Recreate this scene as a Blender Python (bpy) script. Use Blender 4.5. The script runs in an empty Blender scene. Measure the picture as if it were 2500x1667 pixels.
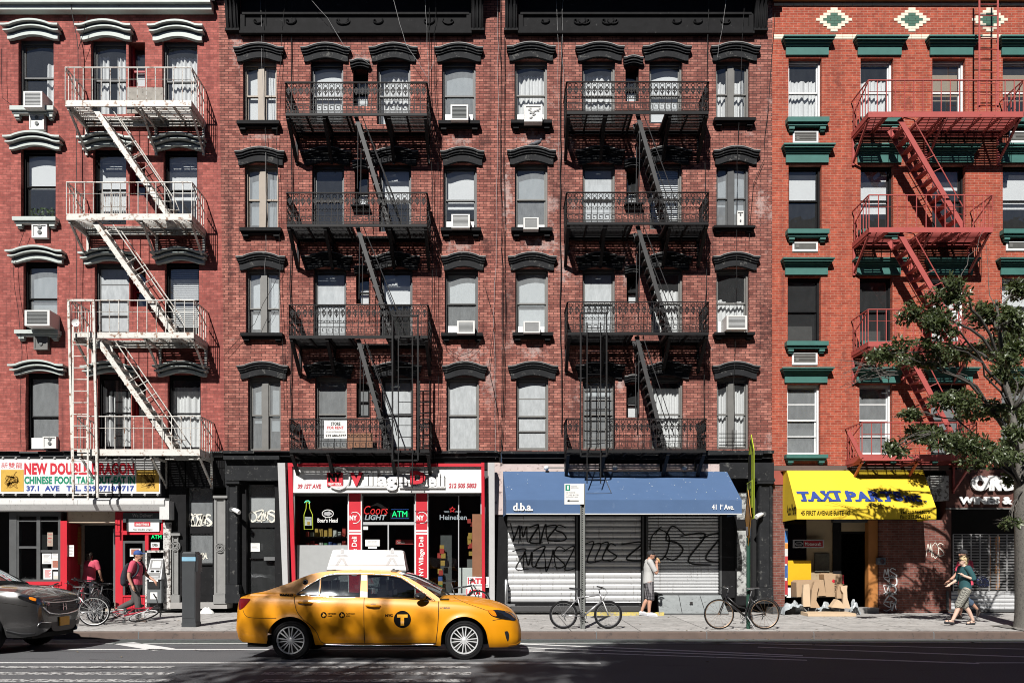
import bpy, bmesh, math, random
from mathutils import Vector, Matrix, noise as mnoise
from mathutils.geometry import tessellate_polygon
from mathutils.bvhtree import BVHTree
R = math.radians; PI = math.pi
random.seed(7)
scene = bpy.context.scene; col = scene.collection
# ---- survey of the street: camera 21.8 m from the house fronts (y = 0), x along the street, z up
CAMD, CAMH, FPX, CX, CY = 21.8, 1.6, 1918.0, 1225.0, 1375.0
def W(px, py, y=0.0):
    s = FPX / (CAMD + y)
    return (px - CX) / s, CAMH + (CY - py) / s
def WX(px, y=0.0): return W(px, 0, y)[0]
def WZ(py, y=0.0): return W(0, py, y)[1]
def GP(px, py, z=0.0):                      # a point of the ground seen at that pixel
    d = FPX * (CAMH - z) / (py - CY)
    return (px - CX) * d / FPX, d - CAMD
CURB_Y = -5.1
def gz(y): return 0.14 + 0.10 * max(0, min(1, (y - CURB_Y) / 5.1)) if y > CURB_Y else 0.0

# ---------------------------------------------------------------- objects
def tag(o, label=None, cat=None, group=None, kind=None):
    if label: o['label'] = label
    if cat: o['category'] = cat
    if group: o['group'] = group
    if kind: o['kind'] = kind
    return o
def empty(name, loc=(0, 0, 0), label=None, cat=None, group=None, rotz=0):
    o = bpy.data.objects.new(name, None); col.objects.link(o)
    o.location = loc; o.rotation_euler = (0, 0, rotz); o.empty_display_size = 0.2
    return tag(o, label, cat, group)
def link(name, me, mats, parent=None, smooth=False):
    o = bpy.data.objects.new(name, me); col.objects.link(o)
    for m in (mats if isinstance(mats, (list, tuple)) else [mats]): me.materials.append(m)
    if smooth:
        me.shade_smooth()
        if smooth is not True: me.set_sharp_from_angle(angle=R(smooth))
    if parent is not None: attach(o, parent)
    return o
def attach(o, parent):
    o.parent = parent
    q, top = Matrix.Identity(4), parent
    while top.parent: top = top.parent
    m = Matrix.Translation(top.location) @ top.rotation_euler.to_matrix().to_4x4()
    o.matrix_parent_inverse = m.inverted() if parent is top else Matrix.Identity(4)
def copy_tree(o, parent=None):
    c = o.copy(); col.objects.link(c)
    if parent is not None: c.parent = parent
    for ch in [k for k in o.children]: copy_tree(ch, c)
    return c
class MB:
    def __init__(s): s.v = []; s.f = []; s.m = []
    def add(s, vs, fs, m=0):
        b = len(s.v); s.v += [tuple(p) for p in vs]
        for f in fs: s.f.append([b + i for i in f]); s.m.append(m)
        return s
    def box(s, x0, x1, y0, y1, z0, z1, m=0):
        if x0 > x1: x0, x1 = x1, x0
        if y0 > y1: y0, y1 = y1, y0
        if z0 > z1: z0, z1 = z1, z0
        return s.add([(x0,y0,z0),(x1,y0,z0),(x1,y1,z0),(x0,y1,z0),(x0,y0,z1),(x1,y0,z1),(x1,y1,z1),(x0,y1,z1)],
            [(3,2,1,0),(4,5,6,7),(0,1,5,4),(1,2,6,5),(2,3,7,6),(3,0,4,7)], m)
    def quad(s, a, b, c, d, m=0): return s.add([a,b,c,d], [(0,1,2,3)], m)
    def bar(s, a, b, w, h=None, up=(0,0,1), m=0):
        a, b = Vector(a), Vector(b); h = h or w; d = (b - a)
        if d.length < 1e-6: return s
        d.normalize(); u = Vector(up)
        if abs(d.dot(u)) > .97: u = Vector((0,1,0)) if abs(d.y) < .9 else Vector((1,0,0))
        r = d.cross(u).normalized(); u = r.cross(d)
        r *= w/2; u *= h/2
        return s.add([a-r-u, a+r-u, a+r+u, a-r+u, b-r-u, b+r-u, b+r+u, b-r+u],
            [(0,1,2,3),(7,6,5,4),(0,4,5,1),(1,5,6,2),(2,6,7,3),(3,7,4,0)], m)
    def tube(s, pts, r, n=6, closed=False, m=0, cap=True):
        pts = [Vector(p) for p in pts]; k = len(pts); b = len(s.v)
        rs = r if isinstance(r, (list, tuple)) else [r]*k
        prev = None
        for i, p in enumerate(pts):
            if closed: t = pts[(i+1) % k] - pts[i-1]
            else: t = pts[min(i+1, k-1)] - pts[max(i-1, 0)]
            if t.length < 1e-9: t = Vector((0,0,1))
            t.normalize()
            if prev is None:
                u = t.cross(Vector((0,0,1)))
                if u.length < .05: u = t.cross(Vector((1,0,0)))
            else: u = prev - t * prev.dot(t)
            if u.length < 1e-6: u = t.orthogonal()
            u.normalize(); prev = u; w = t.cross(u)
            for j in range(n):
                a = 2*PI*j/n; q = p + (u*math.cos(a) + w*math.sin(a)) * rs[i]
                s.v.append(tuple(q))
        for i in range(k if closed else k-1):
            for j in range(n):
                i2 = (i+1) % k
                s.f.append([b+i*n+j, b+i*n+(j+1)%n, b+i2*n+(j+1)%n, b+i2*n+j]); s.m.append(m)
        if cap and not closed:
            s.f.append([b+j for j in range(n)][::-1]); s.m.append(m)
            s.f.append([b+(k-1)*n+j for j in range(n)]); s.m.append(m)
        return s
    def ring(s, c, R_, r, n=12, k=5, ax='y', m=0, a0=0, a1=2*PI):
        full = abs(a1-a0) > 6.28; pts = []
        for i in range(n if full else n+1):
            a = a0 + (a1-a0)*i/n; u, w = R_*math.cos(a), R_*math.sin(a)
            pts.append({'y': (c[0]+u, c[1], c[2]+w), 'x': (c[0], c[1]+u, c[2]+w), 'z': (c[0]+u, c[1]+w, c[2])}[ax])
        return s.tube(pts, r, k, closed=full, m=m)
    def lathe(s, prof, c, ax='z', n=24, m=0):       # prof: (radius, along)
        b = len(s.v); k = len(prof)
        for r, h in prof:
            for j in range(n):
                a = 2*PI*j/n; u, w = r*math.cos(a), r*math.sin(a)
                s.v.append({'z': (c[0]+u, c[1]+w, c[2]+h), 'y': (c[0]+u, c[1]+h, c[2]+w), 'x': (c[0]+h, c[1]+u, c[2]+w)}[ax])
        for i in range(k-1):
            for j in range(n):
                s.f.append([b+i*n+j, b+i*n+(j+1)%n, b+(i+1)*n+(j+1)%n, b+(i+1)*n+j]); s.m.append(m)
        return s
    def disc(s, c, r, ax='y', n=20, m=0):
        pts = []
        for j in range(n):
            a = 2*PI*j/n; u, w = r*math.cos(a), r*math.sin(a)
            pts.append({'y': (c[0]+u, c[1], c[2]+w), 'x': (c[0], c[1]+u, c[2]+w), 'z': (c[0]+u, c[1]+w, c[2])}[ax])
        return s.add(pts, [tuple(range(n))], m)
    def grid(s, fn, nu, nv, m=0):
        b = len(s.v)
        for i in range(nu+1):
            for j in range(nv+1): s.v.append(tuple(fn(i/nu, j/nv)))
        for i in range(nu):
            for j in range(nv):
                a = b+i*(nv+1)+j; s.f.append([a, a+nv+1, a+nv+2, a+1]); s.m.append(m)
        return s
    def fill(s, loops, fn, m=0):                   # polygon with holes in 2-D, mapped by fn(u, v)
        tri = tessellate_polygon([[Vector((u, v, 0)) for u, v in lp] for lp in loops])
        flat = [p for lp in loops for p in lp]
        return s.add([fn(u, v) for u, v in flat], [tuple(t) for t in tri], m)
    def prism(s, loop, y0, y1, m=0):               # outline in (x, z), thickness in y
        n = len(loop)
        s.fill([loop], lambda u, v: (u, y0, v), m); s.fill([loop], lambda u, v: (u, y1, v), m)
        return s.add([(u, y0, v) for u, v in loop] + [(u, y1, v) for u, v in loop],
            [(i, (i+1) % n, n+(i+1) % n, n+i) for i in range(n)], m)
    def build(s, name, mats, parent=None, smooth=False, fixn=True):
        me = bpy.data.meshes.new(name); me.from_pydata(s.v, [], s.f); me.update()
        if any(s.m): me.polygons.foreach_set('material_index', s.m)
        if fixn:
            bm = bmesh.new(); bm.from_mesh(me)
            bmesh.ops.recalc_face_normals(bm, faces=bm.faces); bm.to_mesh(me); bm.free()
        return link(name, me, mats, parent, smooth)
def interp(tab, x):
    if x <= tab[0][0]: return tab[0][1]
    for (a, p), (b, q) in zip(tab, tab[1:]):
        if x <= b: return p + (q-p)*(x-a)/(b-a)
    return tab[-1][1]
def sinterp(tab, x):                                # smooth monotone (pchip) interpolation
    n = len(tab)
    if x <= tab[0][0]: return tab[0][1]
    if x >= tab[-1][0]: return tab[-1][1]
    for i in range(n-1):
        if x <= tab[i+1][0]: break
    h = [tab[j+1][0]-tab[j][0] for j in range(n-1)]; d = [(tab[j+1][1]-tab[j][1])/h[j] for j in range(n-1)]
    def sl(j):
        if j == 0: return d[0]
        if j == n-1: return d[-1]
        return 0 if d[j-1]*d[j] <= 0 else 2*d[j-1]*d[j]/(d[j-1]+d[j])
    t = (x-tab[i][0])/h[i]; m0, m1 = sl(i)*h[i], sl(i+1)*h[i]
    return (2*t**3-3*t*t+1)*tab[i][1] + (t**3-2*t*t+t)*m0 + (-2*t**3+3*t*t)*tab[i+1][1] + (t**3-t*t)*m1

# ---------------------------------------------------------------- lettering
def text_mesh(body, bold=0.0, shear=0.0, extrude=0.0, res=3, spacing=1.0):
    c = bpy.data.curves.new('lettering', 'FONT'); c.body = body; c.offset = bold; c.shear = shear
    c.extrude = extrude; c.resolution_u = res; c.space_character = spacing
    o = bpy.data.objects.new('lettering', c); col.objects.link(o)
    dg = bpy.context.evaluated_depsgraph_get(); dg.update()
    me = bpy.data.meshes.new_from_object(o.evaluated_get(dg))
    bpy.data.objects.remove(o); bpy.data.curves.remove(c)
    me.materials.clear()
    return me
def text_map(me, fn, w, h):
    if not me.vertices: return me
    xs = [v.co.x for v in me.vertices]; ys = [v.co.y for v in me.vertices]
    x0, x1, y0, y1 = min(xs), max(xs), min(ys), max(ys)
    for v in me.vertices:
        v.co = fn((v.co.x-x0)/max(1e-6, x1-x0)*w, (v.co.y-y0)/max(1e-6, y1-y0)*h, v.co.z)
    return me
def text_px(body, x0, y0, x1, y1, y, mat, parent=None, bold=0.02, shear=0, extrude=0.0, name='lettering', spacing=1.0):
    """lettering standing in the plane y, in the box seen between these pixels"""
    a, zt = W(x0, y0, y); b, zb = W(x1, y1, y)
    me = text_mesh(body, bold, shear, extrude, spacing=spacing)
    text_map(me, lambda u, v, w: (a+u, y-w, zb+v), b-a, zt-zb)
    return link(name, me, mat, parent)
def box_px(mb, x0, y0, x1, y1, ya, yb, m=0, yref=None):
    yr = ya if yref is None else yref
    a, zt = W(x0, y0, yr); b, zb = W(x1, y1, yr)
    return mb.box(a, b, ya, yb, zb, zt, m)

# ---------------------------------------------------------------- materials
_M = {}
def nm(name):
    m = bpy.data.materials.new(name); m.use_nodes = True
    nt = m.node_tree; nt.nodes.clear()
    out = nt.nodes.new('ShaderNodeOutputMaterial'); return m, nt, out
def N(nt, t, **kw):
    n = nt.nodes.new(t)
    for k, v in kw.items():
        if k.startswith('i_'): n.inputs[k[2:].replace('_', ' ')].default_value = v
        else: setattr(n, k, v)
    return n
def ramp(nt, fac, stops):
    r = N(nt, 'ShaderNodeValToRGB'); e = r.color_ramp.elements
    while len(e) < len(stops): e.new(.5)
    for k, (p, c) in enumerate(stops): e[k].position = p; e[k].color = (*c, 1) if len(c) == 3 else c
    nt.links.new(fac, r.inputs['Fac']); return r.outputs['Color']
def mixc(nt, fac, a, b, mode='MIX'):
    n = N(nt, 'ShaderNodeMix', data_type='RGBA', blend_type=mode)
    for sock, v in ((n.inputs[0], fac), (n.inputs[6], a), (n.inputs[7], b)):
        if hasattr(v, 'links'): nt.links.new(v, sock)
        elif isinstance(v, (int, float)): sock.default_value = v
        else: sock.default_value = (*v, 1)
    return n.outputs[2]
def tex_noise(nt, vec, scale, detail=4, rough=.6, dist=0):
    n = N(nt, 'ShaderNodeTexNoise', i_Scale=scale, i_Detail=detail, i_Roughness=rough, i_Distortion=dist)
    nt.links.new(vec, n.inputs['Vector']); return n.outputs['Fac']
def objco(nt, scale=None):
    t = N(nt, 'ShaderNodeTexCoord'); v = t.outputs['Object']
    if scale:
        mp = N(nt, 'ShaderNodeMapping'); mp.inputs['Scale'].default_value = scale; nt.links.new(v, mp.inputs['Vector']); v = mp.outputs['Vector']
    return v
def bump(nt, h, strength, dist=.01):
    b = N(nt, 'ShaderNodeBump', i_Strength=strength, i_Distance=dist); nt.links.new(h, b.inputs['Height']); return b.outputs['Normal']
def pbr(nt, out, color, rough=.6, metal=0, normal=None, coat=0, spec=None, emis=None):
    p = N(nt, 'ShaderNodeBsdfPrincipled')
    if hasattr(color, 'links'): nt.links.new(color, p.inputs['Base Color'])
    else: p.inputs['Base Color'].default_value = (*color, 1)
    if hasattr(rough, 'links'): nt.links.new(rough, p.inputs['Roughness'])
    else: p.inputs['Roughness'].default_value = rough
    p.inputs['Metallic'].default_value = metal
    if coat: p.inputs['Coat Weight'].default_value = coat; p.inputs['Coat Roughness'].default_value = .03
    if spec is not None: p.inputs['Specular IOR Level'].default_value = spec
    if normal is not None: nt.links.new(normal, p.inputs['Normal'])
    if emis: p.inputs['Emission Color'].default_value = (*emis[0], 1); p.inputs['Emission Strength'].default_value = emis[1]
    nt.links.new(p.outputs[0], out.inputs[0]); return p
def mat(name, color, rough=.6, metal=0, var=.25, scale=6, dirt=None, dirt_at=.62, bumpy=0, coat=0, streak=False, spec=None):
    """painted / plain surface with uneven tone and patches of dirt or rust"""
    if name in _M: return _M[name]
    m, nt, out = nm(name); v = objco(nt)
    n1 = tex_noise(nt, v, scale, 5)
    c = mixc(nt, n1, [k*(1-var) for k in color], [min(1, k*(1+var)) for k in color])
    if dirt:
        v2 = objco(nt, (9, 9, .8)) if streak else v
        n2 = tex_noise(nt, v2, scale*(.4 if streak else 1.7), 6, .7)
        f = ramp(nt, n2, [(dirt_at-.03, (0,0,0)), (dirt_at+.06, (1,1,1))])
        c = mixc(nt, f, c, dirt)
    nr = bump(nt, tex_noise(nt, v, scale*8, 4), bumpy) if bumpy else None
    pbr(nt, out, c, rough, metal, nr, coat, spec); _M[name] = m; return m
def emat(name, color, strength):
    if name in _M: return _M[name]
    m, nt, out = nm(name); e = N(nt, 'ShaderNodeEmission', i_Strength=strength); e.inputs[0].default_value = (*color, 1)
    nt.links.new(e.outputs[0], out.inputs[0]); _M[name] = m; return m
def glassmat(name, tint=(.75,.8,.8), refl=.16, rough=.02, dusty=0.0):
    m, nt, out = nm(name)
    tr = N(nt, 'ShaderNodeBsdfTransparent'); tr.inputs[0].default_value = (*tint, 1)
    gl = N(nt, 'ShaderNodeBsdfGlossy', i_Roughness=rough); gl.inputs[0].default_value = (.9,.95,1,1)
    v = objco(nt)
    gl_n = bump(nt, tex_noise(nt, v, 2.2, 2), .10, .02); nt.links.new(gl_n, gl.inputs['Normal'])
    fr = N(nt, 'ShaderNodeLayerWeight', i_Blend=.5); pw = N(nt, 'ShaderNodeMath', operation='POWER'); pw.inputs[1].default_value = 4.0
    nt.links.new(fr.outputs['Facing'], pw.inputs[0])
    ad = N(nt, 'ShaderNodeMath', operation='ADD', use_clamp=True); ad.inputs[1].default_value = refl
    nt.links.new(pw.outputs[0], ad.inputs[0])
    mx = N(nt, 'ShaderNodeMixShader'); nt.links.new(ad.outputs[0], mx.inputs[0]); nt.links.new(tr.outputs[0], mx.inputs[1]); nt.links.new(gl.outputs[0], mx.inputs[2])
    res = mx.outputs[0]
    if dusty:
        df = N(nt, 'ShaderNodeBsdfDiffuse'); df.inputs[0].default_value = (.62,.66,.68,1)
        m2 = N(nt, 'ShaderNodeMixShader')
        f = ramp(nt, tex_noise(nt, objco(nt, (3,3,1)), 3, 6, .75), [(.25, (dusty*.55,)*3), (.8, (dusty,)*3)])
        nt.links.new(f, m2.inputs[0]); nt.links.new(res, m2.inputs[1]); nt.links.new(df.outputs[0], m2.inputs[2]); res = m2.outputs[0]
    nt.links.new(res, out.inputs[0]); return m
def brickmat(name, c1, c2, mortar, bw=.205, rh=.068, ms=.009, big=.35, stain=None, pale=None, bumpk=.5, soot=.5, pthr=.64, spots=(), grime=()):
    m, nt, out = nm(name); t = N(nt, 'ShaderNodeTexCoord')
    sp = N(nt, 'ShaderNodeSeparateXYZ'); nt.links.new(t.outputs['Object'], sp.inputs[0])
    ad = N(nt, 'ShaderNodeMath', operation='ADD'); nt.links.new(sp.outputs[0], ad.inputs[0]); nt.links.new(sp.outputs[1], ad.inputs[1])
    cb = N(nt, 'ShaderNodeCombineXYZ'); nt.links.new(ad.outputs[0], cb.inputs[0]); nt.links.new(sp.outputs[2], cb.inputs[1])
    b = N(nt, 'ShaderNodeTexBrick', i_Scale=1.0); b.offset = .5
    b.inputs['Mortar Size'].default_value = ms; b.inputs['Mortar Smooth'].default_value = .3; b.inputs['Bias'].default_value = -.1
    b.inputs['Brick Width'].default_value = bw; b.inputs['Row Height'].default_value = rh
    b.inputs['Color1'].default_value = (*c1,1); b.inputs['Color2'].default_value = (*c2,1); b.inputs['Mortar'].default_value = (*mortar,1)
    nt.links.new(cb.outputs[0], b.inputs['Vector'])
    v = t.outputs['Object']
    c = b.outputs['Color']
    n1 = tex_noise(nt, v, .55, 6, .65)
    c = mixc(nt, ramp(nt, n1, [(.3, (0,0,0)), (.75, (1,1,1))]), c, mixc(nt, big, c, [k*.45 for k in c1]))
    n3 = tex_noise(nt, v, 7.0, 5, .7)
    c = mixc(nt, ramp(nt, n3, [(.35, (.72,)*3), (.7, (1.25,)*3)]), (0,0,0), c) if False else mixc(nt, 1.0, c, ramp(nt, n3, [(.3, (.66,)*3), (.72, (1.3,)*3)]), 'MULTIPLY')
    # rain streaks
    mp = N(nt, 'ShaderNodeMapping'); mp.inputs['Scale'].default_value = (3.2, 3.2, .22); nt.links.new(v, mp.inputs['Vector'])
    n2 = tex_noise(nt, mp.outputs[0], 1.3, 5, .65)
    c = mixc(nt, ramp(nt, n2, [(.46, (0,0,0)), (.76, (soot,)*3)]), c, stain or (.05,.03,.03))
    if pale:
        n4 = tex_noise(nt, v, 1.1, 8, .78)
        c = mixc(nt, ramp(nt, n4, [(pthr, (0,0,0)), (pthr+.14, (.6,)*3)]), c, pale)
        n5 = tex_noise(nt, v, 26, 3, .6)
        c = mixc(nt, ramp(nt, n5, [(.7, (0,0,0)), (.78, (.7,)*3)]), c, pale)
    def blot(lst, colr, k):                        # weathering with a place of its own: under a sill, beside a pipe
        nonlocal c
        for px_, py_, rx, ry in lst:
            X, Z = W(px_, py_); mp2 = N(nt, 'ShaderNodeMapping', vector_type='TEXTURE'); mp2.inputs['Location'].default_value = (X, 0, Z); mp2.inputs['Scale'].default_value = (rx/88, 9, ry/88); nt.links.new(v, mp2.inputs['Vector'])
            ln = N(nt, 'ShaderNodeVectorMath', operation='LENGTH'); nt.links.new(mp2.outputs[0], ln.inputs[0])
            nz = N(nt, 'ShaderNodeMath', operation='MULTIPLY_ADD'); nz.inputs[1].default_value = 4.2; nz.inputs[2].default_value = -1.9; nt.links.new(tex_noise(nt, v, 6.5, 7, .75), nz.inputs[0])
            sm = N(nt, 'ShaderNodeMath', operation='ADD'); nt.links.new(ln.outputs['Value'], sm.inputs[0]); nt.links.new(nz.outputs[0], sm.inputs[1])
            c = mixc(nt, ramp(nt, sm.outputs[0], [(.25, (k,)*3), (.80, (0,)*3)]), c, colr)
    blot(grime, stain or (.04,.02,.02), .65); blot(spots, [q*.8 for q in (pale or (.5,.4,.36))], .6)
    pbr(nt, out, c, .85, 0, bump(nt, b.outputs['Fac'], -bumpk, .008), spec=.25); return m
EXPO = 0.38
# ================================================================ palette
BR_A = brickmat('brick_left_house', (.31,.080,.066), (.49,.146,.120), (.24,.088,.074), big=.30, stain=(.08,.03,.03), pale=(.55,.36,.33), bumpk=.35, soot=.6)
BR_B = brickmat('brick_tenement', (.275,.088,.069), (.58,.235,.182), (.052,.031,.027), big=.42, stain=(.03,.014,.014), pale=(.52,.40,.37), soot=.75, spots=((1125,343,52,22),(1122,603,52,26),(1140,866,62,38),(885,145,60,18),(1195,930,26,90),(640,335,60,16),(580,120,24,70)), grime=((1185,345,34,26),(1190,600,30,60),(560,600,16,200),(700,880,30,90),(950,1000,40,40)))
BR_C = brickmat('brick_tenement_worn', (.25,.084,.066), (.55,.232,.180), (.056,.035,.031), big=.46, stain=(.03,.014,.014), pale=(.60,.48,.45), soot=.75, pthr=.57, spots=((1300,338,58,26),(1325,600,70,30),(1378,655,26,70),(1525,650,22,75),(1515,930,18,50),(1300,858,50,24),(1395,330,14,60),(1860,500,30,60),(1240,480,20,120)), grime=((1375,480,30,90),(1330,120,40,20),(1870,800,40,140),(1235,760,40,120)))
BR_D = brickmat('brick_orange_house', (.33,.060,.034), (.46,.100,.055), (.40,.20,.145), big=.22, stain=(.14,.04,.03), pale=(.60,.32,.24), bumpk=.4, soot=.5, grime=((2215,250,26,30),(2045,200,16,70),(2420,500,20,60),(2060,880,14,60),(1912,700,12,120)))
BR_D2 = brickmat('brick_shopfront', (.17,.055,.042), (.27,.10,.075), (.22,.17,.15), big=.4, stain=(.05,.02,.02), soot=.4)
BLACKP = mat('black_paint', (.013,.013,.014), .7, spec=.10, var=.5, dirt=(.06,.06,.06), dirt_at=.66, bumpy=.25, scale=5)
BLACKT = mat('black_lintel_paint', (.020,.021,.023), .7, spec=.12, var=.5, dirt=(.10,.10,.095), dirt_at=.60, bumpy=.35, scale=4)
DARKG = mat('dark_grey_paint', (.075,.078,.08), .5, var=.3, scale=5)
STAIRP = mat('stair_paint', (.034,.034,.035), .6, var=.4, dirt=(.08,.06,.05), dirt_at=.66, scale=7)
WORN_LIT = mat('worn_lit_edge', (.24,.24,.235), .7, var=.5, scale=9)  # worn lintel lip, with its lit highlight put into the pale colour
GREYP = mat('grey_frame_paint', (.15,.148,.14), .5, var=.25, scale=5)
TANP = mat('tan_frame_paint', (.30,.25,.20), .55, var=.2, scale=5)
IRON = mat('black_iron', (.012,.012,.013), .55, spec=.2, var=.5, dirt=(.06,.045,.035), dirt_at=.70, scale=9)
WIRON = mat('white_iron', (.62,.61,.57), .5, var=.18, dirt=(.22,.11,.06), dirt_at=.565, scale=5)
RIRON = mat('red_iron', (.40,.085,.075), .5, var=.15, dirt=(.23,.06,.045), dirt_at=.64, scale=5)
MINT = mat('pale_mint_paint', (.46,.51,.485), .55, var=.18, dirt=(.14,.15,.14), dirt_at=.66, scale=5)
GREENP = mat('green_lintel_paint', (.045,.150,.130), .55, var=.25, dirt=(.035,.10,.09), dirt_at=.66, scale=4)
WHITEP = mat('white_paint', (.78,.78,.77), .5, var=.06, scale=4)
WHITEF = mat('white_frame', (.72,.73,.73), .45, var=.08, scale=4, dirt=(.35,.34,.32), dirt_at=.72)
CREAM = mat('cream_tile', (.78,.70,.56), .6, var=.1, scale=10)
TGREEN = mat('green_tile', (.05,.13,.09), .6, var=.2, scale=10)
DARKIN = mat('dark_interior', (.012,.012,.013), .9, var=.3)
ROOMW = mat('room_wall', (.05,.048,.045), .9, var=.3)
CLOTH = mat('curtain_cloth', (.74,.74,.73), .9, var=.08, scale=3)
BLIND = mat('white_blind', (.74,.75,.75), .8, var=.05, scale=2)
GREYBL = mat('grey_blind', (.34,.36,.37), .8, var=.1, scale=2)
WOODBL = mat('wood_blind', (.34,.27,.19), .8, var=.12, scale=3)
GLASS = glassmat('window_glass', (.93,.95,.96), .13, dusty=.05)
GLASSD = glassmat('dusty_glass', (.86,.90,.92), .12, dusty=.34)
GLASSF = glassmat('frosted_glass', (.6,.65,.68), .14, dusty=.85)
SHOPG = glassmat('shop_glass', (.72,.76,.75), .07)
ACW = mat('ac_white', (.66,.66,.64), .5, var=.08, dirt=(.36,.35,.33), dirt_at=.72)
ACG = mat('ac_grille', (.13,.14,.14), .6, var=.2)
CHROME = mat('chrome', (.72,.72,.72), .14, 1.0, var=.05)
STEEL = mat('steel', (.42,.43,.44), .35, .9, var=.1)
RUBBER = mat('rubber', (.011,.011,.012), .8, var=.3, scale=20, spec=.2)
PLASTIC = mat('black_plastic', (.02,.02,.022), .4, var=.3)
REDP = mat('red_paint', (.52,.020,.035), .42, var=.12, scale=4)
REDDK = mat('worn_red_paint', (.33,.012,.022), .5, var=.25, scale=4, dirt=(.12,.01,.015), dirt_at=.66)
BLUEINK = mat('blue_ink', (.02,.055,.27), .6, var=.05)
GREENINK = mat('green_ink', (.0,.21,.12), .6, var=.05)
REDINK = mat('red_ink', (.52,.012,.03), .6, var=.05)
BLACKINK = mat('black_ink', (.006,.006,.006), .85, var=.05, spec=.1)
GREYINK = mat('grey_ink', (.34,.34,.35), .6, var=.05)
PAPER = mat('paper', (.72,.72,.70), .8, var=.06)
def wallmesh(name, m, x0, x1, rows, parent, thick=.38, back=True):
    """house front: rows = (z0, z1, [openings (xa, xb, za, zb)]); outer face at y = 0 with reveals"""
    mb = MB()
    for z0, z1, ops in rows:
        ops = sorted(ops); x = x0
        for a, b, za, zb in ops:
            mb.quad((x,0,z0),(a,0,z0),(a,0,z1),(x,0,z1))
            if za > z0: mb.quad((a,0,z0),(b,0,z0),(b,0,za),(a,0,za))
            if zb < z1: mb.quad((a,0,zb),(b,0,zb),(b,0,z1),(a,0,z1))
            t = thick
            mb.quad((a,0,za),(a,t,za),(a,t,zb),(a,0,zb)); mb.quad((b,0,za),(b,0,zb),(b,t,zb),(b,t,za))
            mb.quad((a,0,za),(b,0,za),(b,t,za),(a,t,za)); mb.quad((a,0,zb),(a,t,zb),(b,t,zb),(b,0,zb))
            x = b
        mb.quad((x,0,z0),(x1,0,z0),(x1,0,z1),(x,0,z1))
    return mb.build(name, m, parent, fixn=False)
def hood(x0, x1, zt, zb, rise, m, parent, style='arch'):
    """moulded window head: swept layers over a flat-shouldered arch, or a straight green one"""
    mb = MB(); wd = x1-x0
    if style == 'arch':
        n = 14; H = zt-zb
        def top(u):                                  # height drop below the crown
            if u < .13 or u > .87: return rise
            return rise*(1-math.sin(PI*(u-.13)/.74)**.8)
        for (xa, xb, t0, t1, p) in (((0,1,0,.050,.27),(.03,.97,.050,.108,.07),(.015,.985,.108,.152,.20),(.05,.95,.152,.205,.05),(.055,.945,.205,None,.10)) if m is MINT else ((0,1,0,.055,.165),(.012,.988,.055,.115,.135),(.03,.97,.115,.165,.10),(.055,.945,.165,None,.065))):
            prev = None
            for i in range(n+1):
                u = xa+(xb-xa)*i/n; x = x0+wd*u; a = zt-top(u)-t0
                c = zt-top(u)-t1 if t1 else min(zt-top(u)-.185, zb + rise*.95*math.sin(PI*max(0, min(1, (u-.13)/.74))))
                if prev:
                    px, pa, pc = prev
                    mb.add([(px,.02,pc),(px,-p,pc),(px,-p,pa),(px,.02,pa),(x,.02,c),(x,-p,c),(x,-p,a),(x,.02,a)],
                        [(0,4,5,1),(1,5,6,2),(2,6,7,3)] + ([(0,1,2,3)] if i == 1 else []) + ([(4,7,6,5)] if i == n else []))
                prev = (x, a, c)
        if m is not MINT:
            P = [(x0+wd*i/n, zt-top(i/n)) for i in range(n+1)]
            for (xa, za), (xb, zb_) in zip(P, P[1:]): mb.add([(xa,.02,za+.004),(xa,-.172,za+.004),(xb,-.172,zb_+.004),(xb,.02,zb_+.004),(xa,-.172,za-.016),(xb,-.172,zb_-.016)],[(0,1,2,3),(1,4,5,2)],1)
    else:
        H = zt-zb
        for xa, t0, t1, p in ((0,0,.10,.24),(.02,.10,.22,.20),(.045,.22,.34,.14),(.065,.34,.46,.09),(.085,.46,1.0,.055)):
            mb.box(x0+wd*xa, x1-wd*xa, -p, .02, zt-H*t1, zt-H*t0)
    return mb.build('lintel', [m, WORN_LIT] if style == 'arch' and m is not MINT else m, parent, smooth=30)
def sillpart(x0, x1, zt, zb, m, parent, brackets=True):
    mb = MB(); h = zt-zb; w = x1-x0
    mb.box(x0, x1, -.20, .06, zt-h*.38, zt); mb.box(x0+.03, x1-.03, -.14, .02, zt-h*.6, zt-h*.38)
    if brackets:
        for s in (0, 1):
            a = x0+.07 if s == 0 else x1-.07-.15
            mb.box(a, a+.15, -.12, .02, zt-h*.85, zt-h*.6); mb.box(a+.02, a+.13, -.08, .02, zb, zt-h*.85)
    return mb.build('sill', m, parent)
def curtain(x0, x1, z0, z1, y, parent, m=None, gap=None, name='curtain', seed=1, ragged=0):
    m = m or CLOTH; rnd = random.Random(seed); mb = MB(); ph = rnd.random()*6; nf = max(3, int((x1-x0)/.11))
    spans = [(0, 1)] if gap is None else [(0, gap[0]), (gap[1], 1)]
    for a, b in spans:
        if b-a < .02: continue
        def fn(u, v):
            uu = a+(b-a)*u; x = x0+(x1-x0)*uu
            dr = ragged*(.5+.9*mnoise.noise((uu*3.1+seed*3.7, seed*1.3, 0))+.35*mnoise.noise((uu*9+seed, 2, seed)))
            ww = uu+.12*mnoise.noise((uu*2.3, seed*2.1, v*.6))
            return (x, y+.030*math.sin(ww*nf*2*PI+ph)+.015*math.sin(ww*11+ph), z0+(z1-max(0,dr)-z0)*v)
        mb.grid(fn, 36, 3)
    return mb.build(name, m, parent, smooth=True)
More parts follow.
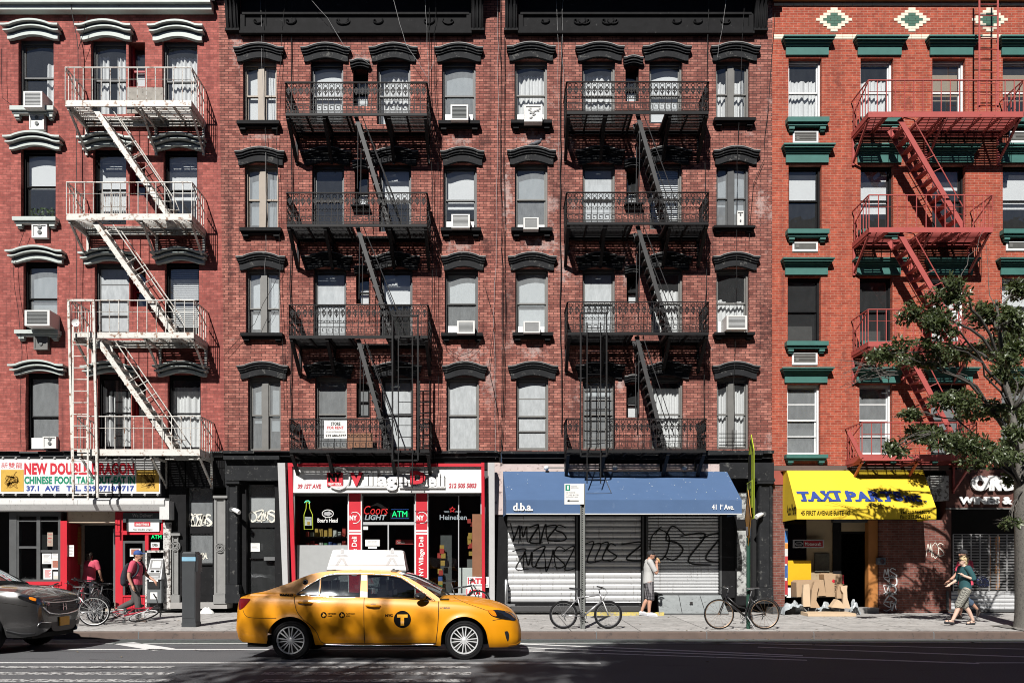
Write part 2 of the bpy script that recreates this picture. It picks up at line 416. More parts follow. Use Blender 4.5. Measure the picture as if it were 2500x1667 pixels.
def window(bld, x0, x1, z0, z1, kind, fm, glass, lint=None, sill=None, seed=0, arch=0.0, deep=.20, two=False, rail=.5):
    """sash window in an opening; kind says what hangs behind the panes"""
    rnd = random.Random(seed*31+5); mb = MB(); fw = .05; y = deep
    mb.box(x0, x0+fw, y-.07, y+.05, z0, z1); mb.box(x1-fw, x1, y-.07, y+.05, z0, z1)
    mb.box(x0+fw, x1-fw, y-.07, y+.05, z1-(.05+arch), z1); mb.box(x0+fw, x1-fw, y-.09, y+.05, z0, z0+.06)
    xa, xb, za, zb = x0+fw, x1-fw, z0+.06, z1-.05-arch
    cols = [(xa, xb)]
    if two:
        xm = (xa+xb)/2-.03 + two*.04; mb.box(xm-.085, xm+.085, y-.06, y+.05, za, zb); cols = [(xa, xm-.085), (xm+.085, xb)]
    zm = za+(zb-za)*rail; g = MB()
    for a, b in cols:
        s = .035                                     # upper sash in front, lower sash behind
        for (p, q, yy) in ((zm-.02, zb, y-.02), (za, zm+.02, y+.015)):
            mb.box(a, a+s, yy, yy+.03, p, q); mb.box(b-s, b, yy, yy+.03, p, q)
            mb.box(a+s, b-s, yy, yy+.03, p, p+.04); mb.box(a+s, b-s, yy, yy+.03, q-.045, q)
            g.quad((a+s,yy+.015,p+.04),(b-s,yy+.015,p+.04),(b-s,yy+.015,q-.045),(a+s,yy+.015,q-.045))
        if 'g' in kind:                               # security lattice
            for k in range(1, 4): mb.box(a+(b-a)*k/4-.008, a+(b-a)*k/4+.008, y-.05, y-.035, za, zb)
            for k in range(1, 7): mb.box(a, b, y-.035, y-.02, za+(zb-za)*k/7-.008, za+(zb-za)*k/7+.008)
        if 'x' in kind: mb.box(a, b, y-.01, y+.01, za+(zb-za)*.74-.015, za+(zb-za)*.74+.015); mb.box(a, b, y-.01, y+.01, za+(zb-za)*.26-.015, za+(zb-za)*.26+.015)
    w = mb.build('window', fm, bld)
    g.build('pane', glass, w, fixn=False)
    h = zb-za; yb = y+.10
    for j, (a, b) in enumerate(cols):
        if 'B' in kind:                               # roller blind, drawn down by the digit
            d = int(kind[kind.index('B')+1])/10; d = min(1, d + (rnd.random()-.5)*.06 + (j*.12 if two else 0))
            bb = MB(); bb.box(a, b, yb, yb+.012, zb-h*d, zb); bb.box(a, b, yb-.012, yb+.02, zb-h*d, zb-h*d+.03)
            bb.build('blind', BLIND if 'b' not in kind else GREYBL, w)
        if 'W' in kind:
            bb = MB(); bb.box(a, b, yb, yb+.012, zb-h*.6, zb); bb.build('blind', WOODBL, w)
        if 'V' in kind:
            bb = MB(); d = int(kind[kind.index('V')+1])/10; n = int(h*d/.055)
            for k in range(n):
                zz = zb-.055*k; bb.quad((a,yb-.012,zz-.042),(b,yb-.012,zz-.042),(b,yb+.014,zz),(a,yb+.014,zz))
            bb.build('blind', BLIND, w, fixn=False)
        if 'C' in kind:                               # curtains; digit = height share hung
            d = int(kind[kind.index('C')+1])/10
            gp = None
            if 'p' in kind: gp = (.0, .62)
            if 'o' in kind: gp = (.33, .6)
            curtain(a, b, za, za+h*d, yb+.05, w, gap=gp, seed=seed*7+j, ragged=.16 if d < .85 else .02)
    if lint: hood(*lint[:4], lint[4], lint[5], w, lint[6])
    if sill: sillpart(*sill[:4], sill[4], w, sill[5] if len(sill) > 5 else True)
    return w
def back_room(bld, x0, x1, z0, z1, y=1.1):
    mb = MB(); mb.quad((x0,y,z0),(x1,y,z0),(x1,y,z1),(x0,y,z1))
    for k in range(1, 5): mb.box(x0, x1, .42, y, z0+(z1-z0)*k/5-.1, z0+(z1-z0)*k/5+.1)
    mb.box(x0, x0+.06, .4, y, z0, z1); mb.box(x1-.06, x1, .4, y, z0, z1)
    mb.quad((x0,.39,z1),(x1,.39,z1),(x1,y,z1),(x0,y,z1))
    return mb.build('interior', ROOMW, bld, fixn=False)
# ================================================================ the four houses
def wall_strips(m, xl, xr, rows, parent, thick=.36, name='wall'):
    mb = MB()
    for z0, z1, ops in rows:                          # z0 < z1; xl / xr may lean with height
        ops = sorted(ops); L = (xl(z0), xl(z1))
        P = lambda x, z, y=0: (x if not isinstance(x, tuple) else (x[0] if z == z0 else x[1]), y, z)
        for a, b, za, zb in ops:
            mb.quad(P(L,z0), P(a,z0), P(a,z1), P(L,z1))
            if za-z0 > .002: mb.quad((a,0,z0),(b,0,z0),(b,0,za),(a,0,za))
            if z1-zb > .002: mb.quad((a,0,zb),(b,0,zb),(b,0,z1),(a,0,z1))
            t = thick
            mb.quad((a,0,za),(a,t,za),(a,t,zb),(a,0,zb)); mb.quad((b,0,za),(b,0,zb),(b,t,zb),(b,t,za))
            mb.quad((a,0,za),(b,0,za),(b,t,za),(a,t,za)); mb.quad((a,0,zb),(a,t,zb),(b,t,zb),(b,0,zb))
            L = b
        mb.quad(P(L,z0), (xr(z0),0,z0), (xr(z1),0,z1), P(L,z1))
        for e in (xl, xr): mb.quad((e(z0),0,z0),(e(z1),0,z1),(e(z1),1.2,z1),(e(z0),1.2,z0))
    return mb.build(name, m, parent, fixn=False)
def house(name, label, brick, xl, xr, bounds, rows, lm, sm, style='arch', rise=.12, hd=0):
    root = empty(name, ((xl(0)+xr(0))/2, 0.6, 0), label, 'building')
    strips = []; k = 0
    for ri, wins in enumerate(rows):
        zt, zb = WZ(bounds[ri]), WZ(bounds[ri+1]); ops = []
        for w in wins:
            a, b = WX(w[0]), WX(w[1]); z1, z0 = WZ(w[2]), WZ(w[3]); kind, fm, gl = w[4], w[5], w[6]
            two = w[7]; rail = w[8]; li = w[9]; si = w[10]; k += 1
            lint = sill = None
            if li:
                lz1, lz0 = WZ(li[2]), WZ(li[3])
                r = rise*min(1, (li[1]-li[0])/110)
                if style == 'arch': z1 = lz0 + r*.75
                lint = (WX(li[0]), WX(li[1]), lz1, lz0, r, lm, style)
            if si: sill = (WX(si[0]), WX(si[1]), WZ(si[2]), WZ(si[3]), sm, si[3]-si[2] > 14)
            ops.append((a, b, z0, z1))
            if kind == 'void':
                mb = MB(); mb.box(a, a+.05, .16, .3, z0, z1); mb.box(b-.05, b, .16, .3, z0, z1); mb.box(a+.05, b-.05, .16, .3, z0, z0+.05); mb.box(a+.05, b-.05, .2, .26, z0+(z1-z0)*.42, z0+(z1-z0)*.46)
                w_ = mb.build('window', fm, root); pm = MB(); pm.quad((a+.05,.27,z0+.05),(b-.05,.27,z0+.05),(b-.05,.27,z1),(a+.05,.27,z1)); pm.build('pane', GLASS, w_, fixn=False)
                if li: hood(*lint[:4], lint[4], lm, w_, style)
                if rail: MB().box(a+.1, b-.05, .30, .31, z0+.05, z0+(z1-z0)*rail).build('blind', BLIND, w_)
                if si: sillpart(*sill[:4], sm, w_, False)
            else: window(root, a, b, z0, z1, kind, fm, gl, lint, sill, seed=k+ri*50+int(a*10), arch=.05 if style == 'arch' else 0, two=two, rail=rail)
        strips.append((zb, zt, ops))
    wall_strips(brick, xl, xr, strips, root)
    back_room(root, xl(5)+.1, xr(5)-.1, WZ(bounds[-1]), WZ(bounds[0])-.2)
    return root
def lean(pt, pb): # pixel x at picture rows 0 and 1100
    a, b = WX(pt), WX(pb); z0, z1 = WZ(1100), WZ(0)
    return lambda z: b + (a-b)*(z-z0)/(z1-z0)
EA, EB, EC = lean(533, 549), lean(1221, 1223), lean(1886, 1884)
XA0 = lambda z: WX(-330)
XD1 = lambda z: WX(2850)
G, GD, GF = GLASS, GLASSD, GLASSF
BF = BLACKP
def rowA(l, s, o, xs, ks):
    pass
# ---- left house: painted brick, pale mint window heads
fa = DARKG
A_rows = [
 [(45,131,96,268,'C8p',fa,G,0,.5,(15,153,61,101),(34,140,268,295)), (222,308,99,279,'C9o',fa,G,0,.5,(194,329,62,103),None),
  (314,354,104,212,'void',REDDK,G,0,.5,None,None), (396,482,100,281,'C9',fa,G,0,.5,(369,503,63,105),None)],
 [(51,136,372,534,'B5',BF,G,0,.5,(20,157,331,369),(40,145,536,560)), (227,308,374,548,'B8',BF,G,0,.5,(198,331,333,370),None),
  (316,354,398,478,'void',REDDK,G,0,0,None,None), (399,482,374,550,'B6',BF,G,0,.5,(371,505,334,371),None)],
 [(57,140,649,809,'bB9',BF,GD,0,.5,(26,163,607,645),(45,151,810,833)), (231,315,648,812,'x',DARKG,GLASSF,0,.5,(202,333,612,648),None),
  (318,356,652,748,'void',REDDK,G,0,0,None,None), (402,486,648,815,'V9',BF,G,0,.5,(376,508,611,647),None)],
 [(63,143,918,1099,'d',BF,GD,0,.45,(32,166,883,917),None), (238,320,920,1095,'C8o',BF,G,0,.5,(207,338,886,920),None),
  (322,356,926,1018,'void',REDDK,G,0,0,None,None), (409,490,920,1097,'C9',BF,G,0,.5,(381,512,885,921),None)]]
houseA = house('brick_house', 'painted brick house with pale mint window heads, above the Chinese takeout at far left', BR_A, XA0, EA, [-170,318,592,868,1110], A_rows, MINT, MINT, rise=.13)
# ---- tenement over the deli
fb, ft, fg = DARKG, TANP, GREYP
def brow(y0, y1, yb, sb, xs, kinds, frames, glasses, two, rails, lints, small, sills):
    r = []
    for i in range(4):
        xa, xb = xs[i]; la, lb = lints[i]
        r.append((xa, xb, y0+3, yb[i], kinds[i], frames[i], glasses[i], two[i], rails[i], (la, lb, y0-41, y0), sills.get(i)))
    if small: r.append(small)
    return r
def sm_(xa, xb, yt, yb, m, rail, li, si=None): return (xa, xb, yt, yb, 'void', m, G, 0, rail, li, si)
B_rows = [
 brow(154,0,(303,304,304,303),0,[(593,675),(758,838),(920,1002),(1079,1161)],['B9','B9','C9','B6b'],[ft,fb,fb,fb],[G,G,G,GD],[.9,0,0,0],[.5]*4,[(574,696),(737,857),(902,1021),(1061,1180)],
  sm_(862,899,165,259,BLACKP,.4,(856,904,152,168)), {0:(583,686,303,325),3:(1071,1172,303,325)}),
 brow(406,0,(562,566,566,563),0,[(597,679),(762,840),(925,1004),(1082,1164)],['B9b','d','B5','B6'],[ft,fb,fb,fb],[GD,G,G,G],[.7,0,0,0],[.5]*4,[(577,698),(738,860),(905,1023),(1076,1183)],
  sm_(866,899,414,507,BLACKP,.45,(862,905,396,414),(860,904,507,516)), {0:(590,690,562,584),3:(1077,1175,562,584)}),
 brow(661,0,(817,822,822,817),0,[(600,683),(765,845),(928,1007),(1086,1167)],['B9','B5','B5','B5'],[fg,fb,fb,fb],[GD,GF,G,GD],[.6,0,0,0],[.42,.5,.5,.5],[(580,700),(740,862),(906,1026),(1078,1186)],
  sm_(869,902,670,742,BLACKP,.55,(866,906,652,670)), {0:(592,694,817,837),3:(1078,1179,817,837)}),
 brow(926,0,(1100,1096,1096,1101),0,[(605,685),(769,847),(931,1008),(1090,1169)],['B6b','d','d','d'],[fg,fg,fb,fg],[GD,GD,GF,GF],[.5,0,0,0],[.5]*4,[(582,706),(743,864),(908,1030),(1080,1190)],
  (870,903,934,1019,'d',BLACKP,GLASSD,0,.5,None,None), {})]
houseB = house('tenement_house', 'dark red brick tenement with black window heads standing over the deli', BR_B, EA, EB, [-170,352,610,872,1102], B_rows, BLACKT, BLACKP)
# ---- worn tenement over the blue awning
C_rows = [
 brow(152,0,(302,303,301,297),0,[(1256,1336),(1421,1502),(1585,1666),(1748,1830)],['C9','C9','B9','C8'],[fg,fg,fg,fg],[G,G,G,G],[0,0,0,.2],[.5]*4,[(1237,1356),(1404,1523),(1567,1686),(1733,1853)],
  sm_(1527,1560,160,248,BLACKP,.35,(1521,1569,144,162)), {0:(1247,1347,302,322),3:(1740,1840,296,315)}),
 brow(404,0,(562,562,560,556),0,[(1257,1337),(1422,1502),(1586,1666),(1749,1829)],['B5b B6','B9','V9','B6b'],[fg,fg,fg,fb],[GD,GF,G,GD],[0,0,0,.25],[.5]*4,[(1238,1357),(1405,1524),(1568,1687),(1739,1852)],
  sm_(1529,1560,410,505,BLACKP,.5,(1523,1567,393,411),(1523,1567,502,511)), {0:(1248,1348,562,584),3:(1739,1839,557,572)}),
 brow(661,0,(816,816,816,815),0,[(1258,1338),(1422,1502),(1590,1667),(1749,1829)],['B9','B9','C8','C6'],[fg,fg,fg,fg],[GD,GF,G,G],[0,0,0,0],[.5]*4,[(1240,1358),(1405,1524),(1568,1687),(1738,1852)],
  sm_(1530,1560,668,740,BLACKP,.4,(1523,1566,652,669)), {0:(1251,1349,816,836),3:(1740,1838,816,832)}),
 brow(926,0,(1099,1096,1096,1096),0,[(1260,1339),(1422,1502),(1590,1668),(1750,1829)],['x','gB2','C9','C9'],[fg,fg,fg,fg],[GF,GD,G,G],[0,0,0,.35],[.48,.5,.5,.5],[(1240,1362),(1405,1524),(1568,1687),(1737,1852)],
  sm_(1529,1562,934,1020,BLACKP,.45,(1523,1566,917,936)), {})]
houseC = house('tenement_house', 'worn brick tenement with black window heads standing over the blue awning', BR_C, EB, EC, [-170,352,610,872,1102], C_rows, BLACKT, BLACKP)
# ---- orange brick house
wf, bk = WHITEF, BLACKP
def drow(yl0, yl1, yt, yb, ys, ye, kinds, frames, glasses, dx=0):
    L = [(1907,2032),(2082,2210),(2258,2386),(2432,2566)]; O = [(1925,2006),(2101,2181),(2276,2357),(2448,2534)]
    S = [(1917,2018),(2093,2192),(2268,2366),(2440,2545)]
    return [(O[i][0]-dx, O[i][1]-dx, yt, yb, kinds[i], frames[i], glasses[i], 0, .5, (L[i][0]-dx, L[i][1]-dx, yl0, yl1), (S[i][0]-dx, S[i][1]-dx, ys, ye)) for i in range(4)]
D_rows = [
 drow(99,137,143,295,295,325,['C8','C8','W','W'],[wf]*4,[G,G,G,G]),
 drow(360,399,403,566,566,593,['B5','B7','B3','B6'],[bk,bk,bk,bk],[G,G,G,G],0),
 drow(636,672,676,837,837,864,['d','d','C7','B4'],[bk,bk,wf,wf],[G,G,G,G],2),
 drow(901,935,937,1111,1111,1134,['x','x','d','d'],[wf,wf,bk,bk],[GD,GD,GD,GD],3)]
houseD = house('brick_house', 'orange brick house with green window heads and cream tile diamonds at far right', BR_D, EC, XD1, [-60,345,618,885,1140], D_rows, GREENP, GREENP, style='flat')
# through-wall air vents below the orange house's sills
for i, (x0, y0, x1, y1) in enumerate(((1935,321,1997,352),(1934,592,1996,615),(1933,861,1995,891),(2462,322,2530,350),(2455,590,2520,613))):
    mb = MB(); a, zt = W(x0, y0); b, zb = W(x1, y1)
    mb.box(a, b, -.03, .0, zb, zb+.06); mb.box(a, a+.05, -.03, 0, zb+.06, zt); mb.box(b-.05, b, -.03, 0, zb+.06, zt); mb.box(a+.05, b-.05, -.03, 0, zt-.03, zt)
    v = mb.build('wall_vent', WHITEF, houseD)
    mb = MB()
    for k in range(6): zz = zb+.06+(zt-zb-.09)*k/6; mb.box(a+.05, b-.05, -.018, .0, zz, zz+(zt-zb-.09)/9)
    mb.box(a+.1, a+.18, -.03, -.02, zb+.1, zb+.2)
    mb.build('grille', GREYP, v)
# cream tile bands and stepped diamonds
for y0, y1 in ((8,15),(85,96)):
    mb = MB()
    a, b, n = WX(1889), WX(2850), 40; zt, zb = WZ(y0), WZ(y1)
    k = 2 if y1-y0 > 9 else 1
    for j in range(k):
        for i in range(n):
            mb.box(a+(b-a)*i/n+.004, a+(b-a)*(i+1)/n-.004, -.012, 0, zb+(zt-zb)*j/k+.004, zb+(zt-zb)*(j+1)/k-.004)
    mb.build('tile_band', CREAM, houseD)
for cx_ in (2036, 2226, 2416):
    mb = MB(); x, z = W(cx_, 49); mg = MB()
    for r in range(-4, 5):
        n = (4-abs(r))+1; wd = .2
        for i in range(n):
            xa = x-n*wd/2+i*wd; green = abs(xa+wd/2-x) < .21-.1*abs(r) and abs(r) < 3
            (mg if green else mb).box(xa+.004, xa+wd-.004, -.014, 0, z+(r-.5)*.074+.003, z+(r+.5)*.074-.003)
    t = mb.build('tile_diamond', CREAM, houseD); mg.build('tile_core', TGREEN, t)
# cornices
def scroll_bracket(x0, x1, zt, zb, p, m, parent):
    mb = MB(); n = 10; prof = []
    for i in range(n+1):
        u = i/n; prof.append((-(p*(1-u)**1.6+.10+.05*math.sin(u*9)), zt-(zt-zb)*u))
    mb.add([(x0,.0,z) for y, z in prof]+[(x0,y,z) for y, z in prof]+[(x1,y,z) for y, z in prof]+[(x1,0,z) for y, z in prof],
        [(i, i+1, n+2+i, n+1+i) for i in range(n)]+[(n+1+i, n+2+i, 2*n+3+i, 2*n+2+i) for i in range(n)]+[(2*n+2+i, 2*n+3+i, 3*n+4+i, 3*n+3+i) for i in range(n)]+[(n, 2*n+1, 3*n+2, 4*n+3)])
    w = x1-x0
    for i in range(3):
        x = x0+w*(.2+.3*i); mb.tube([(x, y-.02, z) for y, z in prof], .035, 6)
    mb.box(x0-.03, x1+.03, -.16, 0, zb-.06, zb)
    return mb.build('bracket', m, parent, smooth=40)
def scroll_ornament(mb, x, z, y, s, flip=1):
    pts = []
    for i in range(22):
        a = i/21*PI*2.2; r = s*(.25+.75*i/21)*.62
        pts.append((x+flip*(r*math.cos(a)+s*.6*i/21), y, z+r*math.sin(a)*.7))
    mb.tube(pts, [.024*(.5+.5*i/21) for i in range(22)], 5)
def tenement_cornice(root, xa, xb, bl, br, pxl, pxr, m, orn):
    c = MB(); zt = WZ(-40)
    c.box(xa, xb, -1.0, 0, zt, zt+.25); c.box(xa-.02, xb+.02, -1.12, 0, zt+.25, zt+.55)
    co = c.build('cornice', m, root)
    f = MB(); a, b = WX(pxl), WX(pxr); z1, z0 = WZ(38), WZ(90)
    f.box(a, b, -.07, 0, z0, zt); f.box(a-.02, b+.02, -.16, 0, z0, z0+.06); f.box(a, b, -.12, -.07, z0+.06, z0+.20)
    f.box(a+.05, b-.05, -.13, -.07, z1-.06, z1); f.box(a, a+.12, -.12, -.07, z0+.20, z1-.06); f.box(b-.12, b, -.12, -.07, z0+.20, z1-.06)
    f.box(a, b, -.14, -.07, zt-.25, zt-.05)
    for u, s in orn: scroll_ornament(f, a+(b-a)*u, (z0+.2+z1)/2-.02, -.09, .17*abs(s), 1 if s > 0 else -1)
    f.build('frieze', m, co)
    for x0, x1 in (bl, br): scroll_bracket(WX(x0), WX(x1), zt, WZ(78), .75, m, co)
tenement_cornice(houseB, EA(17)+.05, EB(17)-.35, (556,586), (1152,1180), 590, 1150, BLACKP, [(.06,1.1),(.2,1.3),(.42,1.6),(.47,-1.5),(.58,1.2),(.8,1.3),(.92,-1.4)])
tenement_cornice(houseC, EB(17)+.1, EC(17)-.1, (1233,1262), (1838,1868), 1266, 1836, BLACKP, [(.1,1.0),(.24,1.5),(.30,-1.4),(.36,1.5),(.42,-1.3),(.66,1.1),(.75,1.1),(.9,-1.2)])
mb = MB(); a, b = WX(-330), EA(17)-.12
mb.box(a, b, -.30, 0, WZ(24), WZ(14)); mb.box(a, b, -.20, 0, WZ(36), WZ(24)); mb.box(a, b, -.10, 0, WZ(14), WZ(-60)); mb.box(a, b, -.9, 0, WZ(-60), WZ(-90))
co = mb.build('cornice', MINT, houseA)
for cx_, w_ in ((20,150),(85,100),(265,150),(430,150)):
    x, z = W(cx_, -2); f = MB()
    f.box(x-.75, x+.75, -.14, -.10, z-.12, z+.5); f.box(x-.6, x-.25, -.17, -.14, z-.05, z+.4); f.box(x+.25, x+.6, -.17, -.14, z-.05, z+.4)
    f.ring((x,-.15,z+.08), .17, .035, 16, 5); f.ring((x,-.15,z+.08), .09, .03, 12, 5); f.build('medallion', MINT, co)
for cx_ in (12, 175, 345, 515): scroll_bracket(WX(cx_-12), WX(cx_+12), WZ(-60), WZ(8), .5, BLACKP, co)
mb = MB(); mb.box(EC(17)+.02, WX(2850), -.16, 0, WZ(5), WZ(-30)); mb.box(EC(17)+.02, WX(2850), -.28, 0, WZ(-30), WZ(-60)); mb.build('cornice', mat('orange_cap', (.42,.17,.07), .7), houseD)
# ledges above the shops
def ledge(root, a, b, y0, y1, m, seed, name='ledge'):
    rnd = random.Random(seed); mb = MB(); x = a
    zt, zb = WZ(y0), WZ(y1)
    while x < b:
        w = min(.25+rnd.random()*.9, b-x); d = rnd.random()
        mb.box(x, x+w, -.20-.06*d, 0, zb+.10+.05*d, zt-.015-.03*rnd.random()); mb.box(x, x+w, -.10-.05*d, 0, zb+.03*d, zb+.10+.05*d); x += w
    return mb.build(name, m, root)
ledge(houseA, WX(-330), EA(4), 1101, 1117, DARKG, 3)
ledge(houseB, EA(4)+.01, EB(4)-.05, 1100, 1118, BLACKT, 4)
ledge(houseC, EB(4)+.01, EC(4)-.02, 1100, 1122, BLACKT, 5)
# ================================================================ fire escapes
FY = -1.02                                                # platforms stand out about a metre
def fx(px): return WX(px, FY)
def fz(py): return WZ(py, FY)
def platform(root, x0, x1, zt, zb, m, brackets, hole=None, fascia_h=None):
    z = zt; f = MB()
    h = zt-zb
    f.box(x0, x1, FY, FY+.03, zb, zt); f.box(x0, x0+.03, FY+.03, 0, zb, zt); f.box(x1-.03, x1, FY+.03, 0, zb, zt); f.box(x0+.03, x1-.03, -.07, -.03, zb, zt)
    p = f.build('platform', m, root)
    g = MB(); n = 13
    for k in range(n):
        y = FY+.06+(-.10-FY-.06)*k/(n-1)
        spans = [(x0+.03, x1-.03)]
        if hole and y < hole[2] and y > hole[3]: spans = [(x0+.03, hole[0]), (hole[1], x1-.03)]
        for a, b in spans: g.box(a, b, y-.0215, y+.0215, zt-.018, zt-.004)
    k = max(4, int((x1-x0)/.5))
    for i in range(1, k):
        x = x0+(x1-x0)*i/k
        if hole and hole[0] < x < hole[1]: continue
        g.box(x-.022, x+.022, FY+.03, -.03, zt-.075, zt-.017)
    if hole:
        for x in hole[:2]: g.box(x-.025, x+.025, FY+.03, -.03, zt-.09, zt-.017)
    g.build('grating', m, p)
    for x in brackets:                                    # triangular wall brackets
        b = MB(); w_ = .085 if m is IRON else .05; b.bar((x, FY+.03, zb+.03), (x, -.02, zb-.72), w_, w_); b.bar((x, FY+.05, zb-.03), (x, 0, zb-.03), w_, .06)
        b.bar((x, -.03, zb), (x, -.03, zb-.78), .06, .05, up=(0,1,0)); b.build('bracket', m, p)
    return p
def rail_plain(root, x0, x1, zf, zr, m, right_slant=True, gaps=(), left_slant=True):
    r = MB(); rr = .013
    r.bar((x0,FY+.01,zr), (x1,FY+.01,zr), .035, .022)
    n = max(6, int((x1-x0)/.235))
    for i in range(n+1):
        x = x0+(x1-x0)*i/n
        r.tube([(x,FY+.01,zf-.02),(x,FY+.01,zr)], rr, 5)
    r.tube([(x0,FY+.01,zf+(zr-zf)*.64),(x1,FY+.01,zf+(zr-zf)*.64)], .008, 4)
    for xs in (x0, x1):
        r.bar((xs,FY+.01,zr), (xs,-.02,zr), .03, .022)
        for k in range(1, 6): y = FY*(1-k/6); r.tube([(xs,y,zf-.02),(xs,y,zr)], rr, 5)
        r.bar((xs,FY+.02,zr-.04),(xs,-.1,zr-.42),.025,.02)
    return r.build('railing', m, root)
_orn = {}
def rail_ornate(root, x0, x1, zf, zr, m, gaps=()):
    r = MB(); H = zr-zf
    def run(P, L):
        n = max(2, round(L/.165)); d = L/n
        r.bar(P(0,H), P(L,H), .05, .02); r.bar(P(0,H-.20), P(L,H-.20), .012, .012)
        for zz in (.0, .03, .235): r.bar(P(0,zz), P(L,zz), .013, .013)
        r.bar(P(0,.34), P(L,.34), .012, .012)
        for i in range(n+1):
            r.bar(P(i*d,0), P(i*d,H), .014, .014)
        for i in range(n):
            c = (i+.5)*d
            pts = [P(c+.048*math.cos(a*PI/5), H-.085+.048*math.sin(a*PI/5)) for a in range(10)]; r.tube(pts, .009, 4, closed=True)
            for s in (-1, 1): r.bar(P(c+s*.012,H-.14), P(c+s*.062,H-.20), .016, .016); r.bar(P(c,H-.30), P(c+s*.05,H-.235), .022, .018); r.bar(P(c+s*.05,H-.235), P(c+s*.02,H-.18), .02, .018)
            r.bar(P(c,H-.33), P(c,H-.13), .024, .02)
            for s in (-1, 1):
                pts = [P(c+s*(.042+.026*math.cos(a*PI/4)), .375+.03*math.sin(a*PI/4)) for a in range(6)]; r.tube(pts, .009, 4)
            # meander
            q = [(0,.06),(d*.8,.06),(d*.8,.195),(d*.22,.195),(d*.22,.115),(d*.52,.115)]
            for (a, e), (b, f) in zip(q, q[1:]): r.bar(P(i*d+a+.01,e), P(i*d+b+.01,f), .013, .013)
    cuts = [x0]
    for a, b in gaps: cuts += [a, b]
    cuts.append(x1)
    for a, b in zip(cuts[::2], cuts[1::2]): run(lambda u, v, a=a: (a+u, FY+.01, zf+v), b-a)
    for xs in (x0, x1): run(lambda u, v, xs=xs: (xs, FY+.01+u, zf+v), -FY-.05)
    return r.build('railing', m, root)
def stair(root, a, b, m, ys=(-.92,-.40), w=.15, treads=True, rails=True, railside=1, hand=.75, rodm=False):
    s = MB(); (xa, za), (xb, zb) = a, b
    for y in ys: s.bar((xa,y,za), (xb,y,zb), .028, w, up=(0,0,1))
    L = za-zb; n = int(L/.215)
    if treads:
        for i in range(1, n):
            u = i/n; x, z = xa+(xb-xa)*u, za+(zb-za)*u
            s.box(x-.09, x+.09, ys[0]+.02, ys[1]-.02, z-.012, z+.012)
            s.box(x-.09, x-.07, ys[0]+.02, ys[1]-.02, z-.04, z-.012)
    st = s.build('stair', m, root)
    if rails:
        h = MB(); d = Vector((xb-xa, 0, zb-za)).normalized(); nrm = Vector((-d.z, 0, d.x))
        if nrm.z < 0: nrm = -nrm
        for y in ys:
            p0 = Vector((xa+.05,y,za-.02)); p1 = Vector((xb,y,zb+.05))
            q0 = p0+Vector((.55*hand,0,.0)); q1 = p1+nrm*.42*hand+d*-.30
            if rodm: h.tube([p0+Vector((.12,0,.0)), p1+nrm*.32+d*-.7, p1+nrm*.30+d*-.3], .012, 5); h.tube([p0+Vector((.02,0,0)),(xa+.05,y,zb+1.0)], .012, 5)
            else:
                h.tube([p0, q0+Vector((-.25,0,.05)), q0, p1+nrm*.42*hand+d*-.45, q1+d*.12-nrm*.06, p1+d*-.38], .015, 5)
                for u in (.38, .5):
                    e = p0+(p1-p0)*u; h.tube([e, e+nrm*.42*hand+Vector((.05,0,0))], .012, 5)
        h.build('handrail', m, st)
    return st
def ladder(root, x0, x1, zt, zb, y, m, pitch=.305, r=.014, name='ladder', wd=.045):
    l = MB(); l.bar((x0,y,zb),(x0,y,zt),wd,.015,up=(0,1,0)); l.bar((x1,y,zb),(x1,y,zt),wd,.015,up=(0,1,0))
    z = zb+.12
    while z < zt: l.tube([(x0,y,z),(x1,y,z)], r, 5); z += pitch
    return l.build(name, m, root)
# ---- white one on the left house
feA = empty('fire_escape', (WX(315), -.5, 0), 'white painted iron fire escape with rust, on the left brick house', 'fire escape')
LA = [(159,467,245,260,165),(162,468,522,537,445),(175,473,811,825,733),(188,488,1096,1112,1016)]
for i, (a, b, yt, yb, yr) in enumerate(LA):
    xa, xb, zt, zb = fx(a), fx(b), fz(yt), fz(yb)
    hole = None if i == 3 else (xa+.62, xa+1.75, -.25, FY+.02)
    platform(feA, xa, xb, zt, zb, WIRON, (xa+.05, (xa+xb)/2+.3, xb-.05), hole)
    rail_plain(feA, xa, xb, zt, fz(yr), WIRON)
for (x0, y0), (x1, y1) in (((229,262),(408,524)),((231,543),(421,812)),((240,833),(424,1098))):
    stair(feA, (WX(x0,-.92), WZ(y0,-.92)), (WX(x1,-.92), WZ(y1,-.92)), WIRON, w=.13)
gf = MB()
for a, b in ((168,182),(229,241)):
    gf.bar((fx(a)+.02, FY-.05, fz(733)), (fx(b), FY-.05, fz(1205 if a < 200 else 1215)), .06, .05, up=(0,1,0))
gf.bar((fx(168), FY-.05, fz(735)), (fx(230), FY-.05, fz(735)), .06, .05)
gf.build('ladder_guide', WIRON, feA)
ladder(feA, fx(186)-.03, fx(222)-.03, fz(800), fz(1221), FY-.10, WIRON)
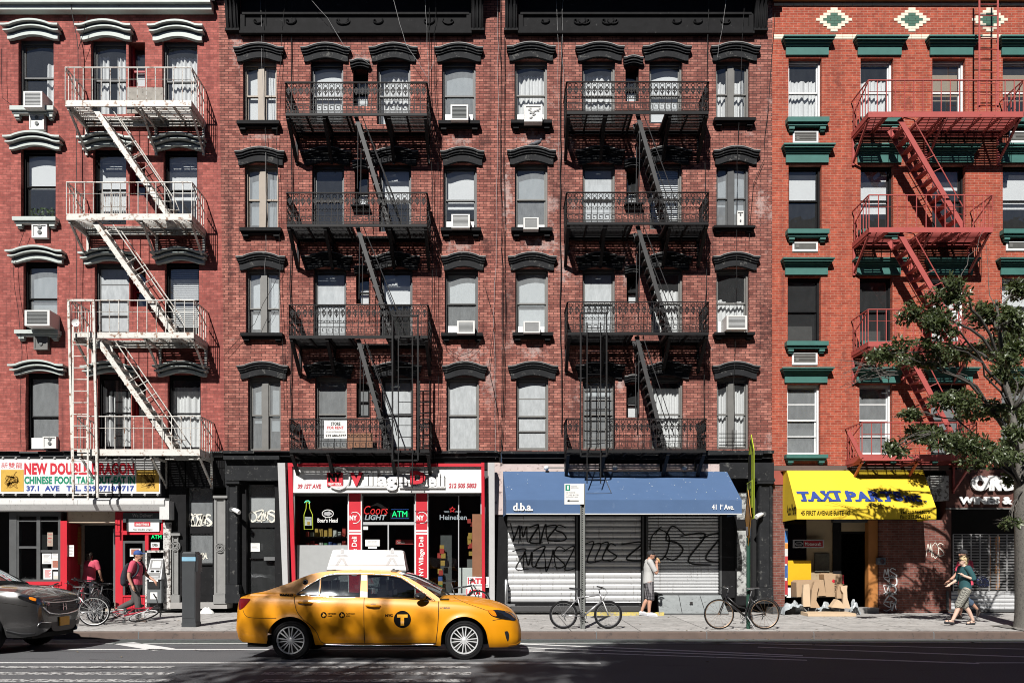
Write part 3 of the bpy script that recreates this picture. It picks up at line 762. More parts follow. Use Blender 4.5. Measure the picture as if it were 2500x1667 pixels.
# ---- the two black ornate ones
def black_escape(label, lv, lad, st, br):
    root = empty('fire_escape', (fx((lv[0][0]+lv[0][1])/2), -.5, 0), label, 'fire escape')
    for i, (a, b, yr, yf) in enumerate(lv):
        xa, xb, zt = fx(a), fx(b), fz(yf)+.03
        mid = (xa+xb)/2
        hole = None if i == 3 else (mid-.15, mid+.75, -.25, FY+.02)
        platform(root, xa, xb, zt, zt-.07, IRON, [xa+.04, xa+(xb-xa)*.27, xa+(xb-xa)*.73, xb-.04], hole)
        gaps = ((fx(lad[4]), fx(lad[5])),) if i == 3 else ()
        rail_ornate(root, xa, xb, zt, fz(yr), IRON, gaps)
    for (x0, y0), (x1, y1) in st:
        stair(root, (WX(x0,-.90), WZ(y0,-.90)), (WX(x1,-.90), WZ(y1,-.90)), STAIRP, ys=(-.90,-.42), w=.105, rodm=True)
    gf = MB(); x0, x1, y0, y1 = lad[:4]
    for x in (x0, x1): gf.bar((fx(x), FY-.06, fz(y0)), (fx(x), FY-.06, fz(y1)), .042, .04, up=(0,1,0))
    for y in (y0, y1): gf.bar((fx(x0), FY-.06, fz(y)), (fx(x1), FY-.06, fz(y)), .04, .04)
    gf.build('ladder_guide', IRON, root)
    ladder(root, fx(lad[6]), fx(lad[7]), fz(lad[8]), fz(lad[9]), FY-.12, IRON, r=.010, wd=.028)
    return root
feB = black_escape('ornate black iron fire escape on the tenement over the deli', [(697,1042,202,279),(700,1042,471,550),(706,1044,744,822),(707,1048,1023,1101)],
    (959,1021,773,1124,957,1023,974,1008,812,1192), (((868,281),(951,553)),((872,553),(957,822)),((874,828),(950,1102))), None)
feC = black_escape('ornate black iron fire escape on the tenement over the blue awning', [(1384,1730,200,275),(1384,1730,470,545),(1386,1730,737,814),(1384,1724,1022,1101)],
    (1417,1480,766,1114,1415,1483,1432,1465,790,1181), (((1556,279),(1632,547)),((1556,551),(1637,818)),((1554,820),(1625,1102))), None)
# side ladder standing on the deli's lowest balcony
ladder(feB, WX(1024,-.25), WX(1050,-.25), WZ(930,-.25), WZ(1101,-.25), -.25, IRON, name='ladder')
# ---- red one on the orange house
feD = empty('fire_escape', (WX(2300), -.5, 0), 'dusty red iron fire escape on the orange brick house, partly behind the street tree', 'fire escape')
LD = [(2120,2499,273,286,196),(2122,2424,555,567,476),(2120,2385,833,845,755),(2105,2385,1109,1124,1031)]
for i, (a, b, yt, yb, yr) in enumerate(LD):
    xa, xb, zt, zb = fx(a), fx(b), fz(yt), fz(yb)
    hole = None if i == 3 else (xa+.55, xa+1.5, -.25, FY+.02)
    platform(feD, xa, xb, zt, zb, RIRON, (xa+.04, (xa+xb)/2, xb-.05), hole)
    rail_plain(feD, xa, xb, zt, fz(yr), RIRON)
for (x0, y0), (x1, y1) in (((2196,291),(2351,555)),((2196,569),(2352,835)),((2210,845),(2352,1110))):
    stair(feD, (WX(x0,-.92), WZ(y0,-.92)), (WX(x1,-.92), WZ(y1,-.92)), RIRON, ys=(-.92,-.36), w=.13, hand=.6)
ladder(feD, WX(2391,-.55), WX(2436,-.55), WZ(-60,-.55), WZ(270,-.55), -.55, RIRON, r=.013)
b = MB(); b.bar((fx(2070)+.02,FY,fz(1055)),(fx(2104),FY,fz(1118)),.10,.04,up=(0,1,0)); b.build('brace', RIRON, feD)
# ================================================================ shops at street level
K3, K6, K4, K7 = (0,1080,2.671), (530,1080,2.671), (1200,1080,2.671), (1850,1080,2.671)
def Q(k, x, y): return k[0]+x/k[2], k[1]+y/k[2]
def sb(mb, k, r, ya, yb=0.0, m=0):
    x0, y0 = Q(k, r[0], r[1]); x1, y1 = Q(k, r[2], r[3]); return box_px(mb, x0, y0, x1, y1, ya, yb, m)
def sbox(name, k, r, ya, yb, m, parent): return sb(MB(), k, r, ya, yb).build(name, m, parent)
def sq(mb, k, pts, y, m=0):
    return mb.add([(lambda w: (w[0], y, w[1]))(W(*Q(k, *p), y)) for p in pts], [tuple(range(len(pts)))], m)
def pane(name, k, r, y, m, parent):
    mb = MB(); x0, y0, x1, y1 = r; sq(mb, k, [(x0,y1),(x1,y1),(x1,y0),(x0,y0)], y); return mb.build(name, m, parent, fixn=False)
def tx(body, k, r, y, m, parent=None, **kw):
    x0, y0 = Q(k, r[0], r[1]); x1, y1 = Q(k, r[2], r[3]); return text_px(body, x0, y0, x1, y1, y, m, parent, **kw)
def frame(mb, k, r, t, ya, yb, m=0):                  # a rectangular frame of bar t (crop px)
    x0, y0, x1, y1 = r
    sb(mb,k,(x0,y0,x1,y0+t),ya,yb,m); sb(mb,k,(x0,y1-t,x1,y1),ya,yb,m); sb(mb,k,(x0,y0+t,x0+t,y1-t),ya,yb,m); sb(mb,k,(x1-t,y0+t,x1,y1-t),ya,yb,m)
    return mb
def ribbon(mb, pts, wd, y):
    n = len(pts)
    L = []
    for i, p in enumerate(pts):
        a, b = pts[max(0,i-1)], pts[min(n-1,i+1)]; dx, dz = b[0]-a[0], b[1]-a[1]; l = math.hypot(dx, dz) or 1
        w = wd*(.5+.5*math.sin(PI*min(1, max(.12, i/(n-1)))))/2
        L.append(((p[0]-dz/l*w, y, p[1]+dx/l*w), (p[0]+dz/l*w, y, p[1]-dx/l*w)))
    vs = [q for pr in L for q in pr]
    mb.add(vs, [(2*i, 2*i+1, 2*i+3, 2*i+2) for i in range(n-1)])
def smooth_path(ctrl, per=7):
    out = []; n = len(ctrl)
    for i in range(n-1):
        p0, p1, p2, p3 = ctrl[max(0,i-1)], ctrl[i], ctrl[i+1], ctrl[min(n-1,i+2)]
        for j in range(per):
            t = j/per
            out.append(tuple(.5*((2*p1[k])+(-p0[k]+p2[k])*t+(2*p0[k]-5*p1[k]+4*p2[k]-p3[k])*t*t+(-p0[k]+3*p1[k]-3*p2[k]+p3[k])*t**3) for k in (0,1)))
    out.append(ctrl[-1]); return out
def tag_strokes(mb, k, r, y, n, wd, seed):             # spray-can lettering: looped strokes side by side
    rnd = random.Random(seed); x0, y0, x1, y1 = r
    for i in range(n):
        a = x0+(x1-x0)*i/n; w = (x1-x0)/n*1.35; kind = rnd.choice('oslmz')
        S = {'o': [(.5,0),(.05,.3),(.1,.8),(.5,1),(.9,.7),(.85,.25),(.45,.02),(.2,.2)], 's': [(.9,.1),(.4,0),(.1,.25),(.6,.5),(.95,.75),(.5,1),(0,.9)],
             'l': [(.1,0),(.25,.6),(.3,1),(.6,.4),(.8,.05),(.85,.6),(1,1)], 'm': [(0,1),(.15,.1),(.4,.7),(.6,.1),(.75,.9),(1.1,.8)], 'z': [(0,.1),(.9,0),(.2,.9),(1.2,.95)]}[kind]
        c = []
        for u, v in S:
            px, py = Q(k, a+w*(u+(rnd.random()-.5)*.15), y0+(y1-y0)*(v+(rnd.random()-.5)*.18)); c.append(W(px, py, y))
        ribbon(mb, smooth_path(c), wd*(.8+.4*rnd.random()), y)
mb = MB()
for r_, a_, b_ in ((houseA, WX(-330), EA(4)), (houseB, EA(4)+.01, EB(4)), (houseC, EB(4)+.01, EC(4)), (houseD, EC(4)+.01, WX(2830))):
    MB().box(a_, b_, .02, .36, WZ(1152 if r_ in (houseA, houseD) else 1146), WZ(1099 if r_ != houseD else 1141)).build('shop_header', BLACKP, r_)
def room(root, x0, x1, zt, depth, m, name='interior', y0=.12):
    mb = MB(); z0 = .235
    mb.quad((x0,depth,z0),(x1,depth,z0),(x1,depth,zt),(x0,depth,zt)); mb.quad((x0,y0,z0),(x1,y0,z0),(x1,depth,z0),(x0,depth,z0))
    mb.quad((x0,y0,z0),(x0,depth,z0),(x0,depth,zt),(x0,y0,zt)); mb.quad((x1,y0,z0),(x1,depth,z0),(x1,depth,zt),(x1,y0,zt)); mb.quad((x0,y0,zt),(x1,y0,zt),(x1,depth,zt),(x0,depth,zt))
    return mb.build(name, m, root, fixn=False)
ZT = WZ(1112)
def poster(label, k, r, y, m=PAPER, lines=4, ink=None, head=None, pic=None):
    o = sbox('poster', k, r, y, y+.004, m, None); tag(o, label, 'poster')
    x0, y0, x1, y1 = r; g = MB(); w, h = x1-x0, y1-y0
    if pic: sbox('picture', k, (x0+w*.12, y0+h*pic[0], x1-w*.12, y0+h*pic[1]), y-.003, y, pic[2], o)
    for i in range(lines):
        yy = y0+h*(.14+.78*i/max(1,lines))
        sb(g, k, (x0+w*.14, yy, x1-w*(.14+.2*((i*7)%3)/2), yy+h*.035), y-.003, y)
    if lines: g.build('lettering', ink or GREYINK, o)
    return o
# ---------------------------------------------------------------- Chinese takeout (left)
GOLD = mat('gold_panel', (.58,.36,.06), .5, var=.15, scale=8)
GOLDDK = mat('gold_line', (.30,.16,.02), .5)
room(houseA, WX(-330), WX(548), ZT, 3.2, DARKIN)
mb = MB()                                               # shop front frame: piers, base, transoms
sb(mb,K3,(388,455,395,905),-.05,.2); sb(mb,K3,(60,445,108,905),-.05,.2); sb(mb,K3,(105,450,395,470),-.04,.1)
sfA = mb.build('storefront', DARKG, houseA)
mb = MB(); frame(mb,K3,(108,465,392,905),14,-.03,.06); sb(mb,K3,(238,479,262,891),-.03,.06); sb(mb,K3,(120,675,238,690),-.02,.05); sb(mb,K3,(262,700,380,715),-.02,.05); sb(mb,K3,(122,505,380,515),-.02,.05)
w_ = mb.build('shop_window', DARKG, sfA)
pane('pane', K3, (108,465,392,905), .03, SHOPG, sfA)
sbox('back_board', K3, (262,470,385,905), .35, .37, DARKIN, sfA)
mb = MB()
for i in range(17): sb(mb,K3,(112+17*i,928,126+17*i,1030),-.04,.1)
sb(mb,K3,(105,905,400,928),-.08,.1); sb(mb,K3,(105,1015,400,1050),-.05,.1)
mb.build('red_base', REDP, sfA)
mb = MB(); sb(mb,K3,(394,510,436,985),-.06,.12); mb.build('red_pilaster', REDP, sfA)
mb = MB(); (xa,za),(xb,zb) = W(*Q(K3,436,1020),0), W(*Q(K3,520,470),.7)
mb.quad((xa,0,.22),(WX(Q(K3,525,0)[0],.7),.7,.22),(WX(Q(K3,525,0)[0],.7),.7,ZT-1.2),(xa,0,ZT-1.2)); mb.build('red_side_wall', REDDK, sfA, fixn=False)
sbox('lobby_ceiling', K3, (440,448,750,522), .02, .7, mat('beige_board', (.50,.40,.30), .7, var=.25, dirt=(.2,.12,.08)), sfA)
mb = MB(); frame(mb,K3,(525,520,765,1100),18,.66,.74); mb.build('door_frame', mat('worn_cream', (.38,.33,.27), .6, var=.3, dirt=(.12,.05,.04)), sfA)
mb = MB(); sb(mb,K3,(738,560,768,1040),.30,.62); sb(mb,K3,(744,750,752,830),.26,.30); mb.build('door', STEEL, sfA)
mb = MB(); frame(mb,K3,(752,452,1062,585),12,-.04,.08); sb(mb,K3,(752,460,800,1080),-.03,.2); sb(mb,K3,(945,585,968,705),-.03,.1); sb(mb,K3,(800,585,1062,600),-.04,.1)
mb.build('red_frame', REDP, sfA)
pane('pane', K3, (800,600,948,1000), .03, SHOPG, sfA); pane('pane', K3, (968,600,1058,702), .03, SHOPG, sfA)
mb = MB(); sb(mb,K3,(800,640,815,1000),-.02,.06); sb(mb,K3,(930,640,948,1000),-.02,.06); sb(mb,K3,(815,640,930,655),-.02,.06); sb(mb,K3,(815,838,930,852),-.02,.06); mb.build('shop_window', DARKG, sfA)
mb = MB()
for i in range(12): sb(mb,K3,(805+12.4*i,1005,815+12.4*i,1085),-.05,.1)
sb(mb,K3,(800,995,955,1006),-.07,.1); mb.build('red_base', REDP, sfA)
mb = MB(); sb(mb,K3,(1064,520,1112,1085),-.10,.1); sb(mb,K3,(1080,690,1098,850),-.16,-.10); mb.build('gate_rail', mat('scuffed_white', (.55,.54,.52), .6, var=.3, dirt=(.12,.10,.09), dirt_at=.52), sfA)
# roll-gate housing
mb = MB(); (xa,za),(xb,zb) = W(*Q(K3,-60,362),-.38), W(*Q(K3,1072,445),-.38)
prof = [(-.02,za+.02),(-.34,za),(-.40,za-.05),(-.40,zb+.18),(-.30,zb+.02),(-.02,zb)]
mb.add([(xa,y,z) for y,z in prof]+[(xb,y,z) for y,z in prof], [(i,(i+1)%6,6+(i+1)%6,6+i) for i in range(6)]+[tuple(range(6)), tuple(range(6,12))]); 
hs = mb.build('gate_housing', mat('housing_white', (.62,.62,.61), .55, var=.12, dirt=(.25,.24,.23), dirt_at=.62, streak=True), houseA)
sbox('end_cap', K3, (1040,380,1102,500), -.36, -.02, mat('housing_white', (0,0,0)), hs)
# sign
sgn = empty('shop_sign', (WX(193), -.25, WZ(1160)), 'white shop sign reading New Double Dragon in red with gold panels', 'sign')
sbox('sign_box', K3, (-60,92,1052,348), -.30, 0, BLACKP, sgn); sbox('sign_panel', K3, (-55,108,1044,332), -.315, -.30, WHITEP, sgn)
tx('NEW DOUBLE DRAGON', K3, (158,132,876,210), -.318, REDINK, sgn, bold=.055, spacing=1.07); tx('CHINESE FOOD TAKE OUT-EAT IN', K3, (158,219,880,271), -.318, GREENINK, sgn, bold=.055, spacing=1.05)
tx('37.1  AVE   TEL. 529-9718/9717', K3, (172,281,876,318), -.318, BLUEINK, sgn, bold=.05, spacing=1.05)
tx('新雙龍', K3, (8,130,146,167), -.318, REDINK, sgn, bold=0)
for x0, x1 in ((6,154),(889,1036)):
    p = sbox('gold_panel', K3, (x0,177,x1,318), -.322, -.315, GOLD, sgn); g = MB(); rnd = random.Random(x0)
    for i in range(9):
        c = [W(*Q(K3, x0+25+rnd.random()*100, 195+rnd.random()*105), -.325) for _ in range(4)]; ribbon(g, smooth_path(c), .025, -.326)
    g.build('swirl_pattern', GOLDDK, p, fixn=False)
g = MB()
for i in range(13):
    for yy in (101, 341):
        x, z = W(*Q(K3, 20+i*84, yy), -.32); g.lathe([(.0,-.035),(.025,-.03),(.035,0)], (x,-.315,z), 'y', 8)
g.build('bulb', mat('sign_bulb', (.4,.4,.4), .2), sgn, smooth=True)
# delivery sign, neon, posters
o = empty('window_sign', (WX(347), -.06, WZ(1272)), 'dark and white window sign reading We Deliver over the red takeout front', 'sign')
sbox('sign_panel', K3, (802,458,1056,520), -.07, -.05, mat('sign_dark', (.04,.05,.055), .5), o); sbox('sign_panel', K3, (826,520,1038,580), -.07, -.05, PAPER, o)
tx('We Deliver!', K3, (862,462,994,486), -.074, GREYINK, o); sbox('name_plate', K3, (876,518,980,545), -.076, -.07, REDINK, o); tx('seamless', K3, (884,520,972,539), -.08, PAPER, o); tx('New Double Dragon', K3, (868,560,994,575), -.074, BLACKINK, o, bold=0)
NG = emat('neon_green', (.02,1,.25), 1.8); NR = emat('neon_red', (1,.06,.06), 1.0); NY_ = emat('neon_yellow', (.9,1,.1), .7); NWH = emat('neon_white', (.9,.95,1), .55)
o = tx('ATM', K3, (986,602,1052,627), .06, NG, bold=0); o.name = 'neon_sign'; tag(o, 'green neon ATM letters in the small window above the cash machine', 'neon sign')
o = sbox('open_sign', K3, (984,650,1040,684), .0, .01, PAPER, None); tag(o, 'small white OPEN sign above the cash machine', 'sign'); tx('OPEN', K3, (992,658,1030,677), -.004, BLACKINK, o)
sbox('notice', K3, (984,686,1036,702), .0, .01, REDDK, o)
pm = mat('food_photo', (.35,.13,.09), .6, var=.6, scale=30)
poster('white menu poster in the left takeout window, left of the food photo poster', K3, (275,722,335,790), .015, lines=7)
poster('white sheet at the right edge of the left takeout window, above the food photo poster', K3, (338,702,385,755), .015, lines=5)
poster('food photo poster in the left takeout window', K3, (336,758,388,828), .014, lines=0, pic=(.15,.8,pm))
poster('menu sheet with red columns low in the left takeout window', K3, (283,820,340,890), .015, lines=8, ink=REDINK)
poster('white paper with round emblem at the bottom right of the left takeout window', K3, (348,840,386,890), .014, lines=0, pic=(.5,.92,mat('emblem', (.6,.58,.5), .7)))
poster('food photo poster in the narrow takeout window beside the cash machine', K3, (847,690,916,742), -.025, lines=0, pic=(.08,.75,pm))
o = poster('white letter A grade card in the narrow takeout window', K3, (868,756,914,795), -.025, lines=0); tx('A', K3, (878,762,896,790), -.03, BLUEINK, o)
poster('small yellowed stickers sheet in the upper part of the left takeout window', K3, (308,585,345,675), .015, mat('sticker', (.34,.27,.22), .7, var=.5, scale=18), 3, REDINK)
poster('tall orange lettered banner hanging in the takeout doorway', K3, (492,550,530,795), .55, mat('orange_banner', (.30,.085,.02), .7, var=.5, scale=12), 9, GOLDDK)
poster('folded newspapers clipped on the red doorway wall', K3, (445,668,482,742), .02, lines=6)
# ---------------------------------------------------------------- dark entrance between takeout and deli
sbox('entry_wall', K3, (1102,95,1212,1085), -.02, .3, BLACKP, houseA)
en = sbox('entry_head', K3, (1205,95,1480,290), -.02, .3, BLACKP, houseA)
mb = MB(); sb(mb,K3,(1205,545,1390,592),.14,.3); sb(mb,K3,(1205,592,1232,1042),.14,.3); sb(mb,K3,(1386,290,1396,1042),.14,.3); sb(mb,K3,(1232,785,1388,798),.13,.3); sb(mb,K3,(1232,1000,1388,1042),.14,.3)
dr = mb.build('door', BLACKP, houseA)
pane('pane', K3, (1205,292,1390,545), .2, GLASSD, dr); pane('pane', K3, (1230,592,1390,785), .2, GLASSD, dr); sbox('lower_panel', K3, (1232,798,1388,1000), .18, .25, BLACKP, dr)
g = MB(); tag_strokes(g, K3, (1228,470,1368,540), .19, 5, .06, 4); g.build('graffiti', mat('cream_spray', (.72,.70,.62), .8), dr, fixn=False)
g = MB(); tag_strokes(g, K3, (1300,715,1345,760), .19, 2, .025, 9); g.build('graffiti', mat('cream_spray', (0,)*3), dr, fixn=False)
def pilaster(root, k, r, m, y=-.14, rosette=None, name='pilaster'):
    x0,y0,x1,y1 = r; w = x1-x0; mb = MB()
    sb(mb,k,(x0,y0,x1,y1),y+.03,.05); frame(mb,k,(x0+w*.06,y0+8,x1-w*.06,y1-60),w*.14,y,y+.03); sb(mb,k,(x0-6,y1-58,x1+6,y1),y-.05,.05); sb(mb,k,(x0-8,y0-10,x1+8,y0+6),y-.06,.05)
    if rosette:
        x, z = W(*Q(k,(x0+x1)/2,rosette),y)
        for rr in (.13,.085,.05): mb.ring((x,y,z), rr, .016, 18, 5)
    return mb.build(name, m, root)
GP_ = mat('grey_pilaster', (.22,.22,.215), .55, var=.2, dirt=(.10,.10,.10), dirt_at=.66)
pilaster(houseA, K3, (1396,355,1474,1050), GP_, rosette=685); pilaster(houseA, K3, (1122,600,1164,1050), GP_, -.08, rosette=675)
sbox('door_step', K3, (1110,1042,1480,1082), -.16, .3, mat('stone_step', (.30,.29,.28), .8, var=.2, scale=8), houseA)
# white rag on the step
mb = MB(); x, z = W(*Q(K3,1360,1062),-.15)
mb.grid(lambda u,v: (x+(u-.5)*.42*(1-.3*abs(v-.5)), -.28+(v-.5)*.26, .235+.16*math.sin(PI*u)*math.sin(PI*v)*(1+.5*mnoise.noise((u*5,v*5,0)))+.03*mnoise.noise((u*9,v*9,3))), 16, 10)
tag(mb.build('cloth_bag', PAPER, None, smooth=True), 'crumpled white plastic bag on the step of the dark doorway', 'bag')
# ---------------------------------------------------------------- black door bay left of the deli
mb = MB(); sb(mb,K6,(50,92,400,232),-.10,.3); sb(mb,K6,(40,85,405,110),-.26,-.10); sb(mb,K6,(52,232,400,246),-.20,.1)
bayB = mb.build('door_bay', BLACKT, houseB)
pilaster(bayB, K6, (60,262,136,985), BLACKT, -.16); sbox('base', K6, (52,985,150,1045), -.22, .2, BLACKT, bayB)
mb = MB(); sb(mb,K6,(376,246,470,1040),-.02,.3); sb(mb,K6,(136,246,190,985),.05,.4); sb(mb,K6,(190,522,378,552),.22,.32); sb(mb,K6,(190,552,213,985),.22,.32); sb(mb,K6,(213,750,376,757),.2,.26); mb.build('door', BLACKP, bayB)
pane('pane', K6, (190,276,376,522), .27, GLASSD, bayB); pane('pane', K6, (212,552,376,985), .27, GLASS, bayB)
sbox('broken_film', K6, (215,352,376,522), .29, .30, mat('torn_film', (.34,.33,.31), .8, var=.3), bayB)
g = MB(); tag_strokes(g, K6, (208,445,372,515), .255, 4, .05, 14); g.build('graffiti', mat('cream_spray', (0,)*3), bayB, fixn=False)
sbox('push_bar', K6, (305,745,378,768), .12, .2, STEEL, bayB)
poster('white notice taped inside the black glass door left of the deli', K6, (217,655,279,710), .255, lines=5)
def cctv(label, k, x, y, yy=-.2, flip=1):
    X, Z = W(*Q(k, x, y), yy); o = empty('security_camera', (X, yy, Z), label, 'camera'); mb = MB()
    mb.lathe([(0,0),(.07,0),(.07,.04),(.04,.06)], (X-.02*flip, -.15, Z+.02), 'y', 12); mb.build('mount', DARKG, o)
    mb = MB(); mb.tube([(X,-.15,Z+.03),(X+.05*flip,-.25,Z),(X+.12*flip,-.27,Z-.01)], .02, 6); mb.tube([(X+.08*flip,-.26,Z+.01),(X+.2*flip,-.34,Z-.04),(X+.27*flip,-.38,Z-.08)], [.055,.065,.06], 10); mb.build('housing', WHITEP, o, smooth=40)
cctv('white security camera on the black pilaster left of the deli door', K6, 95, 440); 
cctv('white security camera on the black pilaster at the right end of the blue awning', K4, 1775, 470, -.2, -1)
# ---------------------------------------------------------------- deli
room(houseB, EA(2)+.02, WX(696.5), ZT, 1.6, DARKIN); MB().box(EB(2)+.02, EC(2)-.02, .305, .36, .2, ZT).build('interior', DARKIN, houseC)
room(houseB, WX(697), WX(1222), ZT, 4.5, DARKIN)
DY = .02
mb = MB(); sb(mb,K6,(470,325,1740,345),-.05,.15); sb(mb,K6,(1732,130,1860,1040),.05,.25); sb(mb,K6,(500,905,1000,1040),-.02,.12); sb(mb,K6,(1375,985,1740,1040),-.02,.12)
sfB = mb.build('storefront', DARKG, houseB)
SILV = mat('silver_frame', (.52,.53,.54), .35, .3, var=.08)
sbox('back_wall', K6, (1765,130,1860,330), .0, .05, mat('old_plaster', (.50,.42,.39), .8, var=.25, dirt=(.18,.13,.12)), sfB)
mb = MB()
frame(mb,K6,(940,335,1294,527),10,-.03,.05); frame(mb,K6,(940,527,1294,1040),9,-.03,.05); frame(mb,K6,(496,330,858,905),8,-.03,.05); frame(mb,K6,(1372,330,1726,990),8,-.03,.05)
sb(mb,K6,(1572,338,1578,985),-.01,.04); sb(mb,K6,(1112,536,1120,1040),-.03,.05)
mb.build('shop_window', SILV, sfB)
for r in ((500,333,855,905),(944,340,1290,522),(944,534,1290,1040),(1376,334,1722,985)): pane('pane', K6, r, .03, SHOPG, sfB)
sbox('lower_panel', K6, (520,668,856,905), .0, .02, mat('grey_panel', (.34,.35,.35), .5, var=.12), sfB)
for a, b in ((860,937),(1297,1371)):
    c = sbox('red_column', K6, (a,328,b,1040), -.10, .1, REDP, sfB)
    mb = MB(); sb(mb,K6,(a,570,b,582),-.104,-.10); sb(mb,K6,(a,588,b,598),-.104,-.10)
    if a > 1000: sb(mb,K6,(a,882,b,890),-.104,-.10); sb(mb,K6,(a,896,b,904),-.104,-.10)
    sb(mb,K6,(a-6,328,a,1040),-.11,.05); sb(mb,K6,(b,328,b+6,1040),-.11,.05); mb.build('stripe', WHITEP, c)
    tx('NY', K6, (a+4,474,a+52,506), -.106, WHITEP, c, bold=.04)
    x, z = W(*Q(K6, a+38, 490), -.106); MB().ring((x,-.106,z), .155, .012, 20, 4, a0=-1.9, a1=2.2).build('ring_mark', WHITEP, c)
    t = text_mesh('NY Village Deli', .015); x0, y1 = Q(K6, a+18, 868); x1, y0 = Q(K6, b-16, 612 if a > 1000 else 612)
    X0, Zb = W(x0, y1, -.106); X1, Zt = W(x1, y0, -.106)
    text_map(t, lambda u, v, w: (X0+(X1-X0)*(1-v), -.106, Zb+u), Zt-Zb, 1.0); link('lettering', t, WHITEP, c)
mb = MB()
def post(mb, k, top, bot, w0, w1, y0, y1, d):
    (xa,za),(xb,zb) = W(*Q(k,*top),y0), W(*Q(k,*bot),y1); wa, wb = w0/k[2]/88, w1/k[2]/88
    mb.add([(xb,y1,zb),(xb+wb,y1,zb),(xb+wb,y1+d,zb),(xb,y1+d,zb),(xa,y0,za),(xa+wa,y0,za),(xa+wa,y0+d,za),(xa,y0+d,za)],[(3,2,1,0),(4,5,6,7),(0,1,5,4),(1,2,6,5),(2,3,7,6),(3,0,4,7)])
post(mb,K6,(394,132),(432,1040),48,32,-.45,-.12,.2); mb.build('grey_post', mat('pale_grey_post', (.47,.47,.47), .5, var=.1), sfB); mb = MB(); post(mb,K6,(1770,130),(1776,1040),38,34,-.45,-.12,.2); mb.build('grey_post', mat('pale_grey_post', (.47,.47,.47), .5, var=.1), sfB)
mb = MB(); post(mb,K6,(460,132),(492,1040),28,22,-.42,-.14,.08); post(mb,K6,(1722,130),(1728,1020),20,20,-.42,-.14,.08); sb(mb,K6,(462,136,1738,156),-.42,-.34); mb.build('red_post', REDP, sfB)
sgn = empty('shop_sign', (WX(945), -.3, WZ(1170)), 'white deli sign with raised NY Village Deli letters in a red frame', 'sign')
sbox('sign_panel', K6, (484,154,1724,326), -.34, -.05, WHITEP, sgn)
def raised(body, r, m, d=.07, bold=.045, **kw):
    o = tx(body, K6, r, -.345-d/2, m, sgn, extrude=d/2, bold=bold, **kw); me = o.data
    me.materials.append(BLACKINK)
    for p in me.polygons:
        if abs(p.normal.y) < .7: p.material_index = 1
    return o
sbox('red_block', K6, (716,196,818,284), -.39, -.34, REDINK, sgn)
tx('NY', K6, (724,200,812,254), -.395, BLACKINK, sgn, bold=.07); tx('NEW YORK', K6, (722,262,812,278), -.395, WHITEP, sgn, bold=.03)
x, z = W(*Q(K6, 792, 232), -.40); MB().ring((x,-.40,z), .30, .022, 28, 6, a0=-2.2, a1=1.9).build('ring_mark', WHITEP, sgn)
raised('V', (866,194,952,284), REDINK, .09, .06); raised('illage', (958,196,1242,312), WHITEP); raised('D', (1258,186,1360,272), REDINK, .09, .07); raised('eli', (1366,200,1484,288), WHITEP)
mb = MB(); sb(mb,K6,(740,284,1128,296),-.40,-.34); sb(mb,K6,(1188,284,1486,296),-.40,-.34); mb.build('underline', WHITEP, sgn)
PINKRED = mat('sign_red_small', (.42,.05,.07), .6)
tx('39 1ˢᵗ AVE' if False else '39 1ST AVE', K6, (524,270,680,302), -.345, PINKRED, sgn, bold=.05, shear=.15); tx('212 505 5803', K6, (1510,264,1692,297), -.345, PINKRED, sgn, bold=.05, shear=.15)
# deli window things
o = sbox('neon_sign', K6, (1128,430,1254,500), .20, .24, BLACKP, None); tag(o, 'green lit ATM sign in the deli transom window', 'neon sign'); tx('ATM', K6, (1140,446,1240,484), .19, NG, o, bold=.0)
g = MB()
for i in range(9): sb(g,K6,(1138+13*i,434,1143+13*i,437),.19,.2); sb(g,K6,(1138+13*i,492,1143+13*i,495),.19,.2)
g.build('lamp_dot', emat('blue_dot', (.1,.3,1), 1), o)
o = empty('neon_sign', (WX(920), .2, WZ(1252)), 'red and white beer neon reading Coors Light in the deli transom window', 'neon sign')
tx('Coors', K6, (958,412,1114,468), .2, NR, o, bold=-.005, shear=.25); tx('LIGHT', K6, (962,470,1104,504), .2, NWH, o, bold=.03, shear=.2)
mb = MB(); sq(mb, K6, [(985,420),(1045,392),(1068,400),(1112,430),(1090,436),(1040,410)], .22); mb.build('mountain_mark', GREYINK, o, fixn=False)
o = empty('neon_sign', (WX(1105), .2, WZ(1260)), 'white Heineken beer neon with a red star in the right deli window', 'neon sign')
tx('Heineken', K6, (1452,470,1628,503), .2, NWH, o, bold=.01); tx('TRADE', K6, (1478,444,1514,457), .2, NWH, o, bold=0); tx('MARK', K6, (1556,444,1590,457), .2, NWH, o, bold=0)
x, z = W(*Q(K6,1534,437),.2); st = [(x+(.085 if i%2==0 else .036)*math.sin(i*PI/5), .2, z+(.085 if i%2==0 else .036)*math.cos(i*PI/5)) for i in range(10)]
MB().tube(st, .011, 5, closed=True).build('star', NR, o)
o = empty('neon_sign', (WX(752), .2, WZ(1258)), 'yellow neon beer bottle with green lime in the left deli window', 'neon sign')
bp = [(568,565),(566,470),(580,430),(582,388),(602,388),(604,430),(622,470),(624,565)]
MB().tube([(lambda w:(w[0],.2,w[1]))(W(*Q(K6,*p),.2)) for p in bp], .010, 5, closed=True).build('bottle_outline', NY_, o)
pts = [(570,392),(580,380),(595,378),(606,388),(598,398)]; MB().tube([(lambda w:(w[0],.2,w[1]))(W(*Q(K6,*p),.2)) for p in pts], .012, 5).build('lime', emat('neon_mint', (.2,1,.6), 1.5), o)
sbox('bottle_label', K6, (572,484,616,540), .21, .22, PAPER, o); tx('Corona', K6, (575,490,613,500), .2, BLUEINK, o, bold=0); sbox('crest', K6, (588,515,604,535), .2, .21, GOLD, o)
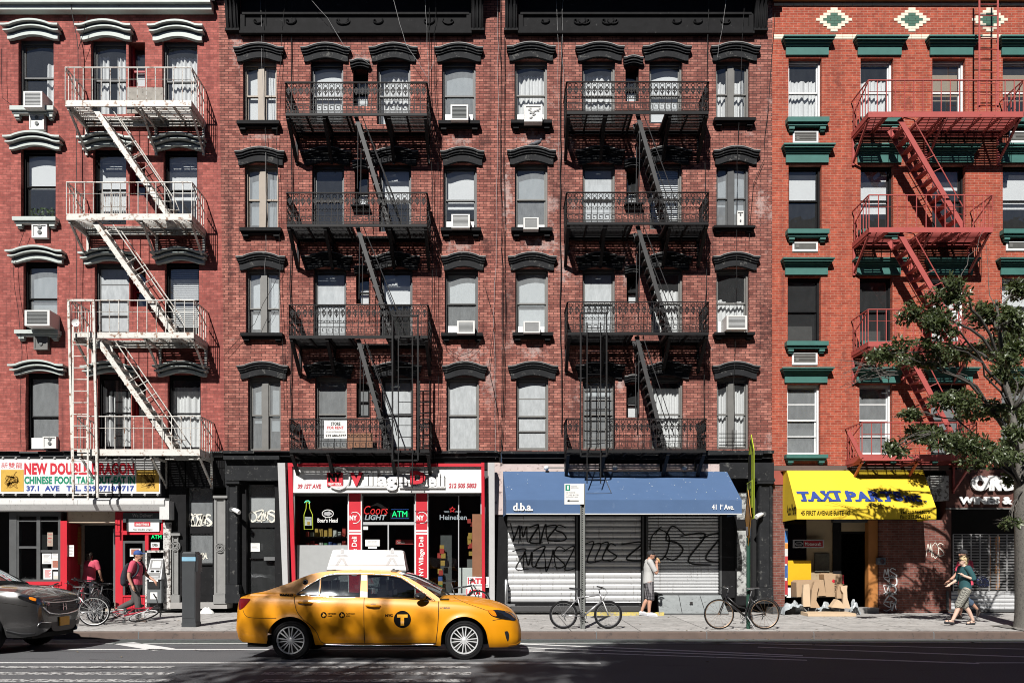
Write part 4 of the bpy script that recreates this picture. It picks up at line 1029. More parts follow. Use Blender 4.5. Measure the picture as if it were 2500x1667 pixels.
o = empty('window_sign', (WX(800), .0, WZ(1260)), 'white Boars Head lettering with an oval emblem in the left deli window', 'sign')
tx("Boar's Head", K6, (655,492,786,520), .01, PAPER, o, bold=.02)
x, z = W(*Q(K6,722,463),.0); MB().tube([(x+.155*math.cos(a*PI/12),.0,z+.105*math.sin(a*PI/12)) for a in range(24)], .012, 5, closed=True).build('oval', PAPER, o)
mb = MB(); mb.fill([[(x+.11*math.cos(a*PI/8)*(1+.2*math.sin(3*a)), z+.06*math.sin(a*PI/8)*(1+.25*math.cos(2*a))) for a in range(16)]], lambda u,v:(u,.005,v)); mb.build('emblem', GREYINK, o, fixn=False)
o = tag(sbox('notice_board', K6, (966,632,1060,675), -.03, -.02, PAPER, None), 'white notice plaque with ornate edge on the deli door glass', 'sign'); 
for i in range(4): tx(('Every Monday','Thru Friday','NY Village Deli','is Delivery')[i], K6, (985,640+8*i,1042,645+8*i), -.033, GREYINK, o, bold=0)
sbox('medallion', K6, (985,672,1042,690), -.03, -.02, PAPER, o)
poster('small white card at the top of the deli door', K6, (950,546,984,568), -.02, lines=2)
tag(sbox('board', K6, (1664,466,1726,872), -.06, -.04, mat('brown_board', (.20,.085,.04), .55, var=.35, scale=3), None), 'tall brown wooden board standing in front of the right deli window', 'board')
for lab, r, nt_ in (('upper red and white ATM sign at the right end of the deli front',(1632,874,1772,944),1),('lower red and white ATM sign at the right end of the deli front',(1622,948,1732,1016),2)):
    o = tag(sbox('atm_sign', K6, r, -.10, -.07, WHITEP, None), lab, 'sign'); x0,y0,x1,y1 = r
    tx('ATM', K6, (x0+14,y0+8,x1-16,y1-24), -.104, REDINK, o, bold=.05); sbox('stripe', K6, (x0+4,y1-18,x1-4,y1-8), -.103, -.10, GREYINK, o)
    sbox('side_mark', K6, (x0+3,y0+4,x0+10,y1-22), -.103, -.10, REDINK, o)
# stock behind the deli glass
rnd = random.Random(11); PK = [mat('pack_%s' % n, c, .5, var=.3, scale=20) for n, c in (('red',(.4,.04,.03)),('gold',(.4,.25,.05)),('blue',(.05,.1,.3)),('white',(.5,.5,.48)),('green',(.06,.2,.08)))]
sh = MB()
for i in range(5): sh.box(WX(728), WX(838), .7, 1.0, .9+.36*i, .93+.36*i)
sh.box(WX(1072), WX(1100), .5, .8, .3, 2.4); o = sh.build('shop_shelf', DARKG, None); tag(o, 'dim stock shelf behind the left deli window glass', 'shelf')
for i in range(5):
    for j in range(9):
        h = .12+.14*rnd.random(); x = WX(732+11.5*j); w = .09
        MB().box(x, x+w, .66, .8, .93+.36*i, .93+.36*i+h).build('packet', rnd.choice(PK), o)
o = empty('snack_rack', (WX(1076), .3, .3), 'hanging strip of snack packets inside the right deli window, beside the red column', 'rack')
for i in range(14):
    X, Z = W(*Q(K6, 1462+rnd.uniform(-14,14), 680+rnd.random()*270), .25); m = MB(); m.box(X-.06, X+.06, .2+.01*i, .23+.01*i, Z-.07, Z+.07); m.build('packet', PK[0 if i%2 else 1] if Z > 1.2 else PK[rnd.randrange(5)], o)
o = empty('snack_rack', (WX(1150), .3, .3), 'hanging strip of snack packets inside the right deli window, beside the brown board', 'rack')
for i in range(12):
    X, Z = W(*Q(K6, 1652+rnd.uniform(-10,10), 500+rnd.random()*240), .25); m = MB(); m.box(X-.05, X+.05, .2+.01*i, .23+.01*i, Z-.06, Z+.06); m.build('packet', PK[i%2], o)
o = tag(sbox('menu_light_box', K6, (1165,632,1280,664), .9, 1.0, mat('menu_red', (.35,.03,.03), .5), None), 'dim red drinks sign hanging inside the deli behind the door', 'sign'); tx('Coca-Cola', K6, (1172,640,1222,656), .88, PAPER, o, bold=0, shear=.2)
mb = MB(); sb(mb,K6,(1578,815,1700,1030),.25,.6); o = tag(mb.build('ice_freezer', WHITEP, None), 'white freezer chest inside the right deli window', 'freezer'); sb(MB(),K6,(1630,760,1720,815),.25,.6).build('lid', GREYP, o)
# ---------------------------------------------------------------- bar under the blue awning
def shutter(root, k, r, y, pitch, m, name='roll_shutter'):
    (xa,za),(xb,zb) = W(*Q(k,r[0],r[1]),y), W(*Q(k,r[2],r[3]),y); n = max(1, int((za-zb)/pitch)); pr = []
    for i in range(n):
        z = zb+(za-zb)*i/n; h = (za-zb)/n
        pr += [(y+.022,z),(y+.004,z+h*.10),(y-.012,z+h*.35),(y-.012,z+h*.7),(y+.004,z+h*.90),(y+.022,z+h*.985)]
    pr.append((y+.02,za)); mb = MB()
    mb.add([(xa,a,b) for a,b in pr]+[(xb,a,b) for a,b in pr], [(i,len(pr)+i,len(pr)+i+1,i+1) for i in range(len(pr)-1)])
    o = mb.build(name, m, root, fixn=False)
    mb = MB(); mb.box(xa-.06, xa, y-.06, y+.1, zb, za); mb.box(xb, xb+.06, y-.06, y+.1, zb, za); mb.box(xa, xb, y-.03, y+.03, zb-.05, zb); mb.build('guide_rail', DARKG, o)
    return o
mb = MB(); sb(mb,K4,(20,150,1500,480),.03,.3); sb(mb,K4,(20,480,100,1040),.0,.3); sb(mb,K4,(545,470,612,1080),.05,.3); sb(mb,K4,(975,470,1022,1080),.05,.3); sb(mb,K4,(1482,470,1592,1010),.05,.3)
sfC = mb.build('storefront', BLACKP, houseC)
sbox('plaster_band', K4, (20,140,1490,470), -.02, .03, mat('old_pink_plaster', (.52,.43,.41), .8, var=.2, dirt=(.2,.14,.13), dirt_at=.6), sfC)
SHUT = mat('galvanised_slats', (.58,.59,.60), .42, .25, var=.10, dirt=(.28,.27,.26), dirt_at=.60, scale=3, streak=True, bumpy=.2)
s1 = shutter(sfC, K4, (104,470,548,1042), .10, .155, SHUT); s2 = shutter(sfC, K4, (606,470,978,1072), .10, .155, SHUT); s3 = shutter(sfC, K4, (1020,470,1484,985), .10, .088, SHUT)
SPRAY = mat('black_spray', (.008,.008,.009), .6)
for s_, rs, n in ((s1,((120,535,470,650),(140,690,530,830)),6),(s2,((612,660,800,775),(850,660,965,775)),4),(s3,((1035,560,1230,770),(1240,600,1480,790)),2)):
    g = MB()
    for j, r in enumerate(rs): tag_strokes(g, K4, r, .080, n if n != 4 or j == 0 else 1, .042, 30+j+n)
    g.build('graffiti', SPRAY, s_, fixn=False)
mb = MB(); sb(mb,K4,(104,1042,980,1085),.05,.3); sb(mb,K4,(20,1040,104,1075),-.05,.3); mb.build('threshold', BLACKP, sfC)
aw = empty('awning', (WX(1500), -.75, 3.5), 'blue fabric awning of the bar with white street number lettering', 'awning')
AWB = mat('blue_canvas', (.062,.118,.235), .8, var=.10, scale=2.5, dirt=(.10,.16,.27), dirt_at=.66, bumpy=.15)
xa, xb = WX(1228), WX(1773); ya = -1.5; x0, x1 = WX(1236,ya), WX(1811,ya); zt = WZ(1151); zv = WZ(1220,ya); zb = WZ(1254,ya)
def sag(u, v): return -.035*math.sin(PI*u)*math.sin(PI*((v*4)%1))**2
mb = MB(); mb.grid(lambda u,v: (xa+(xb-xa)*v+(x0-xa+(x1-x0-xb+xa)*v)*u, -.06+(ya+.06)*u, zt+(zv-zt)*u+sag(u,v)), 10, 32)
mb.build('canopy', AWB, aw, smooth=True, fixn=False)
mb = MB(); mb.grid(lambda u,v: (x0+(x1-x0)*v, ya-.004+.012*math.sin(v*19)*u, zv+(zb-zv)*u), 3, 40); mb.build('valance', AWB, aw, smooth=True, fixn=False)
mb = MB(); mb.add([(xa,-.06,zt),(x0,ya,zv),(x0,ya,zb),(xa,-.06,zb)],[(0,1,2,3)]); mb.build('side_panel', AWB, aw, fixn=False)
mb = MB(); mb.add([(xb,-.06,zt),(x1,ya,zv),(x1,ya,zb),(xb,-.06,zb)],[(0,1,2,3)]); mb.build('side_panel', AWB, aw, fixn=False)
mb = MB(); mb.bar((x0,ya-.012,zb),(x1,ya-.012,zb),.02,.02); mb.build('hem', WHITEP, aw)
tx('d.b.a.', K4, (140,393,270,445), ya-.03, WHITEP, aw, bold=.03); tx('41 1', K4, (1437,402,1496,436), ya-.03, WHITEP, aw, bold=.02); tx('ST', K4, (1498,404,1513,416), ya-.03, WHITEP, aw, bold=.01); tx('Ave.', K4, (1516,402,1582,437), ya-.03, WHITEP, aw, bold=.02)
mb = MB(); pt = lambda px, py: (lambda u: (W(*Q(K4,px,py),-1.0)[0], -.06+(ya+.06)*u-.012, zt+(zv-zt)*u+.006))((py-190)/185)
for a, b in (((612,333),(775,333)),((775,333),(755,225))): mb.bar(pt(*a), pt(*b), .015, .008)
mb.build('patch_seam', DARKG, aw)
rnd = random.Random(5); mb = MB()
for i in range(90):
    u = rnd.random()**2; v = .5+.5*rnd.random() if rnd.random() < .7 else rnd.random(); s = .004+.006*rnd.random()
    X = xa+(xb-xa)*v; Y = -.06+(ya+.06)*u; Z = zt+(zv-zt)*u+sag(u,v)+.004
    mb.quad((X-s,Y-s,Z-s*.6),(X+s,Y-s,Z-s*.6),(X+s,Y+s,Z+s*.6),(X-s,Y+s,Z+s*.6))
mb.build('bird_dropping', PAPER, aw, fixn=False)
# cellar hatch, threshold, yellow kerb strip, right pier
mb = MB(); (a,_),(b,_) = W(*Q(K4,1085,985),0), W(*Q(K4,1500,985),0); a2, b2 = WX(Q(K4,1090,0)[0],-.75), WX(Q(K4,1545,0)[0],-.75)
for i in range(3):
    u0, u1 = i/3+.004, (i+1)/3-.004
    mb.add([(a2+(b2-a2)*u0,-.78,.27),(a2+(b2-a2)*u1,-.78,.27),(a+(b-a)*u1,.05,.72),(a+(b-a)*u0,.05,.72)],[(0,1,2,3)])
hatch = mb.build('cellar_hatch', mat('hatch_steel', (.27,.29,.295), .55, .1, var=.25, dirt=(.10,.10,.10)), sfC, fixn=False)
mb = MB(); mb.add([(a,.06,.2),(b,.06,.2),(b,.06,.72),(a,.06,.72),(a2,-.78,.2),(b2,-.78,.2),(b2,-.78,.27),(a2,-.78,.27)],[(0,4,7,3),(1,2,6,5),(4,5,6,7)]); mb.build('hatch_base', DARKG, hatch, fixn=False)
x, z = W(*Q(K4,1300,1025),-.4); MB().box(x-.04,x+.04,-.46,-.40,.50,.56).build('padlock', CHROME, hatch)
sbox('yellow_edge', K4, (612,1106,1126,1134), -.95, -.80, mat('worn_yellow', (.52,.42,.12), .7, var=.3, dirt=(.3,.28,.25), dirt_at=.55), sfC)
sbox('iron_grate', K4, (130,1070,980,1100), -.7, -.1, mat('grate_iron', (.06,.06,.062), .6, .3, var=.4, scale=40), sfC)
mb = MB(); sb(mb,K4,(1592,500,1700,560),.0,.2); sb(mb,K4,(1592,480,1600,1000),-.02,.2); sb(mb,K4,(1690,340,1702,1010),-.02,.2); sb(mb,K4,(1592,1000,1702,1060),-.05,.2); mb.build('side_door', BLACKP, sfC)
sbox('pasted_panel', K4, (1600,330,1690,1000), .06, .1, mat('torn_posters', (.36,.37,.36), .75, var=.6, scale=5, dirt=(.07,.07,.07), dirt_at=.5), sfC)
mb = MB(); sb(mb,K4,(1490,130,1842,232),-.08,.3); sb(mb,K4,(1730,232,1850,252),-.24,.1); ent = mb.build('entablature', BLACKT, sfC)
pilaster(sfC, K4, (1742,262,1832,1000), BLACKT, -.17); sbox('base', K4, (1730,1000,1840,1050), -.24, .2, BLACKT, sfC)
mb = MB(); (x,z0),(x2,z1) = W(*Q(K4,95,1060),-.1), W(*Q(K4,95,900),-.1); mb.tube([(x,0,z1),(x,-.16,z1),(x,-.2,z1-.06),(x,-.2,z0+.05),(x+.1,-.22,z0),(x+.25,-.24,z0)], .045, 8); mb.build('standpipe', STEEL, sfC, smooth=40)
mb = MB(); mb.bar((WX(Q(K4,350,0)[0],-.15),-.15,WZ(1143)),(WX(Q(K4,830,0)[0],-.15),-.15,WZ(1143)),.03,.03)
o = mb.build('lamp_bar', GREYP, None); tag(o, 'thin lamp bar with round lamps above the blue awning', 'lamp bar')
for px in (358, 805, 1258):
    X, Z = W(*Q(K4,px,165),-.16); MB().lathe([(0,-.07),(.05,-.05),(.07,0),(.05,.05),(0,.07)], (X,-.16,Z), 'y', 12).build('lamp', WHITEP, o, smooth=True)
# ---------------------------------------------------------------- taxi parts shop
sfD = sbox('storefront', K7, (105,150,1245,182), -.06, .2, mat('brown_band', (.10,.07,.06), .7, var=.3), houseD)
room(houseD, WX(1887), WX(2318), ZT, 3.0, DARKIN); 
sbox('brick_pier', K7, (102,275,176,1080), -.03, .3, BR_D2, sfD); sbox('pier_cap', K7, (102,180,176,275), -.06, .3, mat('red_stucco', (.30,.07,.05), .8, var=.2), sfD)
sbox('brick_wall', K7, (790,505,1228,1110), -.03, .3, BR_D2, sfD); sbox('wall_head', K7, (500,480,800,520), .05, .3, DARKG, sfD)
mp_ = MB(); sb(mp_,K7,(176,560,196,1000),-.02,.3); mp = mp_.build('painted_jamb', mat('mural_white', (.6,.6,.58), .6), sfD)
for i, (c, y0, y1) in enumerate((((.04,.16,.42),575,650),((.45,.05,.05),740,790),((.55,.22,.04),655,690),((.04,.10,.30),800,880),((.40,.03,.04),900,990))):
    sbox('mural_patch', K7, (177,y0,196,y1), -.024, -.02, mat('mural_%s' % 'abcde'[i], c, .6, var=.4, scale=12), mp)
PLY = mat('pine_board', (.40,.31,.19), .65, var=.25, scale=2, dirt=(.22,.13,.06), dirt_at=.68)
sbox('wood_panel', K7, (318,500,492,1010), .25, .28, PLY, sfD); sbox('wood_transom', K7, (540,500,720,578), .2, .24, PLY, sfD)
mb = MB(); sb(mb,K7,(492,500,545,1075),.2,.3); sb(mb,K7,(545,578,722,590),.2,.3); mb.build('door_frame', BLACKP, sfD)
pane('pane', K7, (196,510,320,1000), .1, SHOPG, sfD)
sbox('orange_post', K7, (722,505,782,1106), .0, .22, mat('orange_wood', (.42,.17,.045), .55, var=.25, scale=3, dirt=(.25,.09,.03), dirt_at=.66), sfD)
yb_ = sbox('yellow_panel', K7, (192,768,348,928), -.02, .05, mat('yellow_board', (.68,.40,.01), .5, var=.06), sfD)
sbox('white_panel', K7, (190,945,260,1010), -.02, .05, PAPER, sfD); sbox('door_step', K7, (300,1075,790,1112), -.2, .2, mat('stone_step', (0,)*3), sfD)
sbox('dark_step', K7, (100,1075,245,1135), -.55, .0, mat('dark_stone', (.07,.07,.07), .8, var=.3), sfD)
g = MB(); WS = mat('white_spray', (.72,.72,.72), .7)
for i in range(5): tag_strokes(g, K7, (818,818+54*i,895,880+54*i), -.036, 2, .035, 50+i)
g.build('graffiti', WS, sfD, fixn=False)
g = MB(); tag_strokes(g, K7, (1100,655,1205,745), -.036, 3, .02, 61); g.build('graffiti', mat('cream_spray', (0,)*3), sfD, fixn=False)
MB().add([],[]) 
o = empty('window_sign', (WX(1974), .05, WZ(1326)), 'framed sign reading Motorcraft in red and black under the yellow awning', 'sign')
sbox('frame', K7, (232,632,432,686), .04, .09, SILV, o); sbox('black_half', K7, (240,640,298,678), .035, .04, BLACKP, o); sbox('red_half', K7, (300,640,424,678), .035, .04, REDDK, o)
tx('Motorcraft', K7, (308,649,414,671), .03, PAPER, o, bold=.01); x, z = W(*Q(K7,269,659),.03); MB().tube([(x+.1*math.cos(a*PI/10),.03,z+.05*math.sin(a*PI/10)) for a in range(20)], .008, 5, closed=True).build('oval', GREYINK, o); tx('Ford', K7, (252,652,286,667), .03, GREYINK, o, bold=0, shear=.2)
sbox('framed_picture', K7, (372,722,468,840), .2, .24, mat('dim_picture', (.10,.10,.08), .5, var=.8, scale=9), sfD)
tag(empty('electric_meter', (WX(2153), -.1, WZ(1370)), 'small grey electric meter box on the brick wall beside the orange post', 'meter'))
mt = bpy.data.objects['electric_meter']; sbox('meter_box', K7, (782,752,834,795), -.14, -.03, mat('meter_blue', (.12,.15,.18), .5), mt); x, z = W(*Q(K7,812,775),-.17); MB().lathe([(.0,0),(.06,0),(.06,.04)], (x,-.18,z), 'y', 12).build('dial', CHROME, mt)
# yellow awning
aw = empty('awning', (WX(2100), -.6, 3.5), 'yellow awning with blue Taxi Parts lettering and black address', 'awning')
AWY = mat('yellow_canvas', (.74,.52,.025), .7, var=.05, scale=2)
ya = -1.25; zt = WZ(1148,-.35); xa, xb = WX(1921,-.35), WX(2254,-.35); x0, x1 = WX(1945,ya), WX(2286,ya); zv, zb = WZ(1241,ya), WZ(1267,ya); xw = WX(1904)
mb = MB(); mb.grid(lambda u,v: (xa+(xb-xa)*v+(x0-xa+(x1-x0-xb+xa)*v)*u, -.35+(ya+.35)*u, zt+(zv-zt)*u-.02*math.sin(PI*u)*abs(math.sin(v*3*PI))), 8, 30); mb.build('canopy', AWY, aw, smooth=True, fixn=False)
mb = MB(); mb.quad((xa,-.35,zt),(xb,-.35,zt),(xb,0,zt+.02),(xa-.1,0,zt+.02)); mb.build('top_panel', mat('cream_canvas', (.7,.62,.4), .7), aw, fixn=False)
mb = MB(); mb.grid(lambda u,v: (x0+(x1-x0)*v, ya, zv+(zb-zv)*u), 2, 12); mb.build('valance', AWY, aw, fixn=False)
for e, f, nme in ((xa, x0, 'side_panel'), (xb, x1, 'side_panel')):
    mb = MB(); mb.add([(e-.0,0,zt+.02),(e,-.35,zt),(f,ya,zv),(f,ya,zb),(e-.0,0,zb)],[(0,1,2,3,4)]); mb.build(nme, AWY, aw, fixn=False)
dn = Vector((0, ya+.35, zv-zt)).normalized(); nn = Vector((0, dn.z, -dn.y)); nn = -nn if nn.y > 0 else nn
def slopetext(body, r, m, bold, serif=False, **kw):
    me = text_mesh(body, bold, **kw); (px0,py0),(px1,py1) = Q(K7,r[0],r[1]), Q(K7,r[2],r[3])
    def slp(py): u = (py-1148)/(1241-1148); return u, -.35+(ya+.35)*u
    u0, y0 = slp(py0); u1, y1 = slp(py1); X0, X1 = WX(px0,(y0+y1)/2), WX(px1,(y0+y1)/2); L = math.hypot(ya+.35, zv-zt)
    base = Vector((0,-.35,zt))
    text_map(me, lambda u, v, w: Vector((X0+u,0,0))+base+dn*(L*(u1+(u0-u1)*v))+nn*.012, X1-X0, 1.0); return link('lettering', me, m, aw)
def slab(body, r, m):                                  # heavy slab-serif capitals: bold letters plus serif bars
    slopetext(body, r, m, .055)
for ch_, r_ in (('T',(260,322,338,382)),('A',(334,322,412,382)),('X',(412,322,486,382)),('I',(502,322,528,382)),('P',(576,322,644,382)),('A',(642,322,726,383)),('R',(728,322,806,383)),('T',(806,322,884,384)),('S',(886,321,940,385)),('I',(956,348,970,389)),('N',(976,348,1016,389)),('C',(1020,347,1064,390)),('.',(1092,382,1102,390))): slab(ch_, r_, BLUEINK)
g = MB(); L_ = math.hypot(ya+.35, zv-zt)
def serif(cx0, cx1, cy):
    py = Q(K7,0,cy)[1]; u = (py-1148)/93; y = -.35+(ya+.35)*u; a = WX(Q(K7,cx0,0)[0],y); b = WX(Q(K7,cx1,0)[0],y)
    p = Vector((0,-.35,zt))+dn*(L_*u)+nn*.016; q = dn*.035
    g.quad((a,p.y+q.y,p.z+q.z),(b,p.y+q.y,p.z+q.z),(b,p.y-q.y,p.z-q.z),(a,p.y-q.y,p.z-q.z))
for a, b, c in ((282,318,380),(328,362,380),(386,420,380),(408,438,380),(462,492,380),(408,438,325),(462,492,325),(490,540,325),(490,540,380),(568,612,380),(568,590,325),(636,668,381),(700,734,381),(720,760,381),(782,812,381),(720,742,325),(828,864,382)): serif(a, b, c)
g.build('lettering', BLUEINK, aw, fixn=False)
tx('45 FIRST AVENUE SUITE 1C', K7, (281,444,600,474), ya-.006, BLACKINK, aw, bold=.02); tx('Tel: 212.564.5275', K7, (930,441,1122,464), ya-.006, BLACKINK, aw, bold=.02); tx('Fax: 212.564.5384', K7, (930,472,1128,495), ya-.006, BLACKINK, aw, bold=.02)
me = text_mesh('Auto Parts', .03); e = Vector((xa-.0, -.25, 0)); f = Vector((x0, ya, 0)); dd = (f-e)
text_map(me, lambda u, v, w: (e.x+dd.x*(.12+.84*u)-.008, e.y+dd.y*(.12+.84*u), zb+.13+.30*v), 1.0, 1.0); link('lettering', me, BLACKINK, aw)
# ---------------------------------------------------------------- liquor shop
mb = MB(); sb(mb,K7,(1228,175,2400,430),-.02,.3); sb(mb,K7,(1228,430,1262,1110),-.02,.3)
sfE = mb.build('storefront', mat('maroon_board', (.11,.045,.035), .6, var=.3, dirt=(.05,.02,.02), dirt_at=.6), houseD)
sbox('trim', K7, (1228,425,2400,434), -.06, 0, GREYP, sfE); sbox('vent_panel', K7, (1122,215,1245,378), -.08, .2, mat('scuffed_white', (0,)*3), sfD)
sgn = empty('shop_sign', (WX(2460), -.05, WZ(1190)), 'white raised Wines and Spirits letters on a maroon board behind the tree', 'sign')
tx('ORD', K7, (1390,214,1690,316), -.10, WHITEP, sgn, bold=.08, extrude=.035); tx('WINES & SPIRITS', K7, (1312,352,1940,402), -.08, WHITEP, sgn, bold=.05, extrude=.02)
room(houseD, WX(2322), WX(2830), ZT, 2.5, DARKIN)
g = MB(); (xa,za),(xb,zb) = W(*Q(K7,1275,598),-.03), W(*Q(K7,1800,968),-.03)
for i in range(38): z = zb+(za-zb)*i/37; g.box(xa, xb, -.03, -.02, z-.006, z+.006)
for i in range(10): x = xa+(xb-xa)*i/9; g.box(x-.012, x+.012, -.035, -.015, zb, za)
gate = g.build('roll_gate', mat('gate_steel', (.50,.50,.50), .4, .5), sfE)
shutter(sfE, K7, (1238,968,1800,1090), .0, .10, SHUT)
for a, b in ((1553,1578),(1508,1520)): sbox('orange_strip', K7, (a,612,b,960), .4, .45, mat('orange_wood', (0,)*3), sfE)
# ================================================================ vehicles (local: x forward from the tail, y across with the near side negative, z up)
TAXI = mat('taxi_yellow', (.72,.285,.005), .40, var=.08, scale=1.3, coat=.2, spec=.35, dirt=(.50,.20,.012), dirt_at=.68)
GREYCAR = mat('grey_metallic', (.085,.083,.083), .26, .65, var=.06, scale=3, coat=.8)
CARGLASS = glassmat('car_glass', (.42,.46,.46), .12)
SEAM = mat('panel_gap', (.012,.010,.006), .8)
LENS = glassmat('lamp_lens', (.85,.87,.88), .22)
TAILR = mat('tail_red', (.16,.008,.01), .15, var=.2, coat=.6)
AMBER = mat('amber_lens', (.85,.22,.01), .15, coat=.6)
UNDER = mat('underbody', (.01,.01,.01), .9)
class Car:
    def __init__(s, L, w, top, bot, sill, wheels, Rarch, crown, profs=None, taper=None):
        s.L, s.w, s.top, s.bot, s.sill, s.wheels, s.Ra, s.crown = L, w, top, bot, sill, wheels, Rarch, crown
        s.taper = taper or [(0,.80),(.04,.87),(.12,.94),(.35,.985),(.8,1),(L-.9,1),(L-.45,.965),(L-.18,.87),(L-.06,.76),(L,.62)]
    def half(s, x): return s.w*sinterp(s.taper, x)
    def side_t(s, t): return sinterp([(0,.90),(.10,.955),(.30,.995),(.55,1.0),(.78,.985),(.92,.955),(1,.915)], t)
    def zbot(s, x):
        z = interp(s.bot, x)
        for wx, wz in s.wheels:
            d = abs(x-wx)
            if d < s.Ra: z = max(z, wz+math.sqrt(s.Ra**2-d*d))
        return z
    def y(s, x, z):
        zt, zb = sinterp(s.top, x), interp(s.bot, x)
        return s.half(x)*s.side_t(max(0, min(1, (z-zb)/(zt-zb))))
    def body(s, m, parent, cut=None, name='body', flare=.02):
        xs = set([0, s.L]); k = int(s.L/.03)
        for i in range(k+1): xs.add(s.L*i/k)
        for i in range(14): xs.add(.16*(i/14)**1.7); xs.add(s.L-.30*(i/14)**1.7)
        for wx, wz in s.wheels:
            zb = interp(s.bot, wx); d = math.sqrt(max(0, s.Ra**2-(zb-wz)**2))
            for e in (-1, 1):
                for q in (d-.001, d+.001, s.Ra*.985, s.Ra*.95): xs.add(wx+e*q)
        xs = sorted(xs); rings = []; NS, NT = 14, 12
        for x in xs:
            zt, zb0, zb = sinterp(s.top, x), interp(s.bot, x), s.zbot(x); h = s.half(x); ring = []; cr = interp(s.crown, x)
            for sgn in (-1, 1):
                side = []
                for i in range(NS+1):
                    u = i/NS; z = zb+(zt-zb)*u; t = max(0, min(1, (z-zb0)/(zt-zb0))); yy = h*s.side_t(t)
                    for wx, wz in s.wheels:                # lip that stands out round the arch
                        r = math.hypot(x-wx, z-wz)
                        if r < s.Ra+.09: yy += flare*max(0, 1-(r-s.Ra)/.09)**2
                    side.append((x, sgn*yy, z))
                tops = []
                for i in range(1, NT+1):
                    v = 1-i/NT; yy = h*s.side_t(1)*v
                    tops.append((x, sgn*yy, zt+cr*(1-v**2.4)))
                ring.append(side+tops)
            rings.append(ring[0]+ring[1][::-1])
        mb = MB(); n = len(rings[0])
        for r in rings: mb.v += r
        for i in range(len(rings)-1):
            for j in range(n-1):
                if cut and cut[0] < (xs[i]+xs[i+1])/2 < cut[1] and NS+2 <= j < n-NS-3: continue
                a = i*n+j; mb.f.append([a, a+n, a+n+1, a+1]); mb.m.append(0)
        for i in (0, len(rings)-1): mb.f.append([i*n+j for j in range(n)]); mb.m.append(0)
        o = mb.build(name, m, parent, smooth=42); s.bodyobj = o
        bm = bmesh.new(); bm.from_mesh(o.data); s.bvh = BVHTree.FromBMesh(bm); bm.free()
        u = MB()                                           # wheel wells and floor
        zs = s.sill
        for i in range(40):
            x0, x1 = s.L*.04+s.L*.92*i/40, s.L*.04+s.L*.92*(i+1)/40
            z = min(.75, max(zs+.06, max(s.zbot(x0), s.zbot(x1))+.012)); h = s.half((x0+x1)/2)*.9
            if z > zs+.1: u.box(x0, x1, -h, h, z, z+.04); u.box(x0, x1, -h*.62, h*.62, zs, z)
            else: u.box(x0, x1, -h*.93, h*.93, zs-.02, z)
        u.build('underbody', UNDER, parent); return o
    def hit(s, p, d):
        q = s.bvh.ray_cast(Vector(p), Vector(d)); return q[0], q[1]
    def patch(s, name, outline, m, parent, axis='y', off=.004, rings=5):
        """a fitting that follows the body: outline in (x,z) seen from the side, or (y,z) seen from the front"""
        P = smooth_path(outline+[outline[0]], 5)[:-1]; cx = sum(p[0] for p in P)/len(P); cz = sum(p[1] for p in P)/len(P); mb = MB(); n = len(P); ok = []
        for k in range(rings+1):
            for a, b in P:
                u, v = cx+(a-cx)*k/rings, cz+(b-cz)*k/rings
                o_, d_ = ((u, -5, v), (0, 1, 0)) if axis == 'y' else ((20, u, v), (-1, 0, 0))
                h, nrm = s.hit(o_, d_)
                if h is None: h = Vector((u, -s.half(u), v)) if axis == 'y' else Vector((s.L, u, v)); nrm = -Vector(d_)
                if nrm.dot(Vector(d_)) > 0: nrm = -nrm
                mb.v.append(tuple(h+nrm*off))
        for k in range(rings):
            for j in range(n): mb.f.append([k*n+j, k*n+(j+1)%n, (k+1)*n+(j+1)%n, (k+1)*n+j]); mb.m.append(0)
        return mb.build(name, m, parent, smooth=50)
    def line(s, pts, r, m, parent, name, per=8, off=.002, axis='y', yfn=None):
        P = smooth_path(pts, per); out = []
        for a, b in P:
            if yfn: out.append((a, -yfn(a, b)-off, b)); continue
            h, nrm = s.hit((a,-5,b),(0,1,0)) if axis == 'y' else s.hit((20,a,b),(-1,0,0))
            if h is None: h = Vector((a,-s.half(a),b)) if axis == 'y' else Vector((s.L, a, b))
            out.append(tuple(h+(Vector((0,-off,0)) if axis == 'y' else Vector((off,0,0)))))
        return MB().tube(out, r, 5).build(name, m, parent, smooth=True)
    def lettering(s, body, x0, x1, z0, z1, m, parent, bold=.02, shear=0, off=.005):
        me = text_mesh(body, bold, shear)
        def fn(u, v, w):
            h, _ = s.hit((x0+u,-5,z0+v),(0,1,0)); y = h.y if h else -s.half(x0+u); return (x0+u, y-off, z0+v)
        return link('lettering', text_map(me, fn, x1-x0, z1-z0), m, parent)
    def disc(s, x, z, r, m, parent, name='emblem', off=.004):
        return s.patch(name, [(x+r*math.cos(a*PI/8), z+r*math.sin(a*PI/8)) for a in range(16)], m, parent, off=off)
